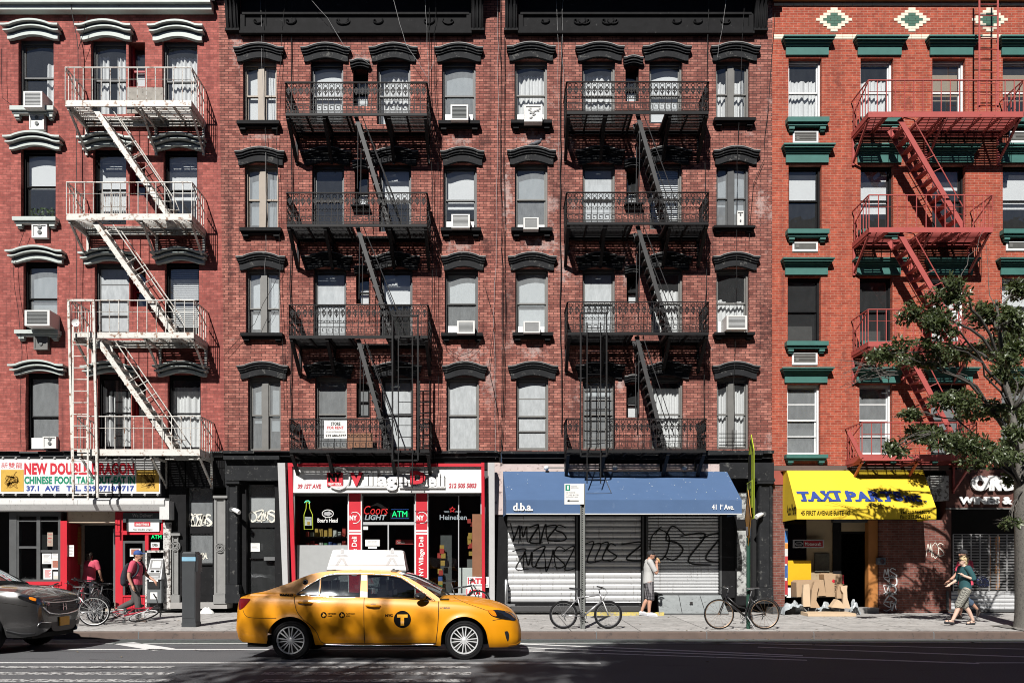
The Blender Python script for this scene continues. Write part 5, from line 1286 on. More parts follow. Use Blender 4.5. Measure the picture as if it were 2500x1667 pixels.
def wheel(root, x, y, z, R_, W_, rimR, near, spokes=10, rim=None):
    sg = -1 if near else 1; mb = MB()
    prof = [(rimR*.96, W_/2-.03),(rimR+.01, W_/2-.004),(R_*.86, W_/2),(R_*.955, W_/2-.018),(R_, W_/2-.05),(R_, -W_/2+.05),(R_*.955,-W_/2+.018),(R_*.8,-W_/2),(rimR*.96,-W_/2+.03)]
    mb.lathe(prof, (x,y,z), 'y', 40)
    for a in (.90,.935): mb.lathe([(R_*a, sg*(W_/2+.001)),(R_*a+.004, sg*(W_/2+.003)),(R_*a+.008, sg*(W_/2))], (x,y,z), 'y', 40)
    t = mb.build('wheel', RUBBER, root, smooth=35)
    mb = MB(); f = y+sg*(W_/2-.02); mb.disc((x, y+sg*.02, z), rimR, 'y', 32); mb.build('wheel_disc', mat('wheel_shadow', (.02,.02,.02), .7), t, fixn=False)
    mb = MB(); mb.lathe([(rimR, sg*.0),(rimR*1.0, sg*.022),(rimR*.93, sg*.022),(rimR*.90, -sg*.02)], (x,f-sg*.005,z), 'y', 40)
    for i in range(spokes):
        for e in (-1, 1):
            a = 2*PI*i/spokes; b = a+e*.15; c_ = a+e*.20
            p = (x+.045*math.cos(a+e*.25), f+sg*.012, z+.045*math.sin(a+e*.25)); q = (x+rimR*.93*math.cos(b), f+sg*.004, z+rimR*.93*math.sin(b))
            mb.bar(p, q, .016, rimR*.10, up=(0,1,0))
    mb.lathe([(0,sg*.022),(.036,sg*.02),(.058,sg*.006),(.062,-sg*.02)], (x,f,z), 'y', 20)
    mb.build('rim', rim or mat('hubcap_silver', (.72,.73,.74), .35, .35, var=.06), t, smooth=35)
    mb = MB()
    for i in range(5):
        a = 2*PI*i/5+.3; mb.lathe([(0,sg*.018),(.011,sg*.016),(.013,0)], (x+.085*math.cos(a), f, z+.085*math.sin(a)), 'y', 8)
    mb.build('wheel_nut', SEAM, t)
    return t
# ---------------------------------------------------------------- the taxi
taxi = empty('taxi', (0,0,0), 'yellow taxi sedan with a white rooftop advert, driving along the avenue', 'taxi')
tx_ = lambda cx: (cx-105)/392.6
tz_ = lambda cy: (1415-cy)/392.6
def TP(*p): return [(tx_(a), tz_(b)) for a, b in p]
Lt = 4.80
t_top = [(0,.62),(.015,.86),(.06,1.005),(.12,1.045),(.5,1.06),(1.0,1.045),(2.0,1.03),(3.0,1.0),(3.4,.975),(3.75,.955),(4.1,.915),(4.4,.85),(4.58,.775),(4.70,.68),(4.77,.58),(4.80,.47)]
t_bot = [(0,.42),(.03,.33),(.12,.285),(.45,.265),(1.6,.235),(3.2,.235),(4.15,.20),(4.55,.195),(4.70,.205),(4.78,.235),(4.80,.28)]
tc = Car(Lt, .92, t_top, t_bot, .22, [(.955,.335),(3.846,.335)], .385, [(0,.01),(.15,.04),(.9,.045),(3.3,.05),(3.7,.075),(4.3,.07),(4.65,.05),(4.8,.01)])
tc.body(TAXI, taxi, cut=(1.02,3.42))
BELT = lambda x: interp([(.8,1.05),(1.1,1.085),(2.2,1.055),(3.0,1.0),(3.5,.975)], x)
def yc(x, z): return min(.925*tc.half(x)-.02, .845)-.40*(z-1.0)-.12*max(0, z-1.0)**2 if z > .9 else tc.half(x)*.93
side = TP((200,1000),(205,986),(285,972),(340,955),(410,930),(455,914),(520,884),(590,857),(640,846),(700,838),(780,833),(870,831),(980,833),(1080,839),(1160,850),(1230,876),(1300,914),(1380,964),(1450,1014),(1462,1045),(1300,1050),(900,1035),(600,1015))
h1 = TP((516,988),(560,950),(610,915),(654,887),(654,996)); h2 = TP((664,882),(700,868),(740,861),(830,859),(921,860),(925,1005),(664,997))
h3 = TP((968,863),(1060,866),(1140,873),(1190,885),(1250,922),(1320,968),(1405,1026),(1300,1025),(980,1008))
def side_mesh(name, loops, m, sg, off, parent, rs=.03, fixn=True):
    mb = MB()
    def den(lp):
        out = []
        for (a,b),(c,d) in zip(lp, lp[1:]+lp[:1]):
            k = max(1, int(math.hypot(c-a,d-b)/rs))
            out += [(a+(c-a)*i/k, b+(d-b)*i/k) for i in range(k)]
        return out
    mb.fill([den(l) for l in loops], lambda u, v: (u, sg*(yc(u,v)+off), v)); return mb.build(name, m, parent, smooth=True, fixn=fixn)
cab = side_mesh('cabin_side', [side,h1,h2,h3], TAXI, -1, 0, taxi); side_mesh('cabin_side', [side,h1,h2,h3], TAXI, 1, 0, taxi)
for h in (h1,h2,h3):
    for sg in (-1, 1): side_mesh('side_window', [h], CARGLASS, sg, -.012, taxi)
for lp in (h1+[], h2, h3):                                  # dark rubber then chrome along the window opening
    MB().tube([(a,-yc(a,b)-.001,b) for a,b in lp], .011, 5, closed=True).build('window_seal', PLASTIC, taxi)
chr_ = TP((508,990),(560,946),(620,906),(690,868),(740,855),(840,852),(940,853),(1070,858),(1150,866),(1200,880),(1260,918),(1340,972),(1424,1030))
MB().tube([(a,-yc(a,b)-.006,b) for a,b in smooth_path(chr_,4)], .0045, 5).build('chrome_trim', CHROME, taxi, smooth=True)
ch2 = TP((508,992),(660,1003),(930,1012),(1100,1025),(1300,1033),(1424,1032)); MB().tube([(a,-yc(a,b)-.008,b) for a,b in smooth_path(ch2,4)], .0045, 5).build('chrome_trim', CHROME, taxi, smooth=True)
mb = MB(); pil = TP((926,862),(964,863),(980,1008),(928,1005)); mb.fill([pil], lambda u,v: (u,-yc(u,v)-.003,v)); mb.build('door_pillar', mat('pillar_silver', (.24,.24,.25), .4), taxi)
edge = [(tx_(a),tz_(b)) for a,b in ((330,962),(410,935),(455,914),(520,884),(590,857),(640,846),(700,838),(780,833),(870,831),(980,833),(1080,839),(1160,850),(1230,876),(1300,914),(1380,964),(1450,1014))]
cen = [(0.30,1.06),(.62,1.10),(.83,1.18),(1.15,1.33),(1.40,1.438),(1.65,1.485),(1.9,1.497),(2.2,1.497),(2.45,1.49),(2.7,1.468),(2.92,1.41),(3.15,1.315),(3.40,1.185),(3.62,1.055)]
def roofpt(x, v):                                          # v -1..1 across
    ze = interp(edge, x); zc = max(sinterp(cen, x), ze+.004); ye = yc(x, ze); return (x, ye*v, ze+(zc-ze)*(1-abs(v)**2.2))
for nme, a, b, m in (('rear_window', .70, 1.48, CARGLASS), ('roof', 1.48, 2.72, TAXI), ('windshield', 2.72, 3.43, CARGLASS)):
    mb = MB(); mb.grid(lambda u,v: roofpt(a+(b-a)*u, -1+2*v), 18, 20); mb.build(nme, m, taxi, smooth=True)
mb = MB(); mb.grid(lambda u,v: (3.38+.20*u, (-.80+1.6*v)*(1-.05*u), 1.0+.012*math.sin(v*PI)), 2, 8); mb.build('cowl', PLASTIC, taxi)
LINING = mat('headlining', (.16,.16,.155), .9)
for sg in (-1, 1): side_mesh('lining', [side,h1,h2,h3], LINING, sg, -.022, taxi)
MB().grid(lambda u,v: (lambda p: (p[0],p[1]*.96,p[2]-.02))(roofpt(1.48+1.24*u, -1+2*v)), 10, 12).build('lining', LINING, taxi, smooth=True)
# cabin interior
mb = MB(); mb.box(1.05,3.4,-.78,.78,.42,.62)
for xs in (1.35, 2.35):
    for yy in ((-.62,-.12),(.12,.62)): mb.box(xs,xs+.18,yy[0],yy[1],.6,1.13); mb.box(xs+.04,xs+.14,yy[0]+.13,yy[1]-.13,1.13,1.30); mb.box(xs+.1,xs+.6,yy[0],yy[1],.6,.74)
mb.box(3.15,3.5,-.76,.76,.7,.98); mb.build('interior', PLASTIC, taxi); MB().ring((3.02,.36,.98), .17, .014, 18, 5, 'x').build('steering_wheel', PLASTIC, taxi)
mb = MB(); mb.quad((2.2,-.7,.7),(2.2,.7,.7),(2.2,.66,1.35),(2.2,-.66,1.35)); mb.build('partition', CARGLASS, taxi)
for (x,y,near) in ((.955,-.80,True),(3.846,-.80,True),(.955,.80,False),(3.846,.80,False)): wheel(taxi, x, y, .325, .325, .205, .232, near, 8)
for pts in ([(500,1000),(506,1040),(525,1100),(565,1150),(620,1195),(655,1240),(672,1290),(700,1311)],[(958,1012),(960,1100),(962,1200),(963,1311)],[(1446,1034),(1447,1120),(1440,1220),(1428,1308)],[(700,1311),(960,1311),(1200,1311),(1428,1308)]):
    tc.line(TP(*pts), .0055, SEAM, taxi, 'door_seam')
tc.line(TP((165,1090),(185,1125),(230,1140),(390,1143)), .004, SEAM, taxi, 'bumper_seam'); tc.line(TP((1800,1158),(1860,1150),(1930,1160)), .004, SEAM, taxi, 'bumper_seam')
tc.line(TP((1530,1012),(1640,1050),(1760,1092)), .004, SEAM, taxi, 'hood_seam')
tc.line(TP((690,1318),(900,1322),(1200,1322),(1425,1316)), .010, CHROME, taxi, 'sill_trim')
for x in (1020, 576):                                       # door handles
    hp = Vector((tx_(x), 0, tz_(1064 if x > 900 else 1042))); w = .115
    h, _ = tc.hit((hp.x,-5,hp.z),(0,1,0)); y = h.y
    mb = MB(); mb.tube([(hp.x-w,y+.005,hp.z+.006),(hp.x-w*.8,y-.03,hp.z+.008),(hp.x,y-.04,hp.z),(hp.x+w*.8,y-.03,hp.z-.006),(hp.x+w,y+.005,hp.z-.008)], [.018,.02,.022,.02,.018], 8); hd_ = mb.build('door_handle', TAXI, taxi, smooth=True)
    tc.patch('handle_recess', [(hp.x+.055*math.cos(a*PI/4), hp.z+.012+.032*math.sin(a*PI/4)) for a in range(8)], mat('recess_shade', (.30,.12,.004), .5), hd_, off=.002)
    tc.line([(hp.x-w,hp.z-.03),(hp.x+w,hp.z-.034)], .004, CHROME, hd_, 'handle_trim', per=2)
mb = MB()                                                   # mirror
mx, mz = tx_(1338), tz_(998)
mb.grid(lambda u,v: (mx+.115*math.cos(PI*(u-.5)*1.0)*math.cos(2*PI*v)*.9-.02, -.985+.07*math.sin(PI*(u-.5))*1.0+.02*math.cos(2*PI*v), mz+.062*math.cos(PI*(u-.5))*math.sin(2*PI*v)), 8, 16)
mir = mb.build('side_mirror', PLASTIC, taxi, smooth=True); MB().bar((mx+.03,-.78,mz-.06),(mx-.01,-.95,mz-.03),.05,.03).build('mirror_arm', TAXI, mir)
tc.patch('headlight', TP((1765,1092),(1840,1092),(1905,1108),(1945,1136),(1948,1162),(1905,1158),(1840,1145),(1790,1125)), mat('headlamp_inner', (.10,.10,.105), .12, .8, var=.7, scale=26), taxi, off=.004)
hl = tc.patch('headlight_lens', TP((1765,1092),(1840,1092),(1905,1108),(1945,1136),(1948,1162),(1905,1158),(1840,1145),(1790,1125)), LENS, taxi, off=.012)
tc.patch('turn_lamp', TP((1767,1094),(1805,1096),(1825,1130),(1795,1124)), AMBER, hl, off=.015)
tc.patch('tail_light', TP((133,1018),(165,1016),(212,1020),(200,1042),(170,1075),(140,1088),(130,1060)), TAILR, taxi, off=.006)
fg_ = tc.patch('fog_lamp_recess', TP((1878,1232),(1900,1232),(1908,1265),(1900,1298),(1888,1275)), PLASTIC, taxi, off=.003)
tc.line(TP((1905,1325),(1955,1322),(1985,1305)), .012, mat('bumper_lip', (.30,.12,.004), .4), taxi, 'bumper_lip')
o = tc.patch('grille', [(-.34,.66),(0,.68),(.34,.66),(.30,.56),(0,.55),(-.30,.56)], PLASTIC, taxi, axis='x', off=.004)
# markings
e = tc.disc(tx_(1212), tz_(1150), .143, BLACKINK, taxi)
tc.lettering('T', tx_(1178), tx_(1246), tz_(1190), tz_(1118), mat('mark_yellow', (.80,.36,.01), .5), e, bold=.07, off=.010)
tc.lettering('NYC', tx_(1100), tx_(1150), tz_(1134), tz_(1116), BLACKINK, taxi, bold=.06)
for x, t1, t2 in ((699,'METERED','FARE'),(818,'FLAT FARE','JFK')):
    e = tc.disc(tx_(x), tz_(1122), .050, BLACKINK, taxi)
    tc.patch('figure_mark', [(tx_(x)+.024*math.cos(a*PI/5)*(1.3 if a%3==0 else .7), tz_(1122)+.030*math.sin(a*PI/5)*(1.2 if a%2 else .6)) for a in range(10)], mat('mark_yellow', (0,)*3), e, off=.008)
    tc.lettering(t1, tx_(x+26), tx_(x+82), tz_(1118), tz_(1109), BLACKINK, taxi, bold=.03); tc.lettering(t2, tx_(x+26), tx_(x+54), tz_(1133), tz_(1124), BLACKINK, taxi, bold=.03)
me = text_mesh('3M60', .04, .2); text_map(me, lambda u,v,w: (tx_(392)+u, -yc(tx_(392)+u, tz_(1006)+v)-.006, tz_(1006)+v), tx_(486)-tx_(392), tz_(984)-tz_(1006)); link('lettering', me, BLACKINK, taxi)
tc.lettering('HYBRID', tx_(1458), tx_(1522), tz_(1081), tz_(1071), PLASTIC, taxi, bold=.02, shear=.25)
e = MB(); ex, ez = tx_(559), tz_(909); e.fill([[(ex+.045*math.cos(a*PI/9), ez+.045*math.sin(a*PI/9)) for a in range(18)]], lambda u,v: (u,-yc(u,v)-.005,v)); e = e.build('emblem', BLACKINK, taxi)
MB().tube([(ex+.03*math.cos(a*PI/9), -yc(ex,ez)-.008, ez+.03*math.sin(a*PI/9)) for a in range(18)], .004, 4, closed=True).build('ring_mark', GREYINK, e)
# rooftop advert
ADW = mat('advert_white', (.80,.80,.80), .3, var=.03)
mb = MB()
for sg in (-1, 1):
    lo = TP((655,832),(664,790),(690,695),(715,690),(1165,696),(1178,706),(1192,790),(1202,836))
    mb.fill([lo], lambda u,v: (u, sg*(.19-.22*(v-1.5)), v))
ys = lambda v: .19-.22*(v-1.5)
for (a,b),(c,d) in zip(lo, lo[1:]+lo[:1]): mb.quad((a,-ys(b),b),(a,ys(b),b),(c,ys(d),d),(c,-ys(d),d))
ad = mb.build('roof_advert', ADW, taxi)
mb = MB(); mb.bar((tx_(655),-.19,tz_(834)),(tx_(1202),-.19,tz_(838)),.03,.03); mb.box(tx_(690),tx_(720),-.5,.5,1.47,1.50); mb.box(tx_(1120),tx_(1150),-.5,.5,1.46,1.495); mb.build('advert_base', GREYP, ad)
mb = MB()
for a, b in (((668,795),(1188,796)),): mb.bar((tx_(a[0]),-ys(tz_(a[1]))-.004,tz_(a[1])),(tx_(b[0]),-ys(tz_(b[1]))-.004,tz_(b[1])),.006,.006)
mb.build('panel_seam', GREYINK, ad)
me = text_mesh('GIVENCHY', .03, spacing=1.25); text_map(me, lambda u,v,w: (tx_(842)+u, -ys(tz_(745)+v)-.005, tz_(754)+v), tx_(1015)-tx_(842), .042); link('lettering', me, mat('advert_ink', (.20,.20,.21), .5), ad)
for x in (756, 1102):                                       # a plain photographic motif at each end
    f = MB(); X = tx_(x)
    for lp in ([(-.09,.06),(.09,.06),(.11,.02),(-.11,.02)],[(-.03,.07),(-.035,.13),(-.015,.17),(.02,.17),(.035,.13),(.03,.07)],[(-.04,.0),(-.11,-.13),(-.06,-.13),(0,-.03),(.06,-.13),(.11,-.13),(.04,.0)]):
        f.fill([lp], lambda u,v: (X+u, -ys(1.70+v)-.004, 1.70+v-.0))
    f.build('picture_motif', mat('advert_grey', (.40,.40,.41), .5, var=.5, scale=25), ad)
X = tx_(908); MB().lathe([(.0,.03),(.02,.025),(.028,.0)], (X,-.5,1.475), 'z', 10).build('marker_lamp', mat('amber_dull', (.45,.14,.02), .3), taxi)
MB().lathe([(0,.045),(.03,.03),(.05,0)], (tx_(1130),-.45,1.47), 'z', 10).build('antenna_base', PLASTIC, taxi)
taxi.location = (WX(568,-8.75), -7.83, 0)
# ---------------------------------------------------------------- grey car at the left edge
suv = empty('suv', (0,0,0), 'grey metallic sport utility car entering at the left edge', 'car')
Ls = 4.5
s_top = [(0,.8),(.05,1.05),(.2,1.12),(2.0,1.12),(3.0,1.10),(3.4,1.085),(3.75,1.07),(4.05,1.045),(4.25,1.005),(4.38,.955),(4.46,.885),(4.49,.79),(4.50,.66)]
s_bot = [(0,.5),(.1,.36),(.5,.28),(3.2,.28),(4.2,.27),(4.4,.30),(4.48,.36),(4.5,.42)]
sc_ = Car(Ls, .91, s_top, s_bot, .26, [(.92,.36),(3.55,.36)], .41, [(0,.02),(.3,.05),(3.0,.06),(3.6,.075),(4.1,.06),(4.4,.02),(4.5,.005)],
    taper=[(0,.84),(.1,.95),(.5,1),(3.6,1),(3.9,.985),(4.15,.94),(4.32,.86),(4.42,.76),(4.47,.66),(4.5,.52)])
sc_.body(GREYCAR, suv, cut=(.4,3.35))
def yc2(x, z): return .84-.42*(z-1.08)
sd = [(.25,1.05),(.30,1.3),(.55,1.55),(.8,1.62),(1.6,1.66),(2.3,1.63),(2.6,1.55),(2.98,1.36),(3.35,1.16),(3.42,1.06),(2,1.05)]
ho = [[(.55,1.15),(.75,1.5),(1.2,1.56),(1.55,1.57),(1.55,1.15)],[(1.66,1.15),(1.66,1.57),(2.3,1.55),(2.58,1.47),(2.90,1.27),(3.08,1.15)]]
for sg in (-1,1):
    MB().fill([sd]+ho, lambda u,v: (u, sg*yc2(u,v), v)).build('cabin_side', GREYCAR, suv)
    for h in ho: MB().fill([h], lambda u,v: (u, sg*(yc2(u,v)-.012), v)).build('side_window', CARGLASS, suv)
e2 = sd[:9]; c2 = [(.15,1.12),(.3,1.4),(.55,1.62),(.9,1.68),(1.6,1.70),(2.3,1.675),(2.65,1.575),(3.05,1.38),(3.50,1.15)]
def roof2(x, v): ze = interp(e2, x); zc = max(interp(c2, x), ze+.004); return (x, yc2(x,ze)*v, ze+(zc-ze)*(1-abs(v)**2.2))
for nme, a, b, m in (('rear_window', .3, .6, CARGLASS), ('roof', .6, 2.38, GREYCAR), ('windshield', 2.38, 3.36, CARGLASS)):
    MB().grid(lambda u,v: roof2(a+(b-a)*u, -1+2*v), 12, 14).build(nme, m, suv, smooth=True)
MB().grid(lambda u,v: (3.3+.2*u, -.75+1.5*v, 1.14), 2, 6).build('cowl', PLASTIC, suv)
mb = MB(); mb.box(.5,3.0,-.76,.76,.5,.7); mb.box(2.7,3.1,-.74,.74,.7,1.08); mb.build('interior', PLASTIC, suv)
for (x,y,near) in ((.92,-.79,True),(3.55,-.79,True),(.92,.79,False),(3.55,.79,False)): wheel(suv, x, y, .345, .345, .22, .235, near, 5, mat('alloy_grey', (.35,.35,.36), .3, .8))
for sg in (-1, 1):
    lo = [(sg*.44,.86),(sg*.60,.915),(sg*.73,.975),(sg*.80,.985),(sg*.815,.93),(sg*.74,.86),(sg*.60,.815),(sg*.46,.80)]
    if sg < 0: lo = lo
    h = sc_.patch('headlight', lo, mat('headlamp_inner', (0,)*3), suv, axis='x', off=.006); sc_.patch('headlight_lens', lo, LENS, h, axis='x', off=.014)
    sc_.patch('turn_lamp', [(sg*.68,.925),(sg*.74,.955),(sg*.75,.915),(sg*.70,.885)], AMBER, h, axis='x', off=.018)
    f = sc_.patch('fog_lamp_recess', [(sg*.40,.50),(sg*.62,.52),(sg*.68,.46),(sg*.62,.42),(sg*.42,.42)], PLASTIC, suv, axis='x', off=.004); sc_.line([(sg*.40,.50),(sg*.63,.525),(sg*.69,.46)], .01, CHROME, f, 'trim', axis='x', off=.006)
g = sc_.patch('grille', [(-.46,.865),(0,.885),(.46,.865),(.50,.76),(.44,.65),(0,.625),(-.44,.65),(-.50,.76)], PLASTIC, suv, axis='x', off=.005)
sc_.line([(-.60,.78),(-.47,.68),(-.2,.64),(0,.635),(.2,.64),(.47,.68),(.60,.78)], .016, CHROME, g, 'chrome_bar', axis='x', off=.012); sc_.line([(-.60,.875),(-.3,.85),(0,.845),(.3,.85),(.60,.875)], .012, CHROME, g, 'chrome_bar', axis='x', off=.01)
for zz in (.78,.72): sc_.line([(-.38,zz),(0,zz+.01),(.38,zz)], .008, DARKG, g, 'slat', axis='x', off=.008)
hm = MB()
for q in (((-.055,.70),(-.045,.82)),((.055,.70),(.045,.82)),((-.05,.76),(.05,.76))):
    a, b = [(sc_.hit((20,p[0],p[1]),(-1,0,0))[0] or Vector((Ls,p[0],p[1])))+Vector((.025,0,0)) for p in q]; hm.bar(a, b, .022, .015)
hm.build('emblem', CHROME, g)
lower = sc_.patch('lower_grille', [(-.40,.50),(0,.51),(.40,.50),(.34,.36),(0,.34),(-.34,.36)], PLASTIC, suv, axis='x', off=.004)
h, _ = sc_.hit((20,0,.50),(-1,0,0)); mb = MB(); mb.box(h.x+.01, h.x+.03, -.155, .155, .43, .585); pl = mb.build('number_plate', mat('plate_orange', (.62,.30,.02), .45), suv)
me = text_mesh('NEW 4821', .02); text_map(me, lambda u,v,w: (h.x+.033, -.13+u, .475+v), .26, .06); link('lettering', me, BLUEINK, pl) if False else None
sc_.line([(3.0,.86),(3.5,.90),(4.0,.86),(4.3,.80)], .004, SEAM, suv, 'bumper_seam'); sc_.line([(3.15,1.07),(3.10,.8),(3.05,.45)], .005, SEAM, suv, 'door_seam')
sc_.line([(3.98,.40),(4.2,.34),(4.38,.33)], .02, PLASTIC, suv, 'bumper_lip')
suv.location = (WX(186,-7.1)-4.74, -7.1, 0); suv.scale = (1, 1, 1.05)
# ================================================================ bicycles, people, street furniture
def bike(label, frame_m, group=None, R_=.33, base=1.02, step=False, rim_m=None, fork_m=None, drop=False, guard=False, tyre_w=.022, basket=False):
    root = empty('bicycle', (0,0,0), label, 'bicycle', group); rim_m = rim_m or STEEL; fork_m = fork_m or frame_m
    xr, xf = -base/2, base/2; z = R_
    def whl(x):
        t = MB().ring((x,0,z), R_-tyre_w, tyre_w, 34, 7, 'y').build('wheel', RUBBER, root, smooth=True)
        m = MB(); m.ring((x,0,z), R_-tyre_w*2.0, .011, 34, 5, 'y')
        for i in range(16):
            a = 2*PI*i/16; m.tube([(x+.02*math.cos(a+.6),.02*(-1)**i,z+.02*math.sin(a+.6)),(x+(R_-.045)*math.cos(a),0,z+(R_-.045)*math.sin(a))], .0022, 3, cap=False)
        m.lathe([(0,-.045),(.018,-.04),(.018,.04),(0,.045)], (x,0,z), 'y', 10)
        m.build('rim', rim_m, t, smooth=40); return t
    wr, wf = whl(xr), whl(xf)
    bb = (-.07,0,z-.045); st = (-.19,0,z+.40); hd = (.32,0,z+.44); hb = (.355,0,z+.30); f = MB()
    f.tube([bb, st], .018, 8); f.tube([bb, hb], .023, 8)
    if step: f.tube([(hd[0]+.012,0,hd[2]-.05),(.08,0,z+.17),(-.12,0,z+.12)], .015, 8)
    else: f.tube([(st[0]+.01,0,st[2]-.03), hd], .020, 8)
    f.tube([(hd[0]-.01,0,hd[2]+.03), hb], .021, 8)
    for s in (-1, 1): f.tube([(bb[0],s*.03,bb[2]),(xr,s*.06,z)], .009, 6); f.tube([(st[0],s*.02,st[2]-.05),(xr,s*.06,z)], .009, 6)
    f.build('frame', frame_m, root, smooth=True)
    k = MB()
    for s in (-1, 1): k.tube([hb,(hb[0]+.03,s*.05,hb[2]-.02),(xf,s*.055,z)], .012, 6)
    k.build('fork', fork_m, root, smooth=True)
    h = MB(); top = (hd[0]-.03,0,hd[2]+.12); h.tube([hd, top, (top[0]+.07,0,top[2]+.02)], .013, 7); c = (top[0]+.07,0,top[2]+.02)
    if drop:
        for s in (-1, 1): h.tube([c,(c[0],s*.2,c[2]),(c[0]+.09,s*.21,c[2]-.01),(c[0]+.11,s*.21,c[2]-.09),(c[0]-.02,s*.21,c[2]-.13)], .012, 6)
    else: h.tube([(c[0]-.06,-.29,c[2]+.03),(c[0],-.15,c[2]+.02),c,(c[0],.15,c[2]+.02),(c[0]-.06,.29,c[2]+.03)], .012, 7)
    hb_ = h.build('handlebar', STEEL if step or drop else PLASTIC, root, smooth=True)
    g = MB()
    for s in (-1, 1):
        g.tube([(c[0]-.07,s*.30,c[2]+.033),(c[0]-.02,s*.2,c[2]+.024)], .017, 7); g.tube([(c[0],s*.18,c[2]+.02),(c[0]+.06,s*.24,c[2]-.01)], .007, 5); g.tube([(c[0]+.01,s*.16,c[2]+.02),(c[0]+.12,s*.1,c[2]-.08),(hb[0]+.03,s*.02,hb[2]+.02)], .004, 4)
    g.build('grip', PLASTIC, hb_, smooth=True)
    s_ = MB(); s_.tube([st,(st[0]-.035,0,st[2]+.14)], .013, 7); s_.build('seat_post', STEEL, root)
    s_ = MB(); sx, sz = st[0]-.04, st[2]+.16
    s_.grid(lambda u,v: (sx-.13+.27*u, (.075*(1-u)**.7+.018)*math.sin((v-.5)*PI), sz+.035*math.cos((v-.5)*PI)*.9+.02*(1-u)**2-.01), 10, 8); s_.grid(lambda u,v: (sx-.13+.27*u, (.075*(1-u)**.7+.018)*math.sin((v-.5)*PI), sz-.008+.01*(1-u)**2), 10, 8); s_.build('saddle', PLASTIC, root, smooth=50)
    m = MB(); m.ring((bb[0],-.045,bb[2]), .085, .006, 20, 4); m.ring((bb[0],-.045,bb[2]), .05, .006, 14, 4); a = 1.0
    for s in (-1, 1):
        e = (bb[0]+s*.165*math.cos(a), s*.075, bb[2]-s*.165*math.sin(a)); m.bar((bb[0],s*.055,bb[2]), e, .018, .012, up=(0,1,0)); m.box(e[0]-.045,e[0]+.045,e[1]-.045 if s < 0 else e[1],e[1] if s < 0 else e[1]+.045,e[2]-.01,e[2]+.01)
    m.bar((bb[0],-.045,bb[2]+.085),(xr,-.045,z+.04),.006,.006); m.bar((bb[0],-.045,bb[2]-.085),(xr,-.045,z-.04),.006,.006); m.ring((xr,-.045,z), .045, .008, 12, 4); m.tube([(xr+.01,-.05,z-.05),(xr+.04,-.05,z-.13)], .012, 5)
    m.build('crank', DARKG, root, smooth=40)
    if guard:
        q = MB(); q.tube([(xr+(R_+.02)*math.cos(a),0,z+(R_+.02)*math.sin(a)) for a in [(-.3+i*.25) for i in range(14)]], .014, 5); q.tube([(xr,0,z),(xr-(R_+.02),0,z+.05)], .004, 4); q.build('mudguard', frame_m, root, smooth=True)
        q = MB(); q.tube([(bb[0]-.03,.05,bb[2]),(bb[0]-.18,.16,-0.0)], .008, 5); q.build('kickstand', STEEL, root)
    return root
def put(o, px, py, rotz=0, tilt=0, y=None, z=None):
    zz = .155; X, Y = GP(px, py, zz)
    if y is not None: Y = y; X = WX(px, y)
    o.location = (X, Y, gz(Y) if z is None else z); o.rotation_euler = (tilt, 0, rotz)
    return o
SILVB = mat('bike_silver', (.45,.45,.46), .3, .6); BLKB = mat('bike_black', (.02,.02,.022), .3, coat=.4); REDB = mat('bike_red', (.35,.02,.04), .3, coat=.4); RUSTRIM = mat('rusty_rim', (.30,.20,.13), .45, .6, var=.35, scale=12); WHTB = mat('bike_white', (.66,.66,.66), .35)
b1 = bike('silver and black mountain bicycle locked to the parking sign post', SILVB, R_=.315, base=.99, tyre_w=.026, fork_m=WHTB); put(b1, 1430, 1534)
b2 = bike('old black step-through bicycle with rusty rims leaning at the green sign post', BLKB, R_=.335, base=1.0, step=True, rim_m=RUSTRIM, guard=True, tyre_w=.016); put(b2, 1811, 1535, PI)
grp = 'bicycles piled up by the grey car'
q = bike('road bicycle with big pale front wheel at the kerb, facing the grey car', SILVB, grp, R_=.345, drop=True, tyre_w=.018, rim_m=WHTB); put(q, 170, 1530, PI+.25, -.10)
q = bike('dark bicycle behind the pale-wheeled road bicycle, nearest the doorway', BLKB, grp, R_=.34, guard=True); put(q, 208, 1506, PI*.78, .14)
q = bike('black bicycle with dark tyres turned end-on in the bicycle pile', BLKB, grp, R_=.33, tyre_w=.026); put(q, 236, 1520, 2.2, .1)
q = bike('red and white bicycle lying flat on the pavement by the pile', REDB, grp, R_=.335, fork_m=WHTB, rim_m=WHTB, tyre_w=.018); put(q, 290, 1526, -.5, 0); q.rotation_euler = (-1.22, 0, -.42); q.location.z = gz(q.location.y)+.10; q.location.y -= .1
q = bike('white seat-tube bicycle with pale saddle standing behind the grey car bonnet', WHTB, grp, R_=.34); put(q, 100, 1498, 2.9, .06)
q = bike('black bicycle with handlebar raised against the brick at the far left', BLKB, grp, R_=.34); put(q, 12, 1496, .35, -.05)
q = bike('black bicycle lodged between the white one and the pile', BLKB, grp, R_=.33, basket=True); put(q, 150, 1500, 2.6, .12)
for lb_, px_, py_, rz_, tl_ in (('black bicycle at the very back of the pile, by the red base boards', 128, 1490, 2.75, -.1), ('dark red bicycle wedged in the middle of the pile', 186, 1512, 2.0, .18), ('black bicycle with its front wheel toward the doorway step', 214, 1496, .5, .1), ('bicycle frame leaning low behind the pale front wheel', 190, 1522, 2.9, .3)):
    q = bike(lb_, REDB if 'red b' in lb_ and 'dark' in lb_ else BLKB, grp, R_=.335, tyre_w=.022, guard=px_ > 200); put(q, px_, py_, rz_, tl_)
q = bike('dark bicycle parked inside the deli front behind the taxi bonnet', BLKB, None, R_=.33); put(q, 1122, 1488, 0, .05, y=-.55)
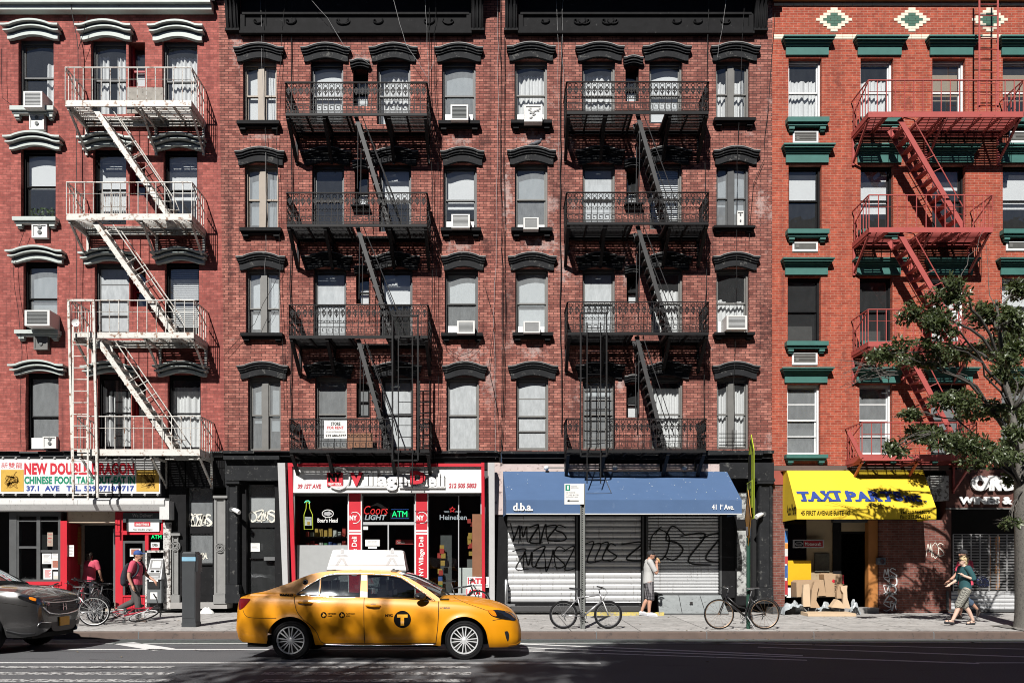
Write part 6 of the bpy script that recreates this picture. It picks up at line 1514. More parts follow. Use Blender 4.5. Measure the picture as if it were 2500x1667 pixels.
# ---------------------------------------------------------------- people
SKIN = mat('skin', (.48,.26,.18), .5, var=.12, scale=8); SKINP = mat('pale_skin', (.62,.42,.33), .5, var=.08, scale=8)
HAIRD = mat('dark_hair', (.02,.014,.01), .6, var=.5, scale=40); HAIRB = mat('blond_hair', (.56,.43,.24), .55, var=.4, scale=30)
PINK = mat('pink_shirt', (.54,.075,.125), .85, var=.1, scale=5, bumpy=.3); CORAL = mat('coral_shirt', (.72,.075,.13), .85, var=.1, scale=5, bumpy=.3); GREYT = mat('grey_tee', (.46,.46,.45), .9, var=.1, scale=5, bumpy=.4); TEAL = mat('teal_top', (.022,.085,.095), .9, var=.2, scale=5, bumpy=.3)
PANTS = mat('brown_grey_trousers', (.085,.078,.076), .9, var=.3, scale=7, bumpy=.4); NAVY = mat('navy_cloth', (.02,.024,.035), .85, var=.3, bumpy=.3); JEAN = mat('jeans', (.06,.09,.14), .9, var=.3, bumpy=.3)
CAPB = mat('blue_cap', (.035,.085,.28), .8, var=.1); CAPK = mat('black_cap', (.025,.026,.03), .8, var=.2); SHOEW = mat('white_shoe', (.62,.63,.67), .6, var=.1); SHOEB = mat('brown_shoe', (.10,.075,.065), .6, var=.3)
def plaidmat():
    m, nt, out = nm('plaid_cloth'); v = objco(nt); sp = N(nt, 'ShaderNodeSeparateXYZ'); nt.links.new(v, sp.inputs[0]); c = (.085,.080,.088)
    for ax, sc, col_ in ((0,16,(.30,.29,.30)),(0,31,(.015,.015,.018)),(2,13,(.02,.02,.022)),(1,16,(.30,.29,.30))):
        mu = N(nt, 'ShaderNodeMath', operation='MULTIPLY'); mu.inputs[1].default_value = sc; nt.links.new(sp.outputs[ax], mu.inputs[0]); fr = N(nt, 'ShaderNodeMath', operation='FRACT'); nt.links.new(mu.outputs[0], fr.inputs[0])
        c = mixc(nt, ramp(nt, fr.outputs[0], [(.70,(0,0,0)),(.74,(.6,.6,.6))]), c, col_)
    pbr(nt, out, c, .9, spec=.2); return m
def dotmat():
    m, nt, out = nm('patterned_cloth'); v = objco(nt); ch = N(nt, 'ShaderNodeTexChecker', i_Scale=55.0); ch.inputs[1].default_value = (.42,.41,.36,1); ch.inputs[2].default_value = (.02,.02,.02,1); nt.links.new(v, ch.inputs[0])
    pbr(nt, out, ch.outputs[0], .9, spec=.2); return m
PLAID, DOTS = plaidmat(), dotmat()
def ell(mb, c, r, n=14, rot=0):
    cr, sr = math.cos(rot), math.sin(rot)
    def fn(u, v):
        a, b = 2*PI*u, PI*(v-.5); x, y, z = r[0]*math.cos(b)*math.cos(a), r[1]*math.cos(b)*math.sin(a), r[2]*math.sin(b)
        return (c[0]+x*cr+z*sr, c[1]+y, c[2]-x*sr+z*cr)
    return mb.grid(fn, n, 10)
def loft(mb, secs, n=18):                              # closed stack of ellipses (centre, half depth x, half width y)
    b = len(mb.v)
    for c, rx, ry in secs:
        for j in range(n):
            a = 2*PI*j/n; mb.v.append((c[0]+rx*math.cos(a), c[1]+ry*math.sin(a), c[2]))
    for i in range(len(secs)-1):
        for j in range(n): mb.f.append([b+i*n+j, b+i*n+(j+1)%n, b+(i+1)*n+(j+1)%n, b+(i+1)*n+j]); mb.m.append(0)
    k = b+(len(secs)-1)*n
    mb.f.append([b+j for j in range(n)][::-1]); mb.f.append([k+j for j in range(n)]); mb.m += [0, 0]
    return mb
def fuse(mb, name, m, parent, voxel=.009, smooth=3):    # one continuous skin over overlapping volumes
    bm = bmesh.new(); me = bpy.data.meshes.new(name); me.from_pydata(mb.v, [], mb.f); bm.from_mesh(me)
    bmesh.ops.remove_doubles(bm, verts=bm.verts, dist=1e-5); bmesh.ops.recalc_face_normals(bm, faces=bm.faces); bm.to_mesh(me); bm.free()
    o = bpy.data.objects.new(name, me); col.objects.link(o)
    r = o.modifiers.new('r', 'REMESH'); r.mode = 'VOXEL'; r.voxel_size = voxel
    s = o.modifiers.new('s', 'SMOOTH'); s.iterations = smooth; s.factor = .5
    dg = bpy.context.evaluated_depsgraph_get(); dg.update(); me2 = bpy.data.meshes.new_from_object(o.evaluated_get(dg))
    bpy.data.objects.remove(o); bpy.data.meshes.remove(me); me2.materials.clear()
    return link(name, me2, m, parent, smooth=True)
def limb(mb, pts, rs, n=10): return mb.tube(smooth_path3(pts), sm_r(rs), n)
def smooth_path3(P, per=5):
    out = []; n = len(P)
    for i in range(n-1):
        p0, p1, p2, p3 = P[max(0,i-1)], P[i], P[i+1], P[min(n-1,i+2)]
        for j in range(per):
            t = j/per; out.append(tuple(.5*((2*p1[k])+(-p0[k]+p2[k])*t+(2*p0[k]-5*p1[k]+4*p2[k]-p3[k])*t*t+(-p0[k]+3*p1[k]-3*p2[k]+p3[k])*t**3) for k in range(3)))
    out.append(P[-1]); return out
def sm_r(rs, per=5):
    out = []
    for a, b in zip(rs, rs[1:]): out += [a+(b-a)*j/per for j in range(per)]
    return out+[rs[-1]]
def hand(mb, w, d, side, curl=.5):                     # palm, four unequal fingers and a thumb off the palm's side
    w, d = Vector(w), Vector(d).normalized(); sdv = Vector((0,0,1)).cross(d); sdv = sdv.normalized() if sdv.length > .2 else Vector((1,0,0)); pn = d.cross(sdv)
    c = w+d*.05; mb.tube([w, w+d*.04, w+d*.09], [.026,.036,.030], 8)
    for i, L in enumerate((.075,.085,.08,.062)):
        o = w+d*.085+sdv*(.026-.0175*i); mb.tube([o-d*.02, o+d*L*.45-pn*.01*curl*side, o+d*L*(.95-.3*curl)-pn*.045*curl*side], [.0105,.0095,.008], 6)
    t = w+d*.03+sdv*.03; mb.tube([t-sdv*.01, t+sdv*.022+d*.03, t+sdv*.026+d*.06-pn*.01], [.013,.0115,.009], 6)
def head(mb, p, tilt=0, s=1.0):                        # skull, jaw, nose, ears on a neck; faces +x
    x, y, z = p
    ell(mb, (x,y,z), (.098*s,.076*s,.105*s), 16, tilt); ell(mb, (x+.030*s,y,z-.062*s), (.062*s,.056*s,.062*s), 12, tilt)
    ell(mb, (x+.098*s,y,z-.020*s), (.022*s,.014*s,.024*s), 8); ell(mb, (x+.075*s,y,z-.075*s), (.02*s,.024*s,.012*s), 8); ell(mb, (x+.07*s,y,z+.02*s), (.028*s,.05*s,.02*s), 8)
    for e in (-1,1): ell(mb, (x-.008*s,y+e*.076*s,z-.015*s), (.022*s,.010*s,.032*s), 8)
def eyes(root, p, s=1.0):
    for e in (-1,1):
        m = MB(); ell(m, (p[0]+.083*s,p[1]+e*.032*s,p[2]+.006*s), (.012*s,.014*s,.008*s), 8); m.build('eye', BLACKINK, root, smooth=True)
def man(label, spec, loc, rotz=0):
    P = spec; root = empty('person', (0,0,0), label, 'person'); b = MB(); sk = P.get('skin', SKIN); fat = P.get('fat', 1.0)
    lean_ = P.get('lean', 0)
    cx_ = lambda z: lean_*(z-.95)
    loft(b, [((cx_(z),0,z), rx*fat, ry*fat) for z, rx, ry in ((.84,.085,.12),(.92,.115,.16),(1.02,.115,.15),(1.14,.108,.145),(1.28,.12,.165),(1.38,.105,.175),(1.45,.07,.12),(1.50,.055,.06))])
    nk = (cx_(1.5),0,1.47); hp = P['head']; b.tube([nk, (hp[0]-.02,hp[1],hp[2]-.09)], [.062,.056], 10); head(b, hp, P.get('tilt',0))
    for s, k in ((-1,'r'),(1,'l')):
        sh = Vector((cx_(1.42),s*.185*fat,1.415)); e, w = Vector(P['el_'+k]), Vector(P['wr_'+k]); limb(b, [tuple(sh+Vector((0,-s*.05,0))), tuple(sh), tuple(e), tuple(w)], [.06,.058,.042,.028]); hand(b, w, P.get('hd_'+k, w-e), s, P.get('curl',.6))
        h = Vector((0,s*.095,.92)); kn, an = Vector(P['kn_'+k]), Vector(P['an_'+k]); limb(b, [tuple(h), tuple((h+kn)/2), tuple(kn), tuple(kn*.62+an*.38+Vector((-.02,0,0))), tuple(an)], [.098,.082,.056,.055,.034])
        t = Vector(P['to_'+k]); b.tube([tuple(an+Vector((-.03,0,-.02))), tuple((an+t)/2+Vector((0,0,-.005))), tuple(t)], [.036,.036,.026], 8)
    fuse(b, 'body', sk, root); eyes(root, hp)
    if 'shirt' in P:
        g = MB(); z0 = P.get('hem', .88)
        loft(g, [((cx_(z)+.002,0,z), rx*fat, ry*fat) for z, rx, ry in ((z0,.142,.185),(z0+.06,.142,.182),(1.05,.135,.172),(1.16,.128,.166),(1.28,.136,.183),(1.38,.12,.19),(1.445,.085,.135),(1.475,.066,.075))])
        for s, k in ((-1,'r'),(1,'l')):
            sh = Vector((cx_(1.42),s*.185*fat,1.415)); e, w = Vector(P['el_'+k]), Vector(P['wr_'+k]); L = P.get('sleeve', .75)
            if L <= 1: limb(g, [tuple(sh+Vector((0,-s*.06,0))), tuple(sh+Vector((0,0,.005))), tuple(sh+(e-sh)*L)], [.075,.078,.066])
            else: limb(g, [tuple(sh+Vector((0,-s*.06,0))), tuple(sh), tuple(e), tuple(e+(w-e)*(L-1))], [.075,.076,.058,.046])
        fuse(g, 'shirt', P['shirt'], root, .010, 4)
    if 'pants' in P:
        g = MB(); loft(g, [((0,0,z), rx*fat, ry*fat) for z, rx, ry in ((.80,.10,.14),(.88,.128,.172),(.98,.126,.166),(1.0,.12,.16))]); L = P.get('leg', 2)
        for s, k in ((-1,'r'),(1,'l')):
            h = Vector((0,s*.095,.90)); kn, an = Vector(P['kn_'+k]), Vector(P['an_'+k]); w = P.get('legw', .068)
            if L >= 2: limb(g, [tuple(h), tuple((h+kn)/2), tuple(kn), tuple((kn+an)/2), tuple(an+Vector((0,0,.0)))], [.112,.095,w+.008,w,w-.004])
            else: e = kn+(an-kn)*(L-1); limb(g, [tuple(h), tuple((h+kn)/2), tuple(kn), tuple(e)], [.118,.108,w+.022,w+.026])
        fuse(g, P.get('pname','trousers'), P['pants'], root, .010, 4)
    for s, k in ((-1,'r'),(1,'l')):
        an, t = Vector(P['an_'+k]), Vector(P['to_'+k]); g = MB(); d = (t-an); d.normalize()
        if P.get('sandal'):
            g.tube([tuple(an+Vector((-.04,0,-.062))), tuple((an+t)/2+Vector((0,0,-.04))), tuple(t+Vector((.01,0,-.028)))], [.034,.036,.034], 8); g.ring(tuple((an+t)/2+Vector((.02,0,-.0))), .043, .009, 10, 5, 'x'); g.ring(tuple(an+Vector((0,0,-.0))), .042, .008, 10, 5, 'z')
            g.build('sandal', CAPK, root, smooth=40)
        else:
            g.tube([tuple(an+Vector((-.055,0,-.035))), tuple(an+Vector((-.01,0,-.02))), tuple((an+t)/2+Vector((0,0,-.005))), tuple(t+Vector((.015,0,-.0)))], [.040,.050,.046,.034], 10); g.tube([tuple(an+Vector((-.06,0,-.06))), tuple(t+Vector((.03,0,-.025)))], [.034,.032], 8); fuse(g, 'shoe', P['shoe'], root, .008, 3)
    x, y, z = hp
    if 'cap' in P:
        g = MB(); tl = P.get('tilt',0); ell(g, (x-.004,y,z+.038), (.106,.086,.085), 16, tl)
        b0 = len(g.v); g.add([(x+.075,-.068,z+.050),(x+.135,-.058,z+.040),(x+.185,-.025,z+.024),(x+.185,.025,z+.024),(x+.135,.058,z+.040),(x+.075,.068,z+.050),(x+.075,-.068,z+.062),(x+.135,-.058,z+.054),(x+.185,-.025,z+.036),(x+.185,.025,z+.036),(x+.135,.058,z+.054),(x+.075,.068,z+.062)],
            [(0,1,2,3,4,5),(11,10,9,8,7,6)]+[(i,(i+1)%6,6+(i+1)%6,6+i) for i in range(6)]); g.build('cap', P['cap'], root, smooth=50)
        g = MB(); ell(g, (x-.022,y,z+.0), (.088,.079,.075), 12); g.build('hair', P.get('hair',HAIRD), root, smooth=True)
    elif 'hair' in P:
        g = MB(); rnd = random.Random(3); ell(g, (x-.015,y,z+.030), (.108,.092,.098), 14); ell(g, (x-.055,y,z-.035), (.065,.09,.095), 12)
        for i in range(70):
            a, bb = rnd.random()*2*PI, rnd.random()*1.5-.3; px_ = (x-.02+.10*math.cos(bb)*math.cos(a), y+.088*math.cos(bb)*math.sin(a), z+.02+.10*math.sin(bb))
            if px_[0] > x+.055 and px_[2] < z+.06: continue
            ell(g, px_, (.022,.022,.022), 6)
        fuse(g, 'hair', P['hair'], root, .011, 1)
        if P.get('glasses'): m = MB(); [ell(m, (x+.094,y+e*.035,z+.004), (.010,.026,.020), 8) for e in (-1,1)]; m.tube([(x,-.08,z+.008),(x+.095,-.06,z+.008),(x+.10,0,z+.01),(x+.095,.06,z+.008),(x,.08,z+.008)], .004, 4); m.build('sunglasses', BLACKINK, root, smooth=True)
    root.scale = (P.get('size',1),)*3; root.location = loc; root.rotation_euler = (0,0,rotz)
    return root
def stand(px, py, zk=None):
    X, Y = GP(px, py, .19); return (X, Y, gz(Y))
L1 = stand(331, 1516)
man('man in a pink tee and blue cap with a backpack, walking right past the takeout', dict(head=(.06,0,1.635), lean=.05, fat=1.06, el_r=(-.04,-.27,1.13), wr_r=(.05,-.27,.88), hd_r=(.3,0,-1), el_l=(.15,.26,1.15), wr_l=(.37,.22,1.0), hd_l=(.6,0,-1),
    kn_r=(.10,-.10,.50), an_r=(.12,-.10,.085), to_r=(.29,-.11,.035), kn_l=(-.09,.10,.50), an_l=(-.46,.10,.30), to_l=(-.55,.10,.17), shirt=PINK, pants=PANTS, shoe=SHOEB, cap=CAPB, hem=.90, legw=.075, size=.99), L1)
bp_ = empty('backpack', (L1[0]-.25, L1[1], L1[2]+1.0), 'dark blue backpack on the back of the man in the pink tee', 'backpack')
g = MB(); loft(g, [((L1[0]-.20+o,L1[1],L1[2]+z), a, c) for z,a,c,o in ((.86,.05,.11,-.06),(.92,.09,.145,-.06),(1.08,.10,.155,-.05),(1.24,.085,.145,-.02),(1.36,.06,.12,.02),(1.42,.03,.08,.04))]); fuse(g, 'pack', NAVY, bp_, .011, 3)
for s in (-1,1): MB().tube(smooth_path3([(L1[0]-.09,L1[1]+s*.11,L1[2]+1.38),(L1[0]-.0,L1[1]+s*.125,L1[2]+1.475),(L1[0]+.13,L1[1]+s*.135,L1[2]+1.36),(L1[0]+.10,L1[1]+s*.19,L1[2]+1.15),(L1[0]-.12,L1[1]+s*.19,L1[2]+1.0)]), .022, 6).build('strap', NAVY, bp_, smooth=True)
L2 = stand(1583, 1506)
man('man in a grey tee, plaid shorts and black cap eating a snack by the shutters', dict(head=(.07,0,1.61), lean=.03, fat=1.02, el_r=(.17,-.23,1.13), wr_r=(.20,-.11,1.36), hd_r=(.12,.2,1), el_l=(.16,.22,1.14), wr_l=(.22,.08,1.37), hd_l=(.12,-.3,1), curl=1.0,
    kn_r=(.05,-.09,.49), an_r=(.0,-.10,.09), to_r=(.19,-.12,.035), kn_l=(.02,.11,.49), an_l=(-.16,.13,.11), to_l=(-.02,.16,.045), shirt=GREYT, hem=.86, sleeve=.85, pants=PLAID, leg=1.15, pname='shorts', shoe=SHOEW, cap=CAPK, hair=HAIRD, tilt=.15), L2)
o = MB(); S_ = (L2[0]+.235, L2[1]-.02, L2[2]+1.50); o.tube([(S_[0]-.02,S_[1],S_[2]+.03),(S_[0]+.02,S_[1],S_[2]-.02),(S_[0]+.06,S_[1],S_[2]-.10)], [.022,.034,.026], 8); tag(o.build('snack', mat('tan_wrapper', (.55,.33,.16), .7), None, smooth=True), 'tan wrapped snack held at the mouth of the man in the grey tee', 'snack')
L3 = stand(2356, 1523)
man('blond woman in a teal top and patterned knee trousers, walking left', dict(head=(.05,0,1.62), lean=.03, fat=.92, skin=SKINP, el_l=(-.08,.25,1.17), wr_l=(.13,.17,1.24), hd_l=(.5,-.3,.4), el_r=(.06,-.24,1.15), wr_r=(.25,-.22,1.02),
    kn_l=(.22,.09,.50), an_l=(.37,.09,.12), to_l=(.55,.09,.10), kn_r=(-.05,-.09,.49), an_r=(-.26,-.09,.10), to_r=(-.10,-.09,.035), shirt=TEAL, hem=.90, sleeve=1.25, pants=DOTS, leg=1.02, legw=.066, pname='knee_trousers', sandal=True, shoe=CAPK, hair=HAIRB, glasses=True, size=.925), L3, PI)
bg_ = empty('handbag', (L3[0]+.27, L3[1]-.2, L3[2]+.95), 'shiny black shoulder bag, blue glints painted in, carried by the blond woman', 'bag')
g = MB(); loft(g, [((L3[0]+.22+o,L3[1]-.24,L3[2]+z), a, .075) for z,a,o in ((.88,.09,.05),(.93,.145,.05),(1.03,.155,.03),(1.12,.10,.0),(1.15,.06,-.02))]); fuse(g, 'bag_body', mat('glossy_black_glints', (.008,.009,.016), .22, var=.9, scale=25, bumpy=.8, dirt=(.02,.05,.30), dirt_at=.60), bg_, .011, 2)  # blue glints on the black bag are put into its colour as patches
MB().tube(smooth_path3([(L3[0]+.12,L3[1]-.22,L3[2]+1.12),(L3[0]+.02,L3[1]-.16,L3[2]+1.37),(L3[0]+.10,L3[1]-.1,L3[2]+1.33),(L3[0]+.3,L3[1]-.22,L3[2]+1.1)]), .012, 6).build('strap', CAPK, bg_, smooth=True)
L4 = stand(2372, 1512)
man('man in a coral pink shirt and black cap walking left behind the blond woman', dict(head=(.07,0,1.66), lean=.04, fat=1.12, el_l=(.04,.30,1.14), wr_l=(.22,.27,.93), el_r=(.08,-.28,1.14), wr_r=(.30,-.26,.95), kn_l=(.16,.10,.49), an_l=(.22,.1,.09), to_l=(.4,.1,.05),
    kn_r=(-.06,-.1,.50), an_r=(-.36,-.1,.24), to_r=(-.38,-.1,.09), shirt=CORAL, pants=JEAN, leg=1.5, pname='shorts', shoe=SHOEB, cap=CAPK, hem=.86, size=.99), (L4[0], L4[1]+.25, L4[2]), PI)
XD, ZD = W(228, 1400, 1.0)
man('person in a pink shirt seen from behind inside the dark takeout doorway', dict(head=(.05,0,1.62), lean=.08, fat=1.1, el_l=(.02,.29,1.14), wr_l=(.12,.27,.93), el_r=(.06,-.29,1.14), wr_r=(.2,-.27,.95), kn_l=(.04,.1,.49), an_l=(.0,.1,.09), to_l=(.17,.1,.04), kn_r=(.0,-.1,.49), an_r=(-.05,-.1,.09), to_r=(.12,-.1,.04),
    shirt=PINK, pants=NAVY, shoe=SHOEB, hair=HAIRD, hem=.86, size=.98), (XD, .75, .235), PI*.5)
# ---------------------------------------------------------------- window air conditioners
def ac(label, x0, y0, x1, y1, fill=None, side='grille', depth=.34, dark=False, yb=.16, m=None):
    yf = -depth; a, zt = W(x0, y0, yf); b, zb = W(x1, y1, yf)
    root = empty('air_conditioner', ((a+b)/2, 0, zb), label, 'air conditioner'); c = MB(); m = m or ACW
    c.box(a, b, yf+.02, yb, zb, zt); w, h = b-a, zt-zb
    c.box(a, b, yf, yf+.02, zb, zb+h*.10); c.box(a, b, yf, yf+.02, zt-h*.10, zt); c.box(a, a+w*.09, yf, yf+.02, zb+h*.1, zt-h*.1); c.box(b-w*.09, b, yf, yf+.02, zb+h*.1, zt-h*.1)
    c.build('casing', m, root)
    g = MB(); n = 9
    if side == 'grille':
        for i in range(n): z = zb+h*(.11+.78*i/n); g.box(a+w*.09, b-w*.09, yf+.008, yf+.018, z, z+h*.78/n*.55)
        g.build('grille', ACG if dark else mat('ac_light_grille', (.40,.41,.41), .6, var=.15), root)
    elif side == 'holes':
        for u in (.36,.74): g.lathe([(0,yf-.004),(w*.11,yf-.004),(w*.13,yf+.0)], ((a+b)/2-w*.0, 0, zb+h*u+.02), 'y', 14)
        g.build('vent_hole', ACG, root)
    elif side == 'drawn':
        for i in range(14): rnd = random.Random(i); xx, zz = a+w*(.12+.7*rnd.random()), zb+h*(.15+.65*rnd.random()); g.box(xx, xx+w*.12, yf-.003, yf+.004, zz, zz+h*.04)
        g.build('marking', GREYINK, root)
    if fill:
        p, q = WX(fill[0]), WX(fill[1]); f = MB()
        if a-p > .03: f.box(p, a, .13, .15, zb, zt)
        if q-b > .03: f.box(b, q, .13, .15, zb, zt)
        if f.v: f.build('filler_panel', WHITEF, root)
    return root
ac('white window air conditioner in the top left window of the left house', 57,223,103,262,None,dark=False); ac('large air conditioner with dark grille in the second-lowest left window of the left house', 60,757,121,795,None,dark=True,depth=.5)
ac('grey air conditioner low in the bottom left window of the left house', 104,1065,137,1094,(70,104),'holes',.12)
ac('white heater box with two vents under the top left sill of the left house', 71,279,107,316,None,'holes',.12,yb=0); ac('white heater box with two vents under the third-floor left sill of the left house', 77,547,115,580,None,'holes',.12,yb=0); ac('grey heater box under the dark air conditioner sill of the left house', 82,818,116,853,None,'holes',.12,yb=0,m=GREYP)
ac('dark-grilled white air conditioner in the top right window over the deli', 1100,256,1143,293,(1086,1154),dark=True); ac('white air conditioner in the third-floor right window over the deli', 1102,523,1147,556,(1089,1157)); ac('white air conditioner in the second-floor right window over the deli', 1116,783,1159,814,(1093,1160))
ac('white air conditioner scrawled with marks in the top left window over the blue awning', 1280,256,1324,297,(1263,1328),'drawn'); ac('white air conditioner in the third-floor left window over the blue awning', 1278,531,1315,559,(1264,1330)); ac('white air conditioner in the second-floor left window over the blue awning', 1278,784,1319,812,(1265,1330)); ac('white air conditioner in the right window with lace curtains over the blue awning', 1774,770,1824,804,(1756,1822),dark=False,depth=.42)
ac('narrow white heater panel with two vents in a right window over the blue awning', 1800,515,1816,554,None,'holes',-.10,yb=.2)
# things on the fire escapes
o = empty('rent_sign', (WX(819,FY), FY, WZ(1050,FY)), 'white store for rent sign hung on the lowest balcony over the deli', 'sign'); a, zt = W(791,1026,FY-.05); b, zb = W(847,1070,FY-.05); MB().box(a, b, FY-.05, FY-.035, zb, zt).build('sign_panel', PAPER, o)
for t, y0, y1, m, x0, x1 in (('STORE',1030,1038,BLACKINK,808,831),('FOR RENT',1040,1047,REDINK,799,839),('ATLAS ENTERPRISES INC.',1052,1056,GREYINK,795,844),('212 684-5777',1060,1066,BLACKINK,795,845)): text_px(t, x0, y0, x1, y1, FY-.054, m, o, .03)
wb = mat('weathered_board', (.30,.28,.25), .85, var=.45, scale=7, dirt=(.1,.09,.08))
box_px(MB(), 309,214,398,277,-.30,-.27).build('board', wb, None); tag(bpy.data.objects['board.001'], 'weathered grey board leaning on the top balcony of the white fire escape', 'board')
tag(box_px(MB(), 849,1057,910,1092,-.25,-.22).build('board', mat('brown_board', (0,)*3), None), 'dark brown board leaning on the lowest balcony over the deli', 'board')
o = MB(); X, Z = W(185,788,FY-.1); o.lathe([(.0,.03),(.05,.02),(.10,-.01),(.105,-.015)], (X,FY-.1,Z), 'y', 16); o.tube([(X,FY-.1,Z),(X,FY,Z-.2)], .012, 5); tag(o.build('satellite_dish', WHITEP, None, smooth=40), 'small round white dish on the corner of the white fire escape', 'dish')
g = MB(); (a,zt),(b,zb) = W(247,473,-.05), W(308,522,-.05)
for i in range(12): x = a+(b-a)*i/11; g.tube([(x,-.05,zb),(x,-.05,zt)], .01, 4)
for z in (zb,zb+(zt-zb)*.35,zt): g.tube([(a,-.05,z),(b,-.05,z)], .01, 4)
tag(g.build('window_guard', WIRON, None), 'white barred window guard behind the third-floor balcony of the white fire escape', 'window guard')
g = MB()
for z in (1328,1354,1380,1402): (x0_,z0_) = W(*Q((1200,550,2.613),1450,z),-.06); x1_ = WX(Q((1200,550,2.613),1622,0)[0],-.06); g.tube([(x0_,-.06,z0_),(x1_,-.06,z0_)], .011, 4)
for u in (1535,1560): x_, z_ = W(*Q((1200,550,2.613),u,1305),-.06); g.tube([(x_,-.06,z_),(x_,-.06,z_-.7)], .011, 4)
tag(g.build('window_guard', IRON, None), 'black bar guard across the lowest right window over the blue awning', 'window guard')
rnd = random.Random(8); g = MB()
for i in range(7):
    X, Z = W(70+i*9, 528, -.02); MB().lathe([(.035,0),(.045,.09),(.04,.09)], (X,.08,WZ(534)+.04), 'z', 8) if False else None
    for k in range(10): p = Vector((X+rnd.uniform(-.05,.05),.10+rnd.uniform(-.04,.04),WZ(533)+.06+rnd.random()*.25)); q = Vector((rnd.uniform(-1,1),rnd.uniform(-1,.2),rnd.uniform(-.2,1))).normalized()*.07; r_ = q.cross(Vector((0,1,.3))).normalized()*.022; g.add([p,p+q*.5+r_,p+q,p+q*.5-r_],[(0,1,2,3)])
tag(g.build('potted_plant', mat('pot_leaf', (.05,.085,.035), .5, var=.4), None, fixn=False), 'row of small potted plants on the third-floor left sill of the left house', 'plant')
pg = MB(); X, Z = W(1311,358,-.15); ell(pg, (X,-.15,Z+.10), (.13,.06,.06), 10, -.35); ell(pg, (X+.11,-.15,Z+.19), (.04,.034,.036), 8); pg.tube([(X+.13,-.15,Z+.19),(X+.175,-.15,Z+.18)], [.012,.004], 5); pg.tube([(X-.10,-.15,Z+.08),(X-.24,-.15,Z+.04)], [.04,.02], 6)
for s in (-1,1): pg.tube([(X+.01,-.15+s*.025,Z+.06),(X+.02,-.15+s*.025,Z)], .008, 5)
fuse(pg, 'pigeon', mat('pigeon_grey', (.10,.10,.115), .7, var=.4, scale=25), None, .008, 2); tag(bpy.data.objects['pigeon'], 'dark pigeon standing on the third-floor left window head over the blue awning', 'bird')
# ---------------------------------------------------------------- street furniture
PY = -4.35
o = empty('parking_sign', (WX(1422,PY), PY, gz(PY)), 'white street parking sign with a green number box on a steel post', 'sign'); a, b = WX(1416.5,PY), WX(1428,PY)
GALV = mat('galvanised_post', (.24,.25,.24), .5, .5, var=.2); mb = MB(); mb.box(a, a+.02, PY-.04, PY+.02, gz(PY), WZ(1180,PY)); mb.box(b-.02, b, PY-.04, PY+.02, gz(PY), WZ(1180,PY)); mb.box(a+.02, b-.02, PY, PY+.02, gz(PY), WZ(1180,PY)); po = mb.build('post', GALV, o)
mb = MB(); z = gz(PY)+.1
while z < WZ(1185,PY): mb.box((a+b)/2-.009,(a+b)/2+.009,PY-.006,PY-.001,z,z+.02); z += .05
tag(mb.build('punched_hole', BLACKINK, po), kind='stuff')
pp = box_px(MB(), 1378,1180,1426,1230.5,PY-.07,PY-.06).build('sign_plate', PAPER, o); box_px(MB(), 1380.5,1183,1392,1197,PY-.074,PY-.07).build('green_box', GREENINK, pp); text_px('1', 1384.5,1185,1388.5,1195,PY-.078,PAPER,pp,.05)
for i,(x0,x1,y) in enumerate(((1394,1409,1185),(1394,1412,1189),(1382,1404,1200),(1382,1413,1206),(1382,1411,1211))): text_px(('NIGHT','REGULATION','NO PARKING','TUES & FRI','MIDNIGHT-3AM')[i], x0,y,x1,y+3.2,PY-.074,GREYINK,pp,0)
mb = MB(); (x0,z0),(x1,_) = W(1383,1222.5,PY), W(1412,1222,PY); mb.box(x0+.05,x1,PY-.075,PY-.071,z0-.008,z0+.008); mb.add([(x0,PY-.074,z0),(x0+.06,PY-.074,z0+.028),(x0+.06,PY-.074,z0-.028)],[(0,1,2)]); mb.build('arrow', BLACKINK, pp)
o = empty('crossing_sign', (WX(1828,PY), PY, gz(PY)), 'green post with yellow crossing signs seen edge-on beside the step-through bicycle', 'sign'); X = WX(1827,PY); GRP = mat('green_post', (.015,.06,.04), .45, var=.3)
mb = MB(); mb.tube([(X,PY,gz(PY)),(X,PY,WZ(1312,PY))], .045, 8); po = mb.build('post', GRP, o, smooth=40); mb = MB(); mb.tube([(X+.02,PY,WZ(1320,PY)),(X+.06,PY,WZ(1120,PY))], .025, 6); mb.build('upper_post', STEEL, po)
FLU = mat('fluorescent_yellow', (.50,.62,.03), .5, var=.05); ORG = mat('orange_plate', (.45,.22,.03), .5)
def plate(nme, poly, zc, m, ang, dx=0, th=.006):
    mb = MB(); c, s = math.cos(ang), math.sin(ang); n = len(poly); f = lambda u, v, k: (X+dx+u*c-k*s, PY-.05+u*s+k*c, zc+v)
    mb.fill([poly], lambda u,v: f(u,v,-th), 0); mb.fill([poly], lambda u,v: f(u,v,th), 0); mb.add([f(u,v,-th) for u,v in poly]+[f(u,v,th) for u,v in poly], [(i,(i+1)%n,n+(i+1)%n,n+i) for i in range(n)]); r_ = mb.build(nme, m, o)
    bd = MB(); P_ = [(u*.88,v*.88) for u,v in poly]; bd.tube([f(u,v,th+.003) for u,v in P_], .009, 4, closed=True); bd.build('border', BLACKINK, r_); return r_, f
ang = R(81)
p_, f = plate('sign_plate', [(0,.42),(.36,.02),(.36,-.0),(0,-.42),(-.36,-.0),(-.36,.02)] if False else [(0,1.0),(.38,.62),(.38,-.88),(-.38,-.88),(-.38,.62)], WZ(1158,PY)-.12, FLU, ang, .05)
MB().tube([f(0,.55,.012),f(.02,.1,.012),f(-.1,-.5,.012)], .05, 5).build('figure_mark', BLACKINK, p_); MB().tube([f(.02,.1,.012),f(.14,-.5,.012)], .045, 5).build('figure_mark', BLACKINK, p_)
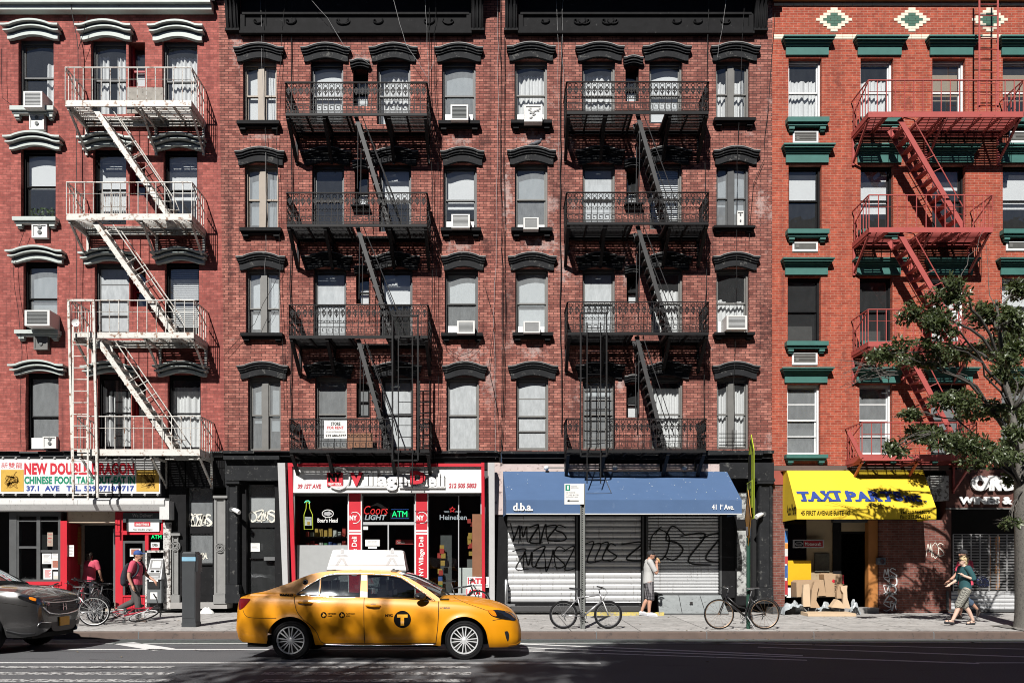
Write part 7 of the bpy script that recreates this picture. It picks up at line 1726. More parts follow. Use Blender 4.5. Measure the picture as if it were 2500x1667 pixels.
p_, f = plate('sign_plate', [(-.36,.30),(.36,.30),(.36,-.30),(-.36,-.30)], WZ(1209,PY), FLU, ang, .01); me = text_mesh('AHEAD', .02); text_map(me, lambda u,v,w: f(.30-u,-.07+v,.010), .6, .2); link('lettering', me, BLACKINK, p_)
p_, f = plate('sign_plate', [(0,.62),(.44,0),(0,-.62),(-.44,0)], WZ(1264,PY), ORG, ang, -.02)
MB().lathe([(.055,-.10),(.055,.10)], (X+.0,PY,WZ(1296,PY)), 'z', 10).build('clamp', STEEL, po)
MY = -3.97
o = empty('parking_meter', (WX(462,MY), MY, gz(MY)), 'tall dark grey parking meter cabinet with a pale blue band on the pavement', 'parking meter'); a, b, z0, zt = WX(444.5,MY), WX(477,MY), gz(MY), WZ(1346,MY)
METR = mat('meter_grey', (.040,.044,.048), .45, var=.25, scale=4, dirt=(.10,.10,.10), dirt_at=.7); mb = MB(); mb.box(a,b,MY,MY+.30,z0,zt-.04); mb.add([(a,MY,zt-.04),(b,MY,zt-.04),(b,MY+.30,zt-.04),(a,MY+.30,zt-.04),(a+.02,MY+.03,zt),(b-.02,MY+.03,zt),(b-.02,MY+.28,zt),(a+.02,MY+.28,zt)],[(0,1,5,4),(1,2,6,5),(2,3,7,6),(3,0,4,7),(4,5,6,7)]); mb.box(a-.01,b+.01,MY-.01,MY+.31,z0,z0+.10); ca = mb.build('cabinet', METR, o)
mb = MB(); mb.box(a-.004,b+.004,MY-.004,MY+.304,WZ(1369,MY),WZ(1359,MY)); mb.build('blue_band', mat('pale_blue', (.22,.42,.56), .5), ca); mb = MB(); mb.box(a+.02,b-.02,MY-.006,MY,z0+.2,zt-.35); mb.build('door_panel', METR, ca)
mb = MB(); mb.box(b-.03,b+.05,MY+.02,MY+.27,WZ(1395,MY),WZ(1352,MY)); mb.build('screen_hood', PLASTIC, ca)
AY = -.30
o = empty('cash_machine', (WX(377,AY), AY, gz(AY)), 'grey cash machine with a white screen standing against the takeout front', 'cash machine'); ATG = mat('atm_grey', (.13,.14,.145), .45, var=.15)
def ab(n, r, ya, yb, m, p): return sb(MB(), K3, r, ya, yb).build(n, m, p)
bd = ab('cabinet', (958,885,1052,1045), AY-.0, .05, ATG, o); mb = MB(); x0,_ = W(*Q(K3,955,0),AY); x1,_ = W(*Q(K3,1056,0),AY); za, zb_ = WZ(Q(K3,0,755)[1],AY), WZ(Q(K3,0,890)[1],AY)
mb.add([(x0,AY-.05,zb_),(x1,AY-.05,zb_),(x1,.05,zb_),(x0,.05,zb_),(x0+.05,AY+.16,za),(x1-.03,AY+.16,za),(x1-.03,.05,za),(x0+.05,.05,za)],[(0,1,5,4),(1,2,6,5),(2,3,7,6),(3,0,4,7),(4,5,6,7),(0,3,2,1)]); hd_ = mb.build('head', mat('atm_trim', (.40,.41,.42), .4), o)
def slope(u0,u1,v0,v1,m,n,off=.006):
    f = lambda u,v: (x0+.025+(x1-x0-.05)*u+.02*v, AY-.05+.21*v-off, zb_+(za-zb_)*v+off*.5); g = MB(); g.quad(f(u0,v0),f(u1,v0),f(u1,v1),f(u0,v1)); return g.build(n, m, hd_, fixn=False)
slope(.06,.94,.05,.95,PLASTIC,'fascia'); slope(.22,.84,.55,.86,PAPER,'screen',.010); slope(.1,.9,.30,.46,mat('atm_trim',(0,)*3),'key_panel',.010); slope(.2,.45,.33,.42,BLACKINK,'keypad',.013); slope(.6,.85,.33,.42,BLACKINK,'card_slot',.013); slope(.15,.85,.08,.16,GREYINK,'tray',.010)
ab('dark_panel', (962,885,1040,950), AY-.03, AY-.0, PLASTIC, o); ab('notice', (980,975,1026,1020), AY-.006, AY, PAPER, o); ab('white_mark', (972,888,1030,906), AY-.036, AY-.03, PAPER, o); ab('side_frame', (946,702,958,1085), AY+.1, .05, mat('scuffed_white',(0,)*3), o); ab('top_frame', (946,702,1066,716), AY+.1, .05, mat('scuffed_white',(0,)*3), o); ab('foot', (962,1045,1045,1083), AY+.12, .05, PLASTIC, o)
# cardboard and sheeting by the parts shop (K8: close-up of that corner)
K8 = (1890,1370,9.224); CARD = mat('cardboard', (.40,.275,.17), .85, var=.1, scale=4, dirt=(.40,.27,.17), dirt_at=.64); CARD_LIT = mat('cardboard_lit', (.56,.42,.28), .85, var=.08, scale=4)  # two cardboard tones: the heap's shade and light are put into the colour
def carton(label, pts, y, d, m, name='cardboard_box', flat=False):
    P = [W(*Q(K8,*p),y) for p in pts]; o = MB().prism(P, y, y+d).build(name, m, None); tag(o, label, 'cardboard'); return o
c = carton('wide brown cardboard box at the left of the heap by the yellow panel', [(510,800),(1170,770),(1110,410),(560,425),(500,470)], -.55, .4, CARD)
c = carton('tall cardboard box with upright black lettering at the back of the heap', [(1170,790),(1530,800),(1535,290),(1180,260),(1120,290)], -.5, .35, CARD); me = text_mesh('EAGLE EYES', .03); (xa_,za_),(xb_,zb2) = W(*Q(K8,1360,690),-.505), W(*Q(K8,1405,415),-.505); text_map(me, lambda u,v,w: (xb_-v*1.0 if False else xa_+(xb_-xa_)*(1-v), -.506, za_+u), zb2-za_, 1.0); link('lettering', me, BLACKINK, c)
(x_,z_) = W(*Q(K8,1335,440),-.506); MB().fill([[(x_+.045*math.cos(a*PI/5)*(1 if a%2 else .6), z_+.05*math.sin(a*PI/5)) for a in range(10)]], lambda u,v:(u,-.506,v)).build('red_mark', REDINK, c); MB().prism([W(*Q(K8,p,q_),-.5) for p,q_ in ((1548,300),(1578,300),(1578,500),(1548,500))], -.48, -.4).build('red_edge', REDINK, c)
c = carton('folded cardboard sheet standing upright at the front left of the heap', [(655,1020),(820,1010),(800,620),(790,510),(665,520),(650,700)], -.75, .10, CARD_LIT)
c = carton('open-flapped brown carton leaning behind the folded sheet', [(820,1040),(1040,1045),(950,880),(975,690),(1030,490),(910,450),(850,640)], -.72, .12, CARD)
c = carton('pale bent cardboard standing at the right of the heap', [(1550,1040),(1720,1060),(1650,820),(1640,640),(1650,540),(1500,560),(1510,640),(1560,720)], -.74, .09, CARD_LIT)
c = carton('crumpled cardboard tent at the front right of the heap', [(1285,1030),(1590,1060),(1540,940),(1480,880),(1420,850)], -.85, .22, CARD_LIT)
c = carton('narrow torn carton behind the bent cardboard at the right of the heap', [(1410,830),(1520,830),(1520,560),(1580,515),(1460,510),(1410,690)], -.66, .10, CARD)
x0,_ = W(*Q(K8,830,0),-1.15); x1,_ = W(*Q(K8,1830,0),-1.15); zf = gz(-1.15)
mb = MB(); mb.add([(x0-.1,-1.2,zf),(x1,-1.2,zf),(x1-.05,-.7,zf),(x0-.1,-.7,zf),(x0-.1,-1.2,zf+.075),(x1,-1.2,zf+.075),(x1-.05,-.7,zf+.10),(x0-.1,-.7,zf+.10)],[(0,1,5,4),(1,2,6,5),(2,3,7,6),(3,0,4,7),(4,5,6,7)]); tag(mb.build('cardboard_box', CARD_LIT, None), 'large flattened carton lying on the pavement in front of the heap', 'cardboard')
PLS = mat('plastic_sheet', (.36,.39,.41), .25, var=.45, scale=9)
def sheet(label, px, py, w, d, h, y, seed):
    X, Z = W(*Q(K8,px,py), y); nz = lambda u,v,k: mnoise.noise((u*3.2+seed,v*3.2,k)); mb = MB()
    mb.grid(lambda u,v: (X+(u-.5)*w+.05*nz(u*2,v*2,7), y+(v-.5)*d, gz(y)+max(.004, h*math.sin(PI*u)**.5*math.sin(PI*min(1,v+.18))**.6*(.75+.6*nz(u,v,1))+.05*abs(nz(u*3,v*3,2)))), 40, 24)
    return tag(mb.build('plastic_sheet', PLS, None, smooth=True, fixn=False), label, 'plastic sheet')
sheet('crumpled clear plastic sheeting at the left end of the cardboard heap', 420, 1000, .62, .5, .40, -.60, 3); sheet('plastic wrap draped in the middle of the cardboard heap', 1150, 900, .5, .35, .36, -.52, 9); sheet('crumpled plastic bag at the right end of the cardboard heap', 1790, 950, .26, .3, .38, -.6, 14)
# ---------------------------------------------------------------- loose cables on the house fronts
WIRE = mat('cable_black', (.012,.012,.012), .6); WIREG = mat('cable_grey', (.30,.30,.30), .6)
def cable(pts, y=-.05, r=.009, m=None, label=None, seed=0):
    rnd = random.Random(seed); P = []
    for (a, b), (c, d) in zip(pts, pts[1:]):
        k = max(2, int(math.hypot(c-a, d-b)/45))
        for i in range(k): t = i/k; P.append((a+(c-a)*t+rnd.uniform(-2,2), b+(d-b)*t))
    P.append(pts[-1]); o = MB().tube([(lambda w: (w[0], y-.02*rnd.random(), w[1]))(W(*p, y)) for p in P], r*(.62 if m is WIREG else .9), 4).build('cable', m or WIRE, None); return tag(o, label, 'cable', 'loose cables hanging down the house fronts')
for i, (pts, y, r, m, lb) in enumerate((
    ([(712,0),(712,500),(709,700),(711,1100)],-.06,.016,WIRE,'thick black cable down the brick left of the deli fire escape'),
    ([(635,-20),(640,150),(650,400),(648,700)],-.10,.007,WIREG,'thin pale cable over the paired windows at the deli tenement left'),
    ([(648,-20),(645,180),(655,560)],-.12,.007,WIRE,'thin dark cable over the paired windows at the deli tenement left'),
    ([(700,-20),(690,60),(676,300),(684,700),(695,1000)],-.12,.008,WIRE,'long dark cable between paired windows and fire escape over the deli'),
    ([(760,0),(800,45),(840,110),(905,160)],-.25,.008,WIREG,'slanting pale cable under the cornice over the deli'),
    ([(955,-20),(975,60),(990,110),(1045,190),(1060,150)],-.30,.009,WIREG,'looping pale cable hanging from the cornice over the deli'),
    ([(1046,-20),(1050,200),(1056,500),(1055,820)],-.14,.010,WIRE,'dark cable beside the right end of the deli fire escape'),
    ([(1038,-20),(1046,160),(1048,400)],-.2,.007,WIREG,'pale cable beside the right end of the deli fire escape'),
    ([(1064,-20),(1060,140),(1070,420),(1066,700),(1072,1000),(1060,1120)],-.16,.008,WIRE,'long dark cable left of the right-hand windows over the deli'),
    ([(1215,-20),(1216,300),(1212,600),(1206,780),(1210,1120)],-.08,.010,WIREG,'pale cable down the joint between the two tenements'),
    ([(1222,-20),(1222,400),(1228,800),(1222,1130)],-.08,.010,WIRE,'black cable down the joint between the two tenements'),
    ([(1232,90),(1230,400),(1234,700),(1226,1130)],-.08,.010,WIRE,'second black cable right of the joint between the two tenements'),
    ([(1184,700),(1207,785),(1195,900),(1215,1000),(1220,1130)],-.10,.008,WIRE,'crooked cable left of the tenement joint near the lower floors'),
    ([(1369,-20),(1370,150),(1368,600),(1371,1060)],-.07,.014,WIRE,'thick black cable left of the ornate fire escape over the blue awning'),
    ([(1357,-20),(1362,120),(1365,420)],-.12,.007,WIREG,'thin pale cable left of the ornate fire escape over the blue awning'),
    ([(1375,-20),(1372,130),(1384,380)],-.12,.007,WIREG,'second thin pale cable at the top left of the fire escape over the blue awning'),
    ([(1732,-20),(1727,130),(1722,400),(1725,560),(1718,1080)],-.12,.012,WIRE,'black cable right of the fire escape over the blue awning'),
    ([(1775,-20),(1760,80),(1752,140)],-.2,.007,WIREG,'short pale cable under the right cornice bracket over the blue awning'),
    ([(1818,-20),(1810,160),(1800,400),(1796,700),(1790,1080)],-.14,.008,WIRE,'thin cable over the paired windows at the right of the blue-awning tenement'),
    ([(1892,20),(1880,200),(1868,330),(1866,390),(1840,450),(1828,600)],-.06,.008,WIRE,'crooked cable down the edge by the orange house'),
    ([(172,10),(180,60),(192,120),(188,300),(185,560),(190,780)],-.2,.014,WIRE,'black cable left of the white fire escape on the left house'),
    ([(215,40),(200,95),(192,120)],-.22,.010,WIRE,'short black cable fork at the top of the left house'),
    ([(2,120),(8,240),(40,270)],-.16,.008,WIRE,'thin cable curving to the top left sill of the left house'),
    ([(60,560),(30,640),(45,760),(55,860),(50,1000),(52,1090)],-.15,.008,WIRE,'thin cable beside the left windows of the left house'),
    ([(690,650),(620,790),(550,865)],-.10,.007,WIRE,'slanting thin cable crossing the brick left of the deli fire escape'),
    ([(1075,820),(1090,850),(1120,870),(1150,860),(1175,830),(1190,815)],-.10,.008,WIRE,'sagging cable loop under the right windows over the deli'))):
    cable(pts, y, r, m, lb, i)
# ================================================================ trees
def leafmat(name, a, b):
    m, nt, out = nm(name); v = objco(nt); c = mixc(nt, ramp(nt, tex_noise(nt, v, 9, 3), [(.35,(0,0,0)),(.65,(1,1,1))]), a, b)
    p = pbr(nt, out, c, .36, spec=.6); tr = N(nt, 'ShaderNodeBsdfTranslucent'); nt.links.new(mixc(nt, 1, c, (1.6,1.8,.7), 'MULTIPLY'), tr.inputs[0])
    mx = N(nt, 'ShaderNodeMixShader'); mx.inputs[0].default_value = .22; nt.links.new(p.outputs[0], mx.inputs[1]); nt.links.new(tr.outputs[0], mx.inputs[2]); nt.links.new(mx.outputs[0], out.inputs[0]); return m
LEAF = leafmat('leaf_green', (.042,.060,.026), (.115,.142,.062))
BARK = mat('grey_bark', (.15,.14,.125), .9, var=.45, scale=14, dirt=(.08,.075,.07), dirt_at=.55, bumpy=1.0)
DBARK = mat('dark_branch_bark', (.055,.05,.045), .9, var=.4, scale=12)
def tufts(mb, c, r, n, rnd, L=.105, down=.25):
    for i in range(n):
        while True:
            q = Vector((rnd.uniform(-1,1), rnd.uniform(-1,1), rnd.uniform(-1,1)))
            if q.length < 1: break
        p = Vector((c[0]+q.x*r[0], c[1]+q.y*r[1], c[2]+q.z*r[2])); ax = Vector((rnd.uniform(-1,1), rnd.uniform(-1,1), rnd.uniform(-.4,.8))).normalized(); s = ax.orthogonal().normalized(); t = ax.cross(s)
        for k in range(rnd.randint(4,7)):
            a = rnd.random()*2*PI; d = (ax*.55+(s*math.cos(a)+t*math.sin(a))).normalized(); d.z -= down; d.normalize(); w = d.cross(Vector((rnd.uniform(-1,1),rnd.uniform(-1,1),rnd.uniform(-1,1)))).normalized()*L*rnd.uniform(.16,.26); l = L*rnd.uniform(.55,1.45); o = p+d*.02; nrm = d.cross(w).normalized()*l*.08
            mb.add([o, o+d*l*.30+w*.75+nrm, o+d*l*.62+w+nrm, o+d*l, o+d*l*.62-w+nrm, o+d*l*.30-w*.75+nrm], [(0,1,2,3,4,5)])
def branch(mb, a, b, r0, r1, rnd, sag=.25):
    a, b = Vector(a), Vector(b); L = (b-a).length; P = []
    for i in range(8):
        t = i/7; p = a+(b-a)*t; p.z += sag*L*math.sin(PI*t)*.35; w = L*.035*math.sin(PI*t); P.append(p+Vector((rnd.uniform(-w,w),rnd.uniform(-w,w),rnd.uniform(-w,w))))
    mb.tube(P, [r0+(r1-r0)*i/7 for i in range(8)], 6); return P
rnd = random.Random(21); TY = -4.25
tr = empty('street_tree', (WX(2508,TY), TY, gz(TY)), 'leafy street tree with grey bark at the right edge, in front of the liquor shop', 'tree')
spine = [(WX(p,TY), TY+dy, WZ(q,TY)) for p, q, dy in ((2516,1545,0),(2514,1500,0),(2509,1350,0),(2506,1200,.05),(2500,1110,.1),(2480,1000,.15),(2458,900,.1),(2440,810,.0),(2425,735,-.1))]
t_ = MB(); t_.tube(smooth_path3(spine,6), sm_r([.40,.29,.25,.22,.12,.065,.05,.04,.025],6), 18); tk = t_.build('trunk', BARK, tr, smooth=True)
br = MB(); lf = MB(); tw = MB()
clumps = [(2328,712,58,30),(2233,772,44,25),(2290,795,58,34),(2386,764,68,38),(2470,715,44,34),(2468,790,50,40),(2172,862,58,28),(2238,884,55,26),(2328,866,62,32),(2424,838,56,38),(2492,864,50,40),(2328,966,74,34),(2424,990,74,34),(2492,1012,60,40),(2213,1012,28,18),(2250,1062,80,30),(2328,1078,76,38),(2405,1116,76,32),(2196,1090,36,20),(2488,1120,60,36),(2268,842,30,16),(2440,908,36,20),(2465,1275,18,10),
    (2497,935,38,40),(2498,1085,46,40),(2462,1062,40,26),(2480,1165,30,22),(2570,800,50,40),(2600,880,70,60),(2580,1010,70,50),(2640,1090,70,50)]
for px_, py_, rx, ry in clumps:
    yy = TY+rnd.uniform(-1.4,1.3); s = FPX/(CAMD+yy); X, Z = W(px_, py_, yy); c = (X,yy,Z); r_ = (rx/s*1.08, max(.25, rx/s*.75), ry/s*1.12)
    k = min(range(len(spine)), key=lambda i: abs(spine[i][2]-(Z-.6*abs(X-spine[i][0])))); k = max(3, min(k, 7)); P = branch(br, spine[k], c, .040 if rx > 40 else .024, .010, rnd, .5)
    n = int(28+rx*ry*.064)
    for j in range(4):                                 # sub-clumps with gaps between
        q = Vector((rnd.uniform(-.6,.6)*r_[0], rnd.uniform(-.6,.6)*r_[1], rnd.uniform(-.55,.55)*r_[2])); cc = Vector(c)+q; tufts(lf, cc, [k_*.52 for k_ in r_], n//4, rnd)
        branch(tw, P[rnd.randint(3,7)], cc, .010, .004, rnd, .2)
    for j in range(6):
        a = Vector(c)+Vector((rnd.uniform(-1,1)*r_[0]*.4, rnd.uniform(-1,1)*r_[1]*.4, rnd.uniform(-1,1)*r_[2]*.4)); e = a+Vector((rnd.uniform(-1,.6)*r_[0]*.9, rnd.uniform(-.5,.5), rnd.uniform(-.5,.7)*r_[2])); branch(tw, a, e, .008, .003, rnd, .1)
for i in range(16):                                    # bare twigs at the left tip
    a = W(2150+rnd.uniform(-30,40), 905+rnd.uniform(-25,30), TY); b = W(2062+rnd.uniform(-30,40), 905+rnd.uniform(-50,55), TY); branch(tw, (a[0],TY-.2,a[1]), (b[0],TY-.2+rnd.uniform(-.4,.4),b[1]), .011, .003, rnd, .15)
for p, q in (((2330,720),(2402,560)),((2430,800),(2408,600)),((2300,760),(2312,690))): a, b = W(*p,TY), W(*q,TY); branch(tw, (a[0],TY,a[1]), (b[0],TY,b[1]), .012, .004, rnd, 0)
br.build('branch', DBARK, tk, smooth=True); cr = lf.build('crown', LEAF, tr, fixn=False); tag(tw.build('twig', mat('twig_bark', (.11,.10,.09), .9, var=.4), cr), kind='stuff')
o = MB(); o.grid(lambda u,v: (WX(2455,TY)+(WX(2600,TY)-WX(2455,TY))*u, TY-.65+1.25*v, gz(TY-.65+1.25*v)+.012+.05*max(0,mnoise.noise((u*5,v*5,2)))), 14, 10); tag(o.build('tree_pit', mat('pit_stone', (.20,.19,.175), .9, var=.5, scale=9, dirt=(.09,.08,.07)), None, smooth=True, fixn=False), kind='structure')
# trees on the viewer's own pavement, behind the viewer: they throw the dappled shade on the road and the taxi
def shade_tree(label, cx, cy, pts, seed, base):
    rnd = random.Random(seed); t = empty('street_tree', (cx, cy, .15), label, 'tree'); tb = MB(); top = max(p[2] for p in pts); tb.tube([(cx,cy,.1),(cx+.1,cy,3),(cx,cy,7),(cx-.2,cy,top-1)], [.32,.24,.18,.05], 12); k = tb.build('trunk', BARK, t, smooth=True); b = MB(); l = MB()
    for x, y, z, r in pts: branch(b, (cx,cy,min(z-1.5,9)), (x,y,z), .07, .015, rnd, .3); tufts(l, (x,y,z), (r,r*.8,r*.7), int(base*r*r), rnd, .17)
    b.build('branch', DBARK, k, smooth=True); l.build('crown', LEAF, t, fixn=False)
def shade_from(px, py, z, y0, yt=None):                 # where a leaf must hang to shade that point of the street
    if yt is None: gx, gy = GP(px, py, z)
    else: gx, gy = WX(px, yt), yt
    k = gy-y0; return (gx-.31*k, y0, z+.94*k)
P1 = []
for i in range(30):                                     # foreground road
    px_ = rnd.uniform(400,1560); py_ = rnd.uniform(1622,1690); p = shade_from(px_, py_, 0, -25+rnd.uniform(-1.5,1.0)); P1.append((*p, rnd.uniform(.45,.9)))
for px_, py_, r in ((640,1590,.5),(720,1560,.55),(760,1500,.35),(860,1575,.45),(930,1540,.4),(960,1590,.4),(600,1480,.35),(660,1400,.35),(720,1385,.3),(1010,1570,.45),(690,1430,.25),(830,1520,.25)):
    zz = (1375-py_)/147+1.6; P1.append((*shade_from(px_, py_, max(0,zz), -25+rnd.uniform(-1,1), -8.75), r*1.2)); P1.append((*shade_from(px_+rnd.uniform(-25,25), py_+rnd.uniform(-15,15), max(0,zz), -25+rnd.uniform(-1,1), -8.75), r*.85))
shade_tree('tall street tree behind the viewer, shading the taxi', -6.8, -25, P1, 5, 62)
P2 = []
for i in range(34):
    px_ = rnd.uniform(1180,1760); py_ = rnd.uniform(1568,1640); p = shade_from(px_, py_, 0, -26+rnd.uniform(-1.5,1.0))
    gx, gy = GP(px_, py_)
    if py_ > 1622-(px_-1140)*.145+8: P2.append((*p, rnd.uniform(.5,1.0)))
shade_tree('second tall street tree behind the viewer, shading the road ahead', -3.0, -26, P2, 6, 110)
# ================================================================ ground, air, light, camera
def roadmat():
    m, nt, out = nm('asphalt'); v = objco(nt)
    c = mixc(nt, tex_noise(nt, v, .35, 5), (.085,.087,.092), (.135,.137,.144))
    c = mixc(nt, ramp(nt, tex_noise(nt, v, 60, 3, .7), [(.35, (.6,)*3), (.75, (1.5,)*3)]), (0,0,0), (1,1,1)) if False else mixc(nt, 1, c, ramp(nt, tex_noise(nt, v, 45, 4, .8), [(.3, (.55,)*3), (.72, (1.55,)*3)]), 'MULTIPLY')
    c = mixc(nt, ramp(nt, tex_noise(nt, objco(nt, (.25,1.3,1)), 1.2, 5, .7), [(.58, (0,0,0)), (.7, (.5,)*3)]), c, (.026,.026,.028))
    pbr(nt, out, c, .82, 0, bump(nt, tex_noise(nt, v, 90, 3), .5, .01), spec=.3); return m
def pavemat():
    m, nt, out = nm('pavement'); t = N(nt, 'ShaderNodeTexCoord'); v = t.outputs['Object']
    b = N(nt, 'ShaderNodeTexBrick', i_Scale=1.0); b.offset = 0
    b.inputs['Mortar Size'].default_value = .012; b.inputs['Brick Width'].default_value = 1.5; b.inputs['Row Height'].default_value = 1.25
    b.inputs['Color1'].default_value = (.46,.447,.43,1); b.inputs['Color2'].default_value = (.395,.382,.367,1); b.inputs['Mortar'].default_value = (.12,.115,.11,1)
    nt.links.new(v, b.inputs['Vector']); c = b.outputs['Color']
    c = mixc(nt, 1, c, ramp(nt, tex_noise(nt, v, 3.5, 7, .75), [(.3, (.66,)*3), (.7, (1.2,)*3)]), 'MULTIPLY')
    c = mixc(nt, ramp(nt, tex_noise(nt, v, 9, 5, .6), [(.60, (0,)*3), (.68, (.6,)*3)]), c, (.13,.125,.12))
    vo = N(nt, 'ShaderNodeTexVoronoi', i_Scale=5.5); nt.links.new(v, vo.inputs['Vector'])
    c = mixc(nt, ramp(nt, vo.outputs['Distance'], [(.05, (.75,)*3), (.09, (0,)*3)]), c, (.09,.09,.09))
    pbr(nt, out, c, .85, 0, bump(nt, tex_noise(nt, v, 50, 4), .35, .01), spec=.25); return m
mb = MB(); mb.grid(lambda u,v: (-600+1200*u, -600+594.9*v, 0), 2, 2)
tag(mb.build('road', roadmat(), None, fixn=False), kind='structure')
mb = MB(); mb.grid(lambda u,v: (-600+1200*u, CURB_Y+.16+(5.6)*v, .14+.10*min(1, v*5.6/4.94)), 1, 20)
tag(mb.build('pavement', pavemat(), None, fixn=False), kind='structure')
KERB = mat('brown_kerb', (.125,.09,.075), .7, var=.3, scale=4, dirt=(.07,.055,.05), dirt_at=.6)
mb = MB(); x = -60.0
rnd = random.Random(2)
while x < 60:
    w = 2.1+rnd.random()*.5; d = rnd.random()*.006
    mb.add([(x+.006,CURB_Y-d,-.05),(x+w-.006,CURB_Y-d,-.05),(x+w-.006,CURB_Y-d,.125),(x+.006,CURB_Y-d,.125),(x+.006,CURB_Y+.025-d,.147),(x+w-.006,CURB_Y+.025-d,.147),(x+.006,CURB_Y+.17,.149),(x+w-.006,CURB_Y+.17,.149)],
        [(0,1,2,3),(3,2,5,4),(4,5,7,6)]); x += w
tag(mb.build('kerb', KERB, None, fixn=False), kind='structure')
LINE = mat('road_paint', (.74,.74,.73), .75, var=.15, scale=9, dirt=(.20,.20,.205), dirt_at=.62)
LINE2 = mat('worn_road_paint', (.52,.52,.51), .75, var=.25, scale=7, dirt=(.085,.085,.09), dirt_at=.48)
def stripe(mb, a, b, wa, wb=None, z=.004):             # painted line between two points seen at those pixels, widths in metres
    wb = wb or wa; p, q = Vector((*GP(*a), z)), Vector((*GP(*b), z)); d = (q-p).normalized(); n = Vector((-d.y, d.x, 0)); k = max(2, int((q-p).length/.6))
    mb.grid(lambda u,v: p+(q-p)*u+n*((v-.5)*(wa+(wb-wa)*u)), k, 1)
mb = MB()
for a, b, w in (((-400,1572),(2900,1567),.10),((150,1584.5),(1330,1586),.13),((1270,1571),(1960,1600),.16),((1270,1580),(2390,1619),.14),((1713,1568),(2560,1585),.12),((1270,1588),(1970,1611),.12),((1850,1579),(2560,1605),.14),((-400,1617),(1466,1618),.11),((2385,1617.5),(2900,1617),.10),((300,1569),(402,1585),.42)):
    stripe(mb, a, b, w)
tag(mb.build('road_marking', LINE, None, fixn=False), kind='structure')
mb = MB()
for y, x0, x1 in ((1628,-500,420),(1643.5,-500,420),(1661,-500,420),(1628,640,1150),(1643.5,640,1150),(1661,640,1150)):
    stripe(mb, (x0,y), (x1,y), .26, z=.005)
tag(mb.build('crossing_marking', LINE2, None, fixn=False), kind='structure')
rnd = random.Random(31); mb = MB()
for i in range(26):                                     # crack-sealed seams and splits in the asphalt
    x, y = rnd.uniform(-13,13), rnd.uniform(-11.3,-6.3); a = rnd.choice((0,0,.1,1.5,.8))+rnd.uniform(-.25,.25); P = [(x,y)]
    for k in range(rnd.randint(5,16)): a += rnd.uniform(-.35,.35); x += .22*math.cos(a); y += .12*math.sin(a); P.append((x,y))
    for (p,q),(r_,s_) in zip(P, P[1:]): mb.add([(p,q-.012,.0018),(r_,s_-.012,.0018),(r_,s_+.012,.0018),(p,q+.012,.0018)],[(0,1,2,3)])
tag(mb.build('road_crack', mat('tar_seam', (.022,.022,.024), .6), None, fixn=False), kind='structure')
mb = MB()
for i in range(240):                                    # flattened gum and small litter trodden into the pavement
    x, y = rnd.uniform(-13,13), rnd.uniform(-4.8,-.9); r_ = .012+.028*rnd.random()**2; z = gz(y)+.003; mb.add([(x+r_*math.cos(k*PI/4)*(1+.3*rnd.random()), y+r_*math.sin(k*PI/4), z) for k in range(8)], [tuple(range(8))])
tag(mb.build('pavement_spot', mat('gum_dark', (.10,.095,.09), .8, var=.5), None, fixn=False), kind='structure')
mb = MB()
for i in range(150):
    x = rnd.uniform(-12,13) if i % 3 else rnd.uniform(4,13); y = rnd.choice((rnd.uniform(-5.35,-5.12), rnd.uniform(-5.0,-.4), rnd.uniform(-9,-5.2))); z = (gz(y) if y > CURB_Y else 0)+.006; a = rnd.random()*6; l = .025+.035*rnd.random()
    mb.add([(x,y,z),(x+l*math.cos(a)-.3*l*math.sin(a),y+l*math.sin(a)+.3*l*math.cos(a),z+.01),(x+2*l*math.cos(a),y+2*l*math.sin(a),z+.004),(x+l*math.cos(a)+.3*l*math.sin(a),y+l*math.sin(a)-.3*l*math.cos(a),z+.012)],[(0,1,2,3)])
tag(mb.build('leaf_litter', mat('dry_leaf', (.20,.15,.08), .8, var=.6, scale=3), None, fixn=False), 'scattered dry leaves and litter on pavement and gutter', None, kind='stuff')
GREENL = mat('bike_lane_green', (.075,.095,.085), .85, var=.25, scale=6, dirt=(.055,.055,.058), dirt_at=.5)
mb = MB(); mb.quad((-60,-6.25,.0025),(60,-6.25,.0025),(60,-5.35,.0025),(-60,-5.35,.0025)); tag(mb.build('bike_lane', GREENL, None, fixn=False), kind='structure')
mb = MB(); mb.grid(lambda u,v: (-600+1200*u, -60+34*v, .15), 1, 1); tag(mb.build('pavement', bpy.data.materials['pavement'], None, fixn=False), kind='structure')
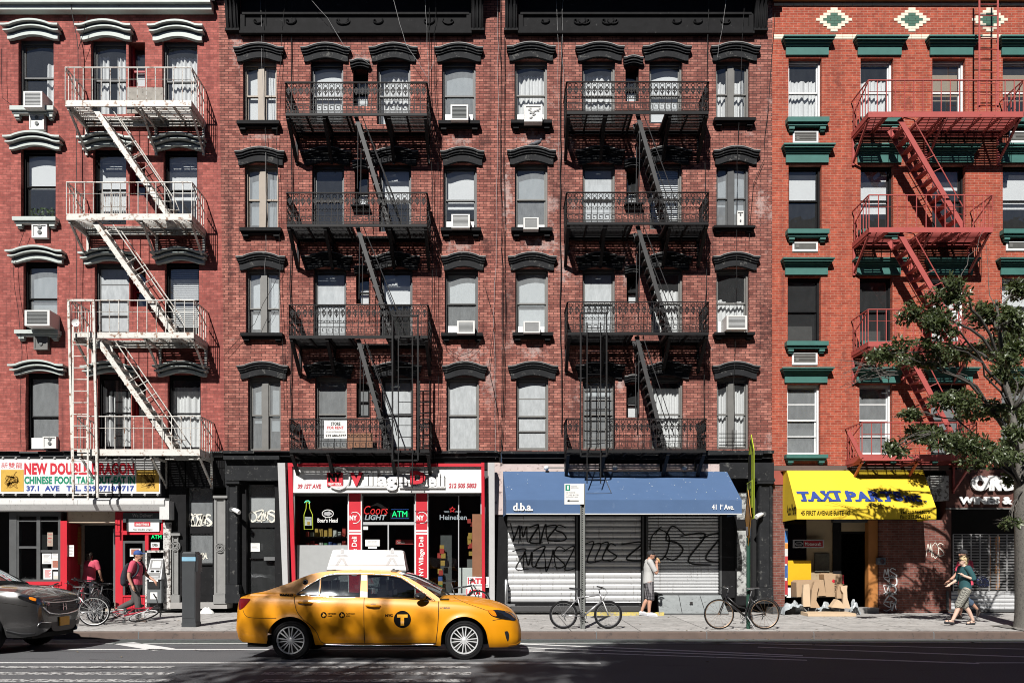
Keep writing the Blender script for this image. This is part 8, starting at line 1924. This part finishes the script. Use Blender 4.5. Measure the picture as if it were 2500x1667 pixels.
# the houses on the other side of the street, behind the viewer
ob = empty('tenement_row', (0,-36,0), 'plain brown brick tenement row across the street, behind the viewer', 'building')
mb = MB(); mb.box(-60,-5.4,-44,-33,0,19.5); mb.build('wall', BR_D2, ob); mb = MB(); mb.box(-5.4,70,-44,-33,0,25.8); mb.build('wall', BR_D2, ob)
mb = MB()
for i in range(34):
    for j in range(4): mb.box(-43+2.6*i,-43+2.6*i+1,-33.02,-32.98,4+3*j,5.8+3*j)
tag(mb.build('window_glass', DARKIN, ob), kind='stuff')
SUN = Vector((.31, 1.0, -.94)).normalized()
sl = bpy.data.lights.new('sun', 'SUN'); sl.energy = 5.0; sl.angle = R(.5); sl.color = (1, .965, .915)
so = bpy.data.objects.new('sun', sl); col.objects.link(so); so.rotation_euler = SUN.to_track_quat('-Z', 'Y').to_euler(); so.location = (-10,-40,40)
wd = bpy.data.worlds.new('World'); scene.world = wd; wd.use_nodes = True; nt = wd.node_tree
bg = nt.nodes['Background']; bg.inputs[1].default_value = .05
sky = nt.nodes.new('ShaderNodeTexSky'); sky.sky_type = 'NISHITA'; sky.sun_disc = False
sky.sun_elevation = math.asin(-SUN.z); sky.sun_rotation = math.atan2(-SUN.x, -SUN.y); sky.air_density = .38; sky.dust_density = .1
nt.links.new(sky.outputs[0], bg.inputs[0])
cd = bpy.data.cameras.new('camera'); co_ = bpy.data.objects.new('camera', cd); col.objects.link(co_)
co_.location = (0, -CAMD, CAMH); co_.rotation_euler = (PI/2, 0, 0)
cd.sensor_width = 36; cd.lens = FPX/2500*36; cd.shift_x = (1250-CX)/2500; cd.shift_y = (CY-833.5)/2500; cd.clip_end = 2000; cd.clip_start = .1
scene.camera = co_
scene.view_settings.view_transform = 'Standard'; scene.view_settings.look = 'None'; scene.view_settings.exposure = EXPO; scene.view_settings.gamma = 1
scene.cycles.max_bounces = 6; scene.cycles.diffuse_bounces = 1; scene.cycles.glossy_bounces = 3; scene.cycles.transparent_max_bounces = 12; scene.cycles.caustics_reflective = False; scene.cycles.caustics_refractive = False
scene.cycles.sample_clamp_indirect = 4; scene.cycles.pixel_filter_type = 'BLACKMAN_HARRIS'; scene.cycles.filter_width = 1.0
try: scene.cycles.use_denoising = True
except Exception: pass
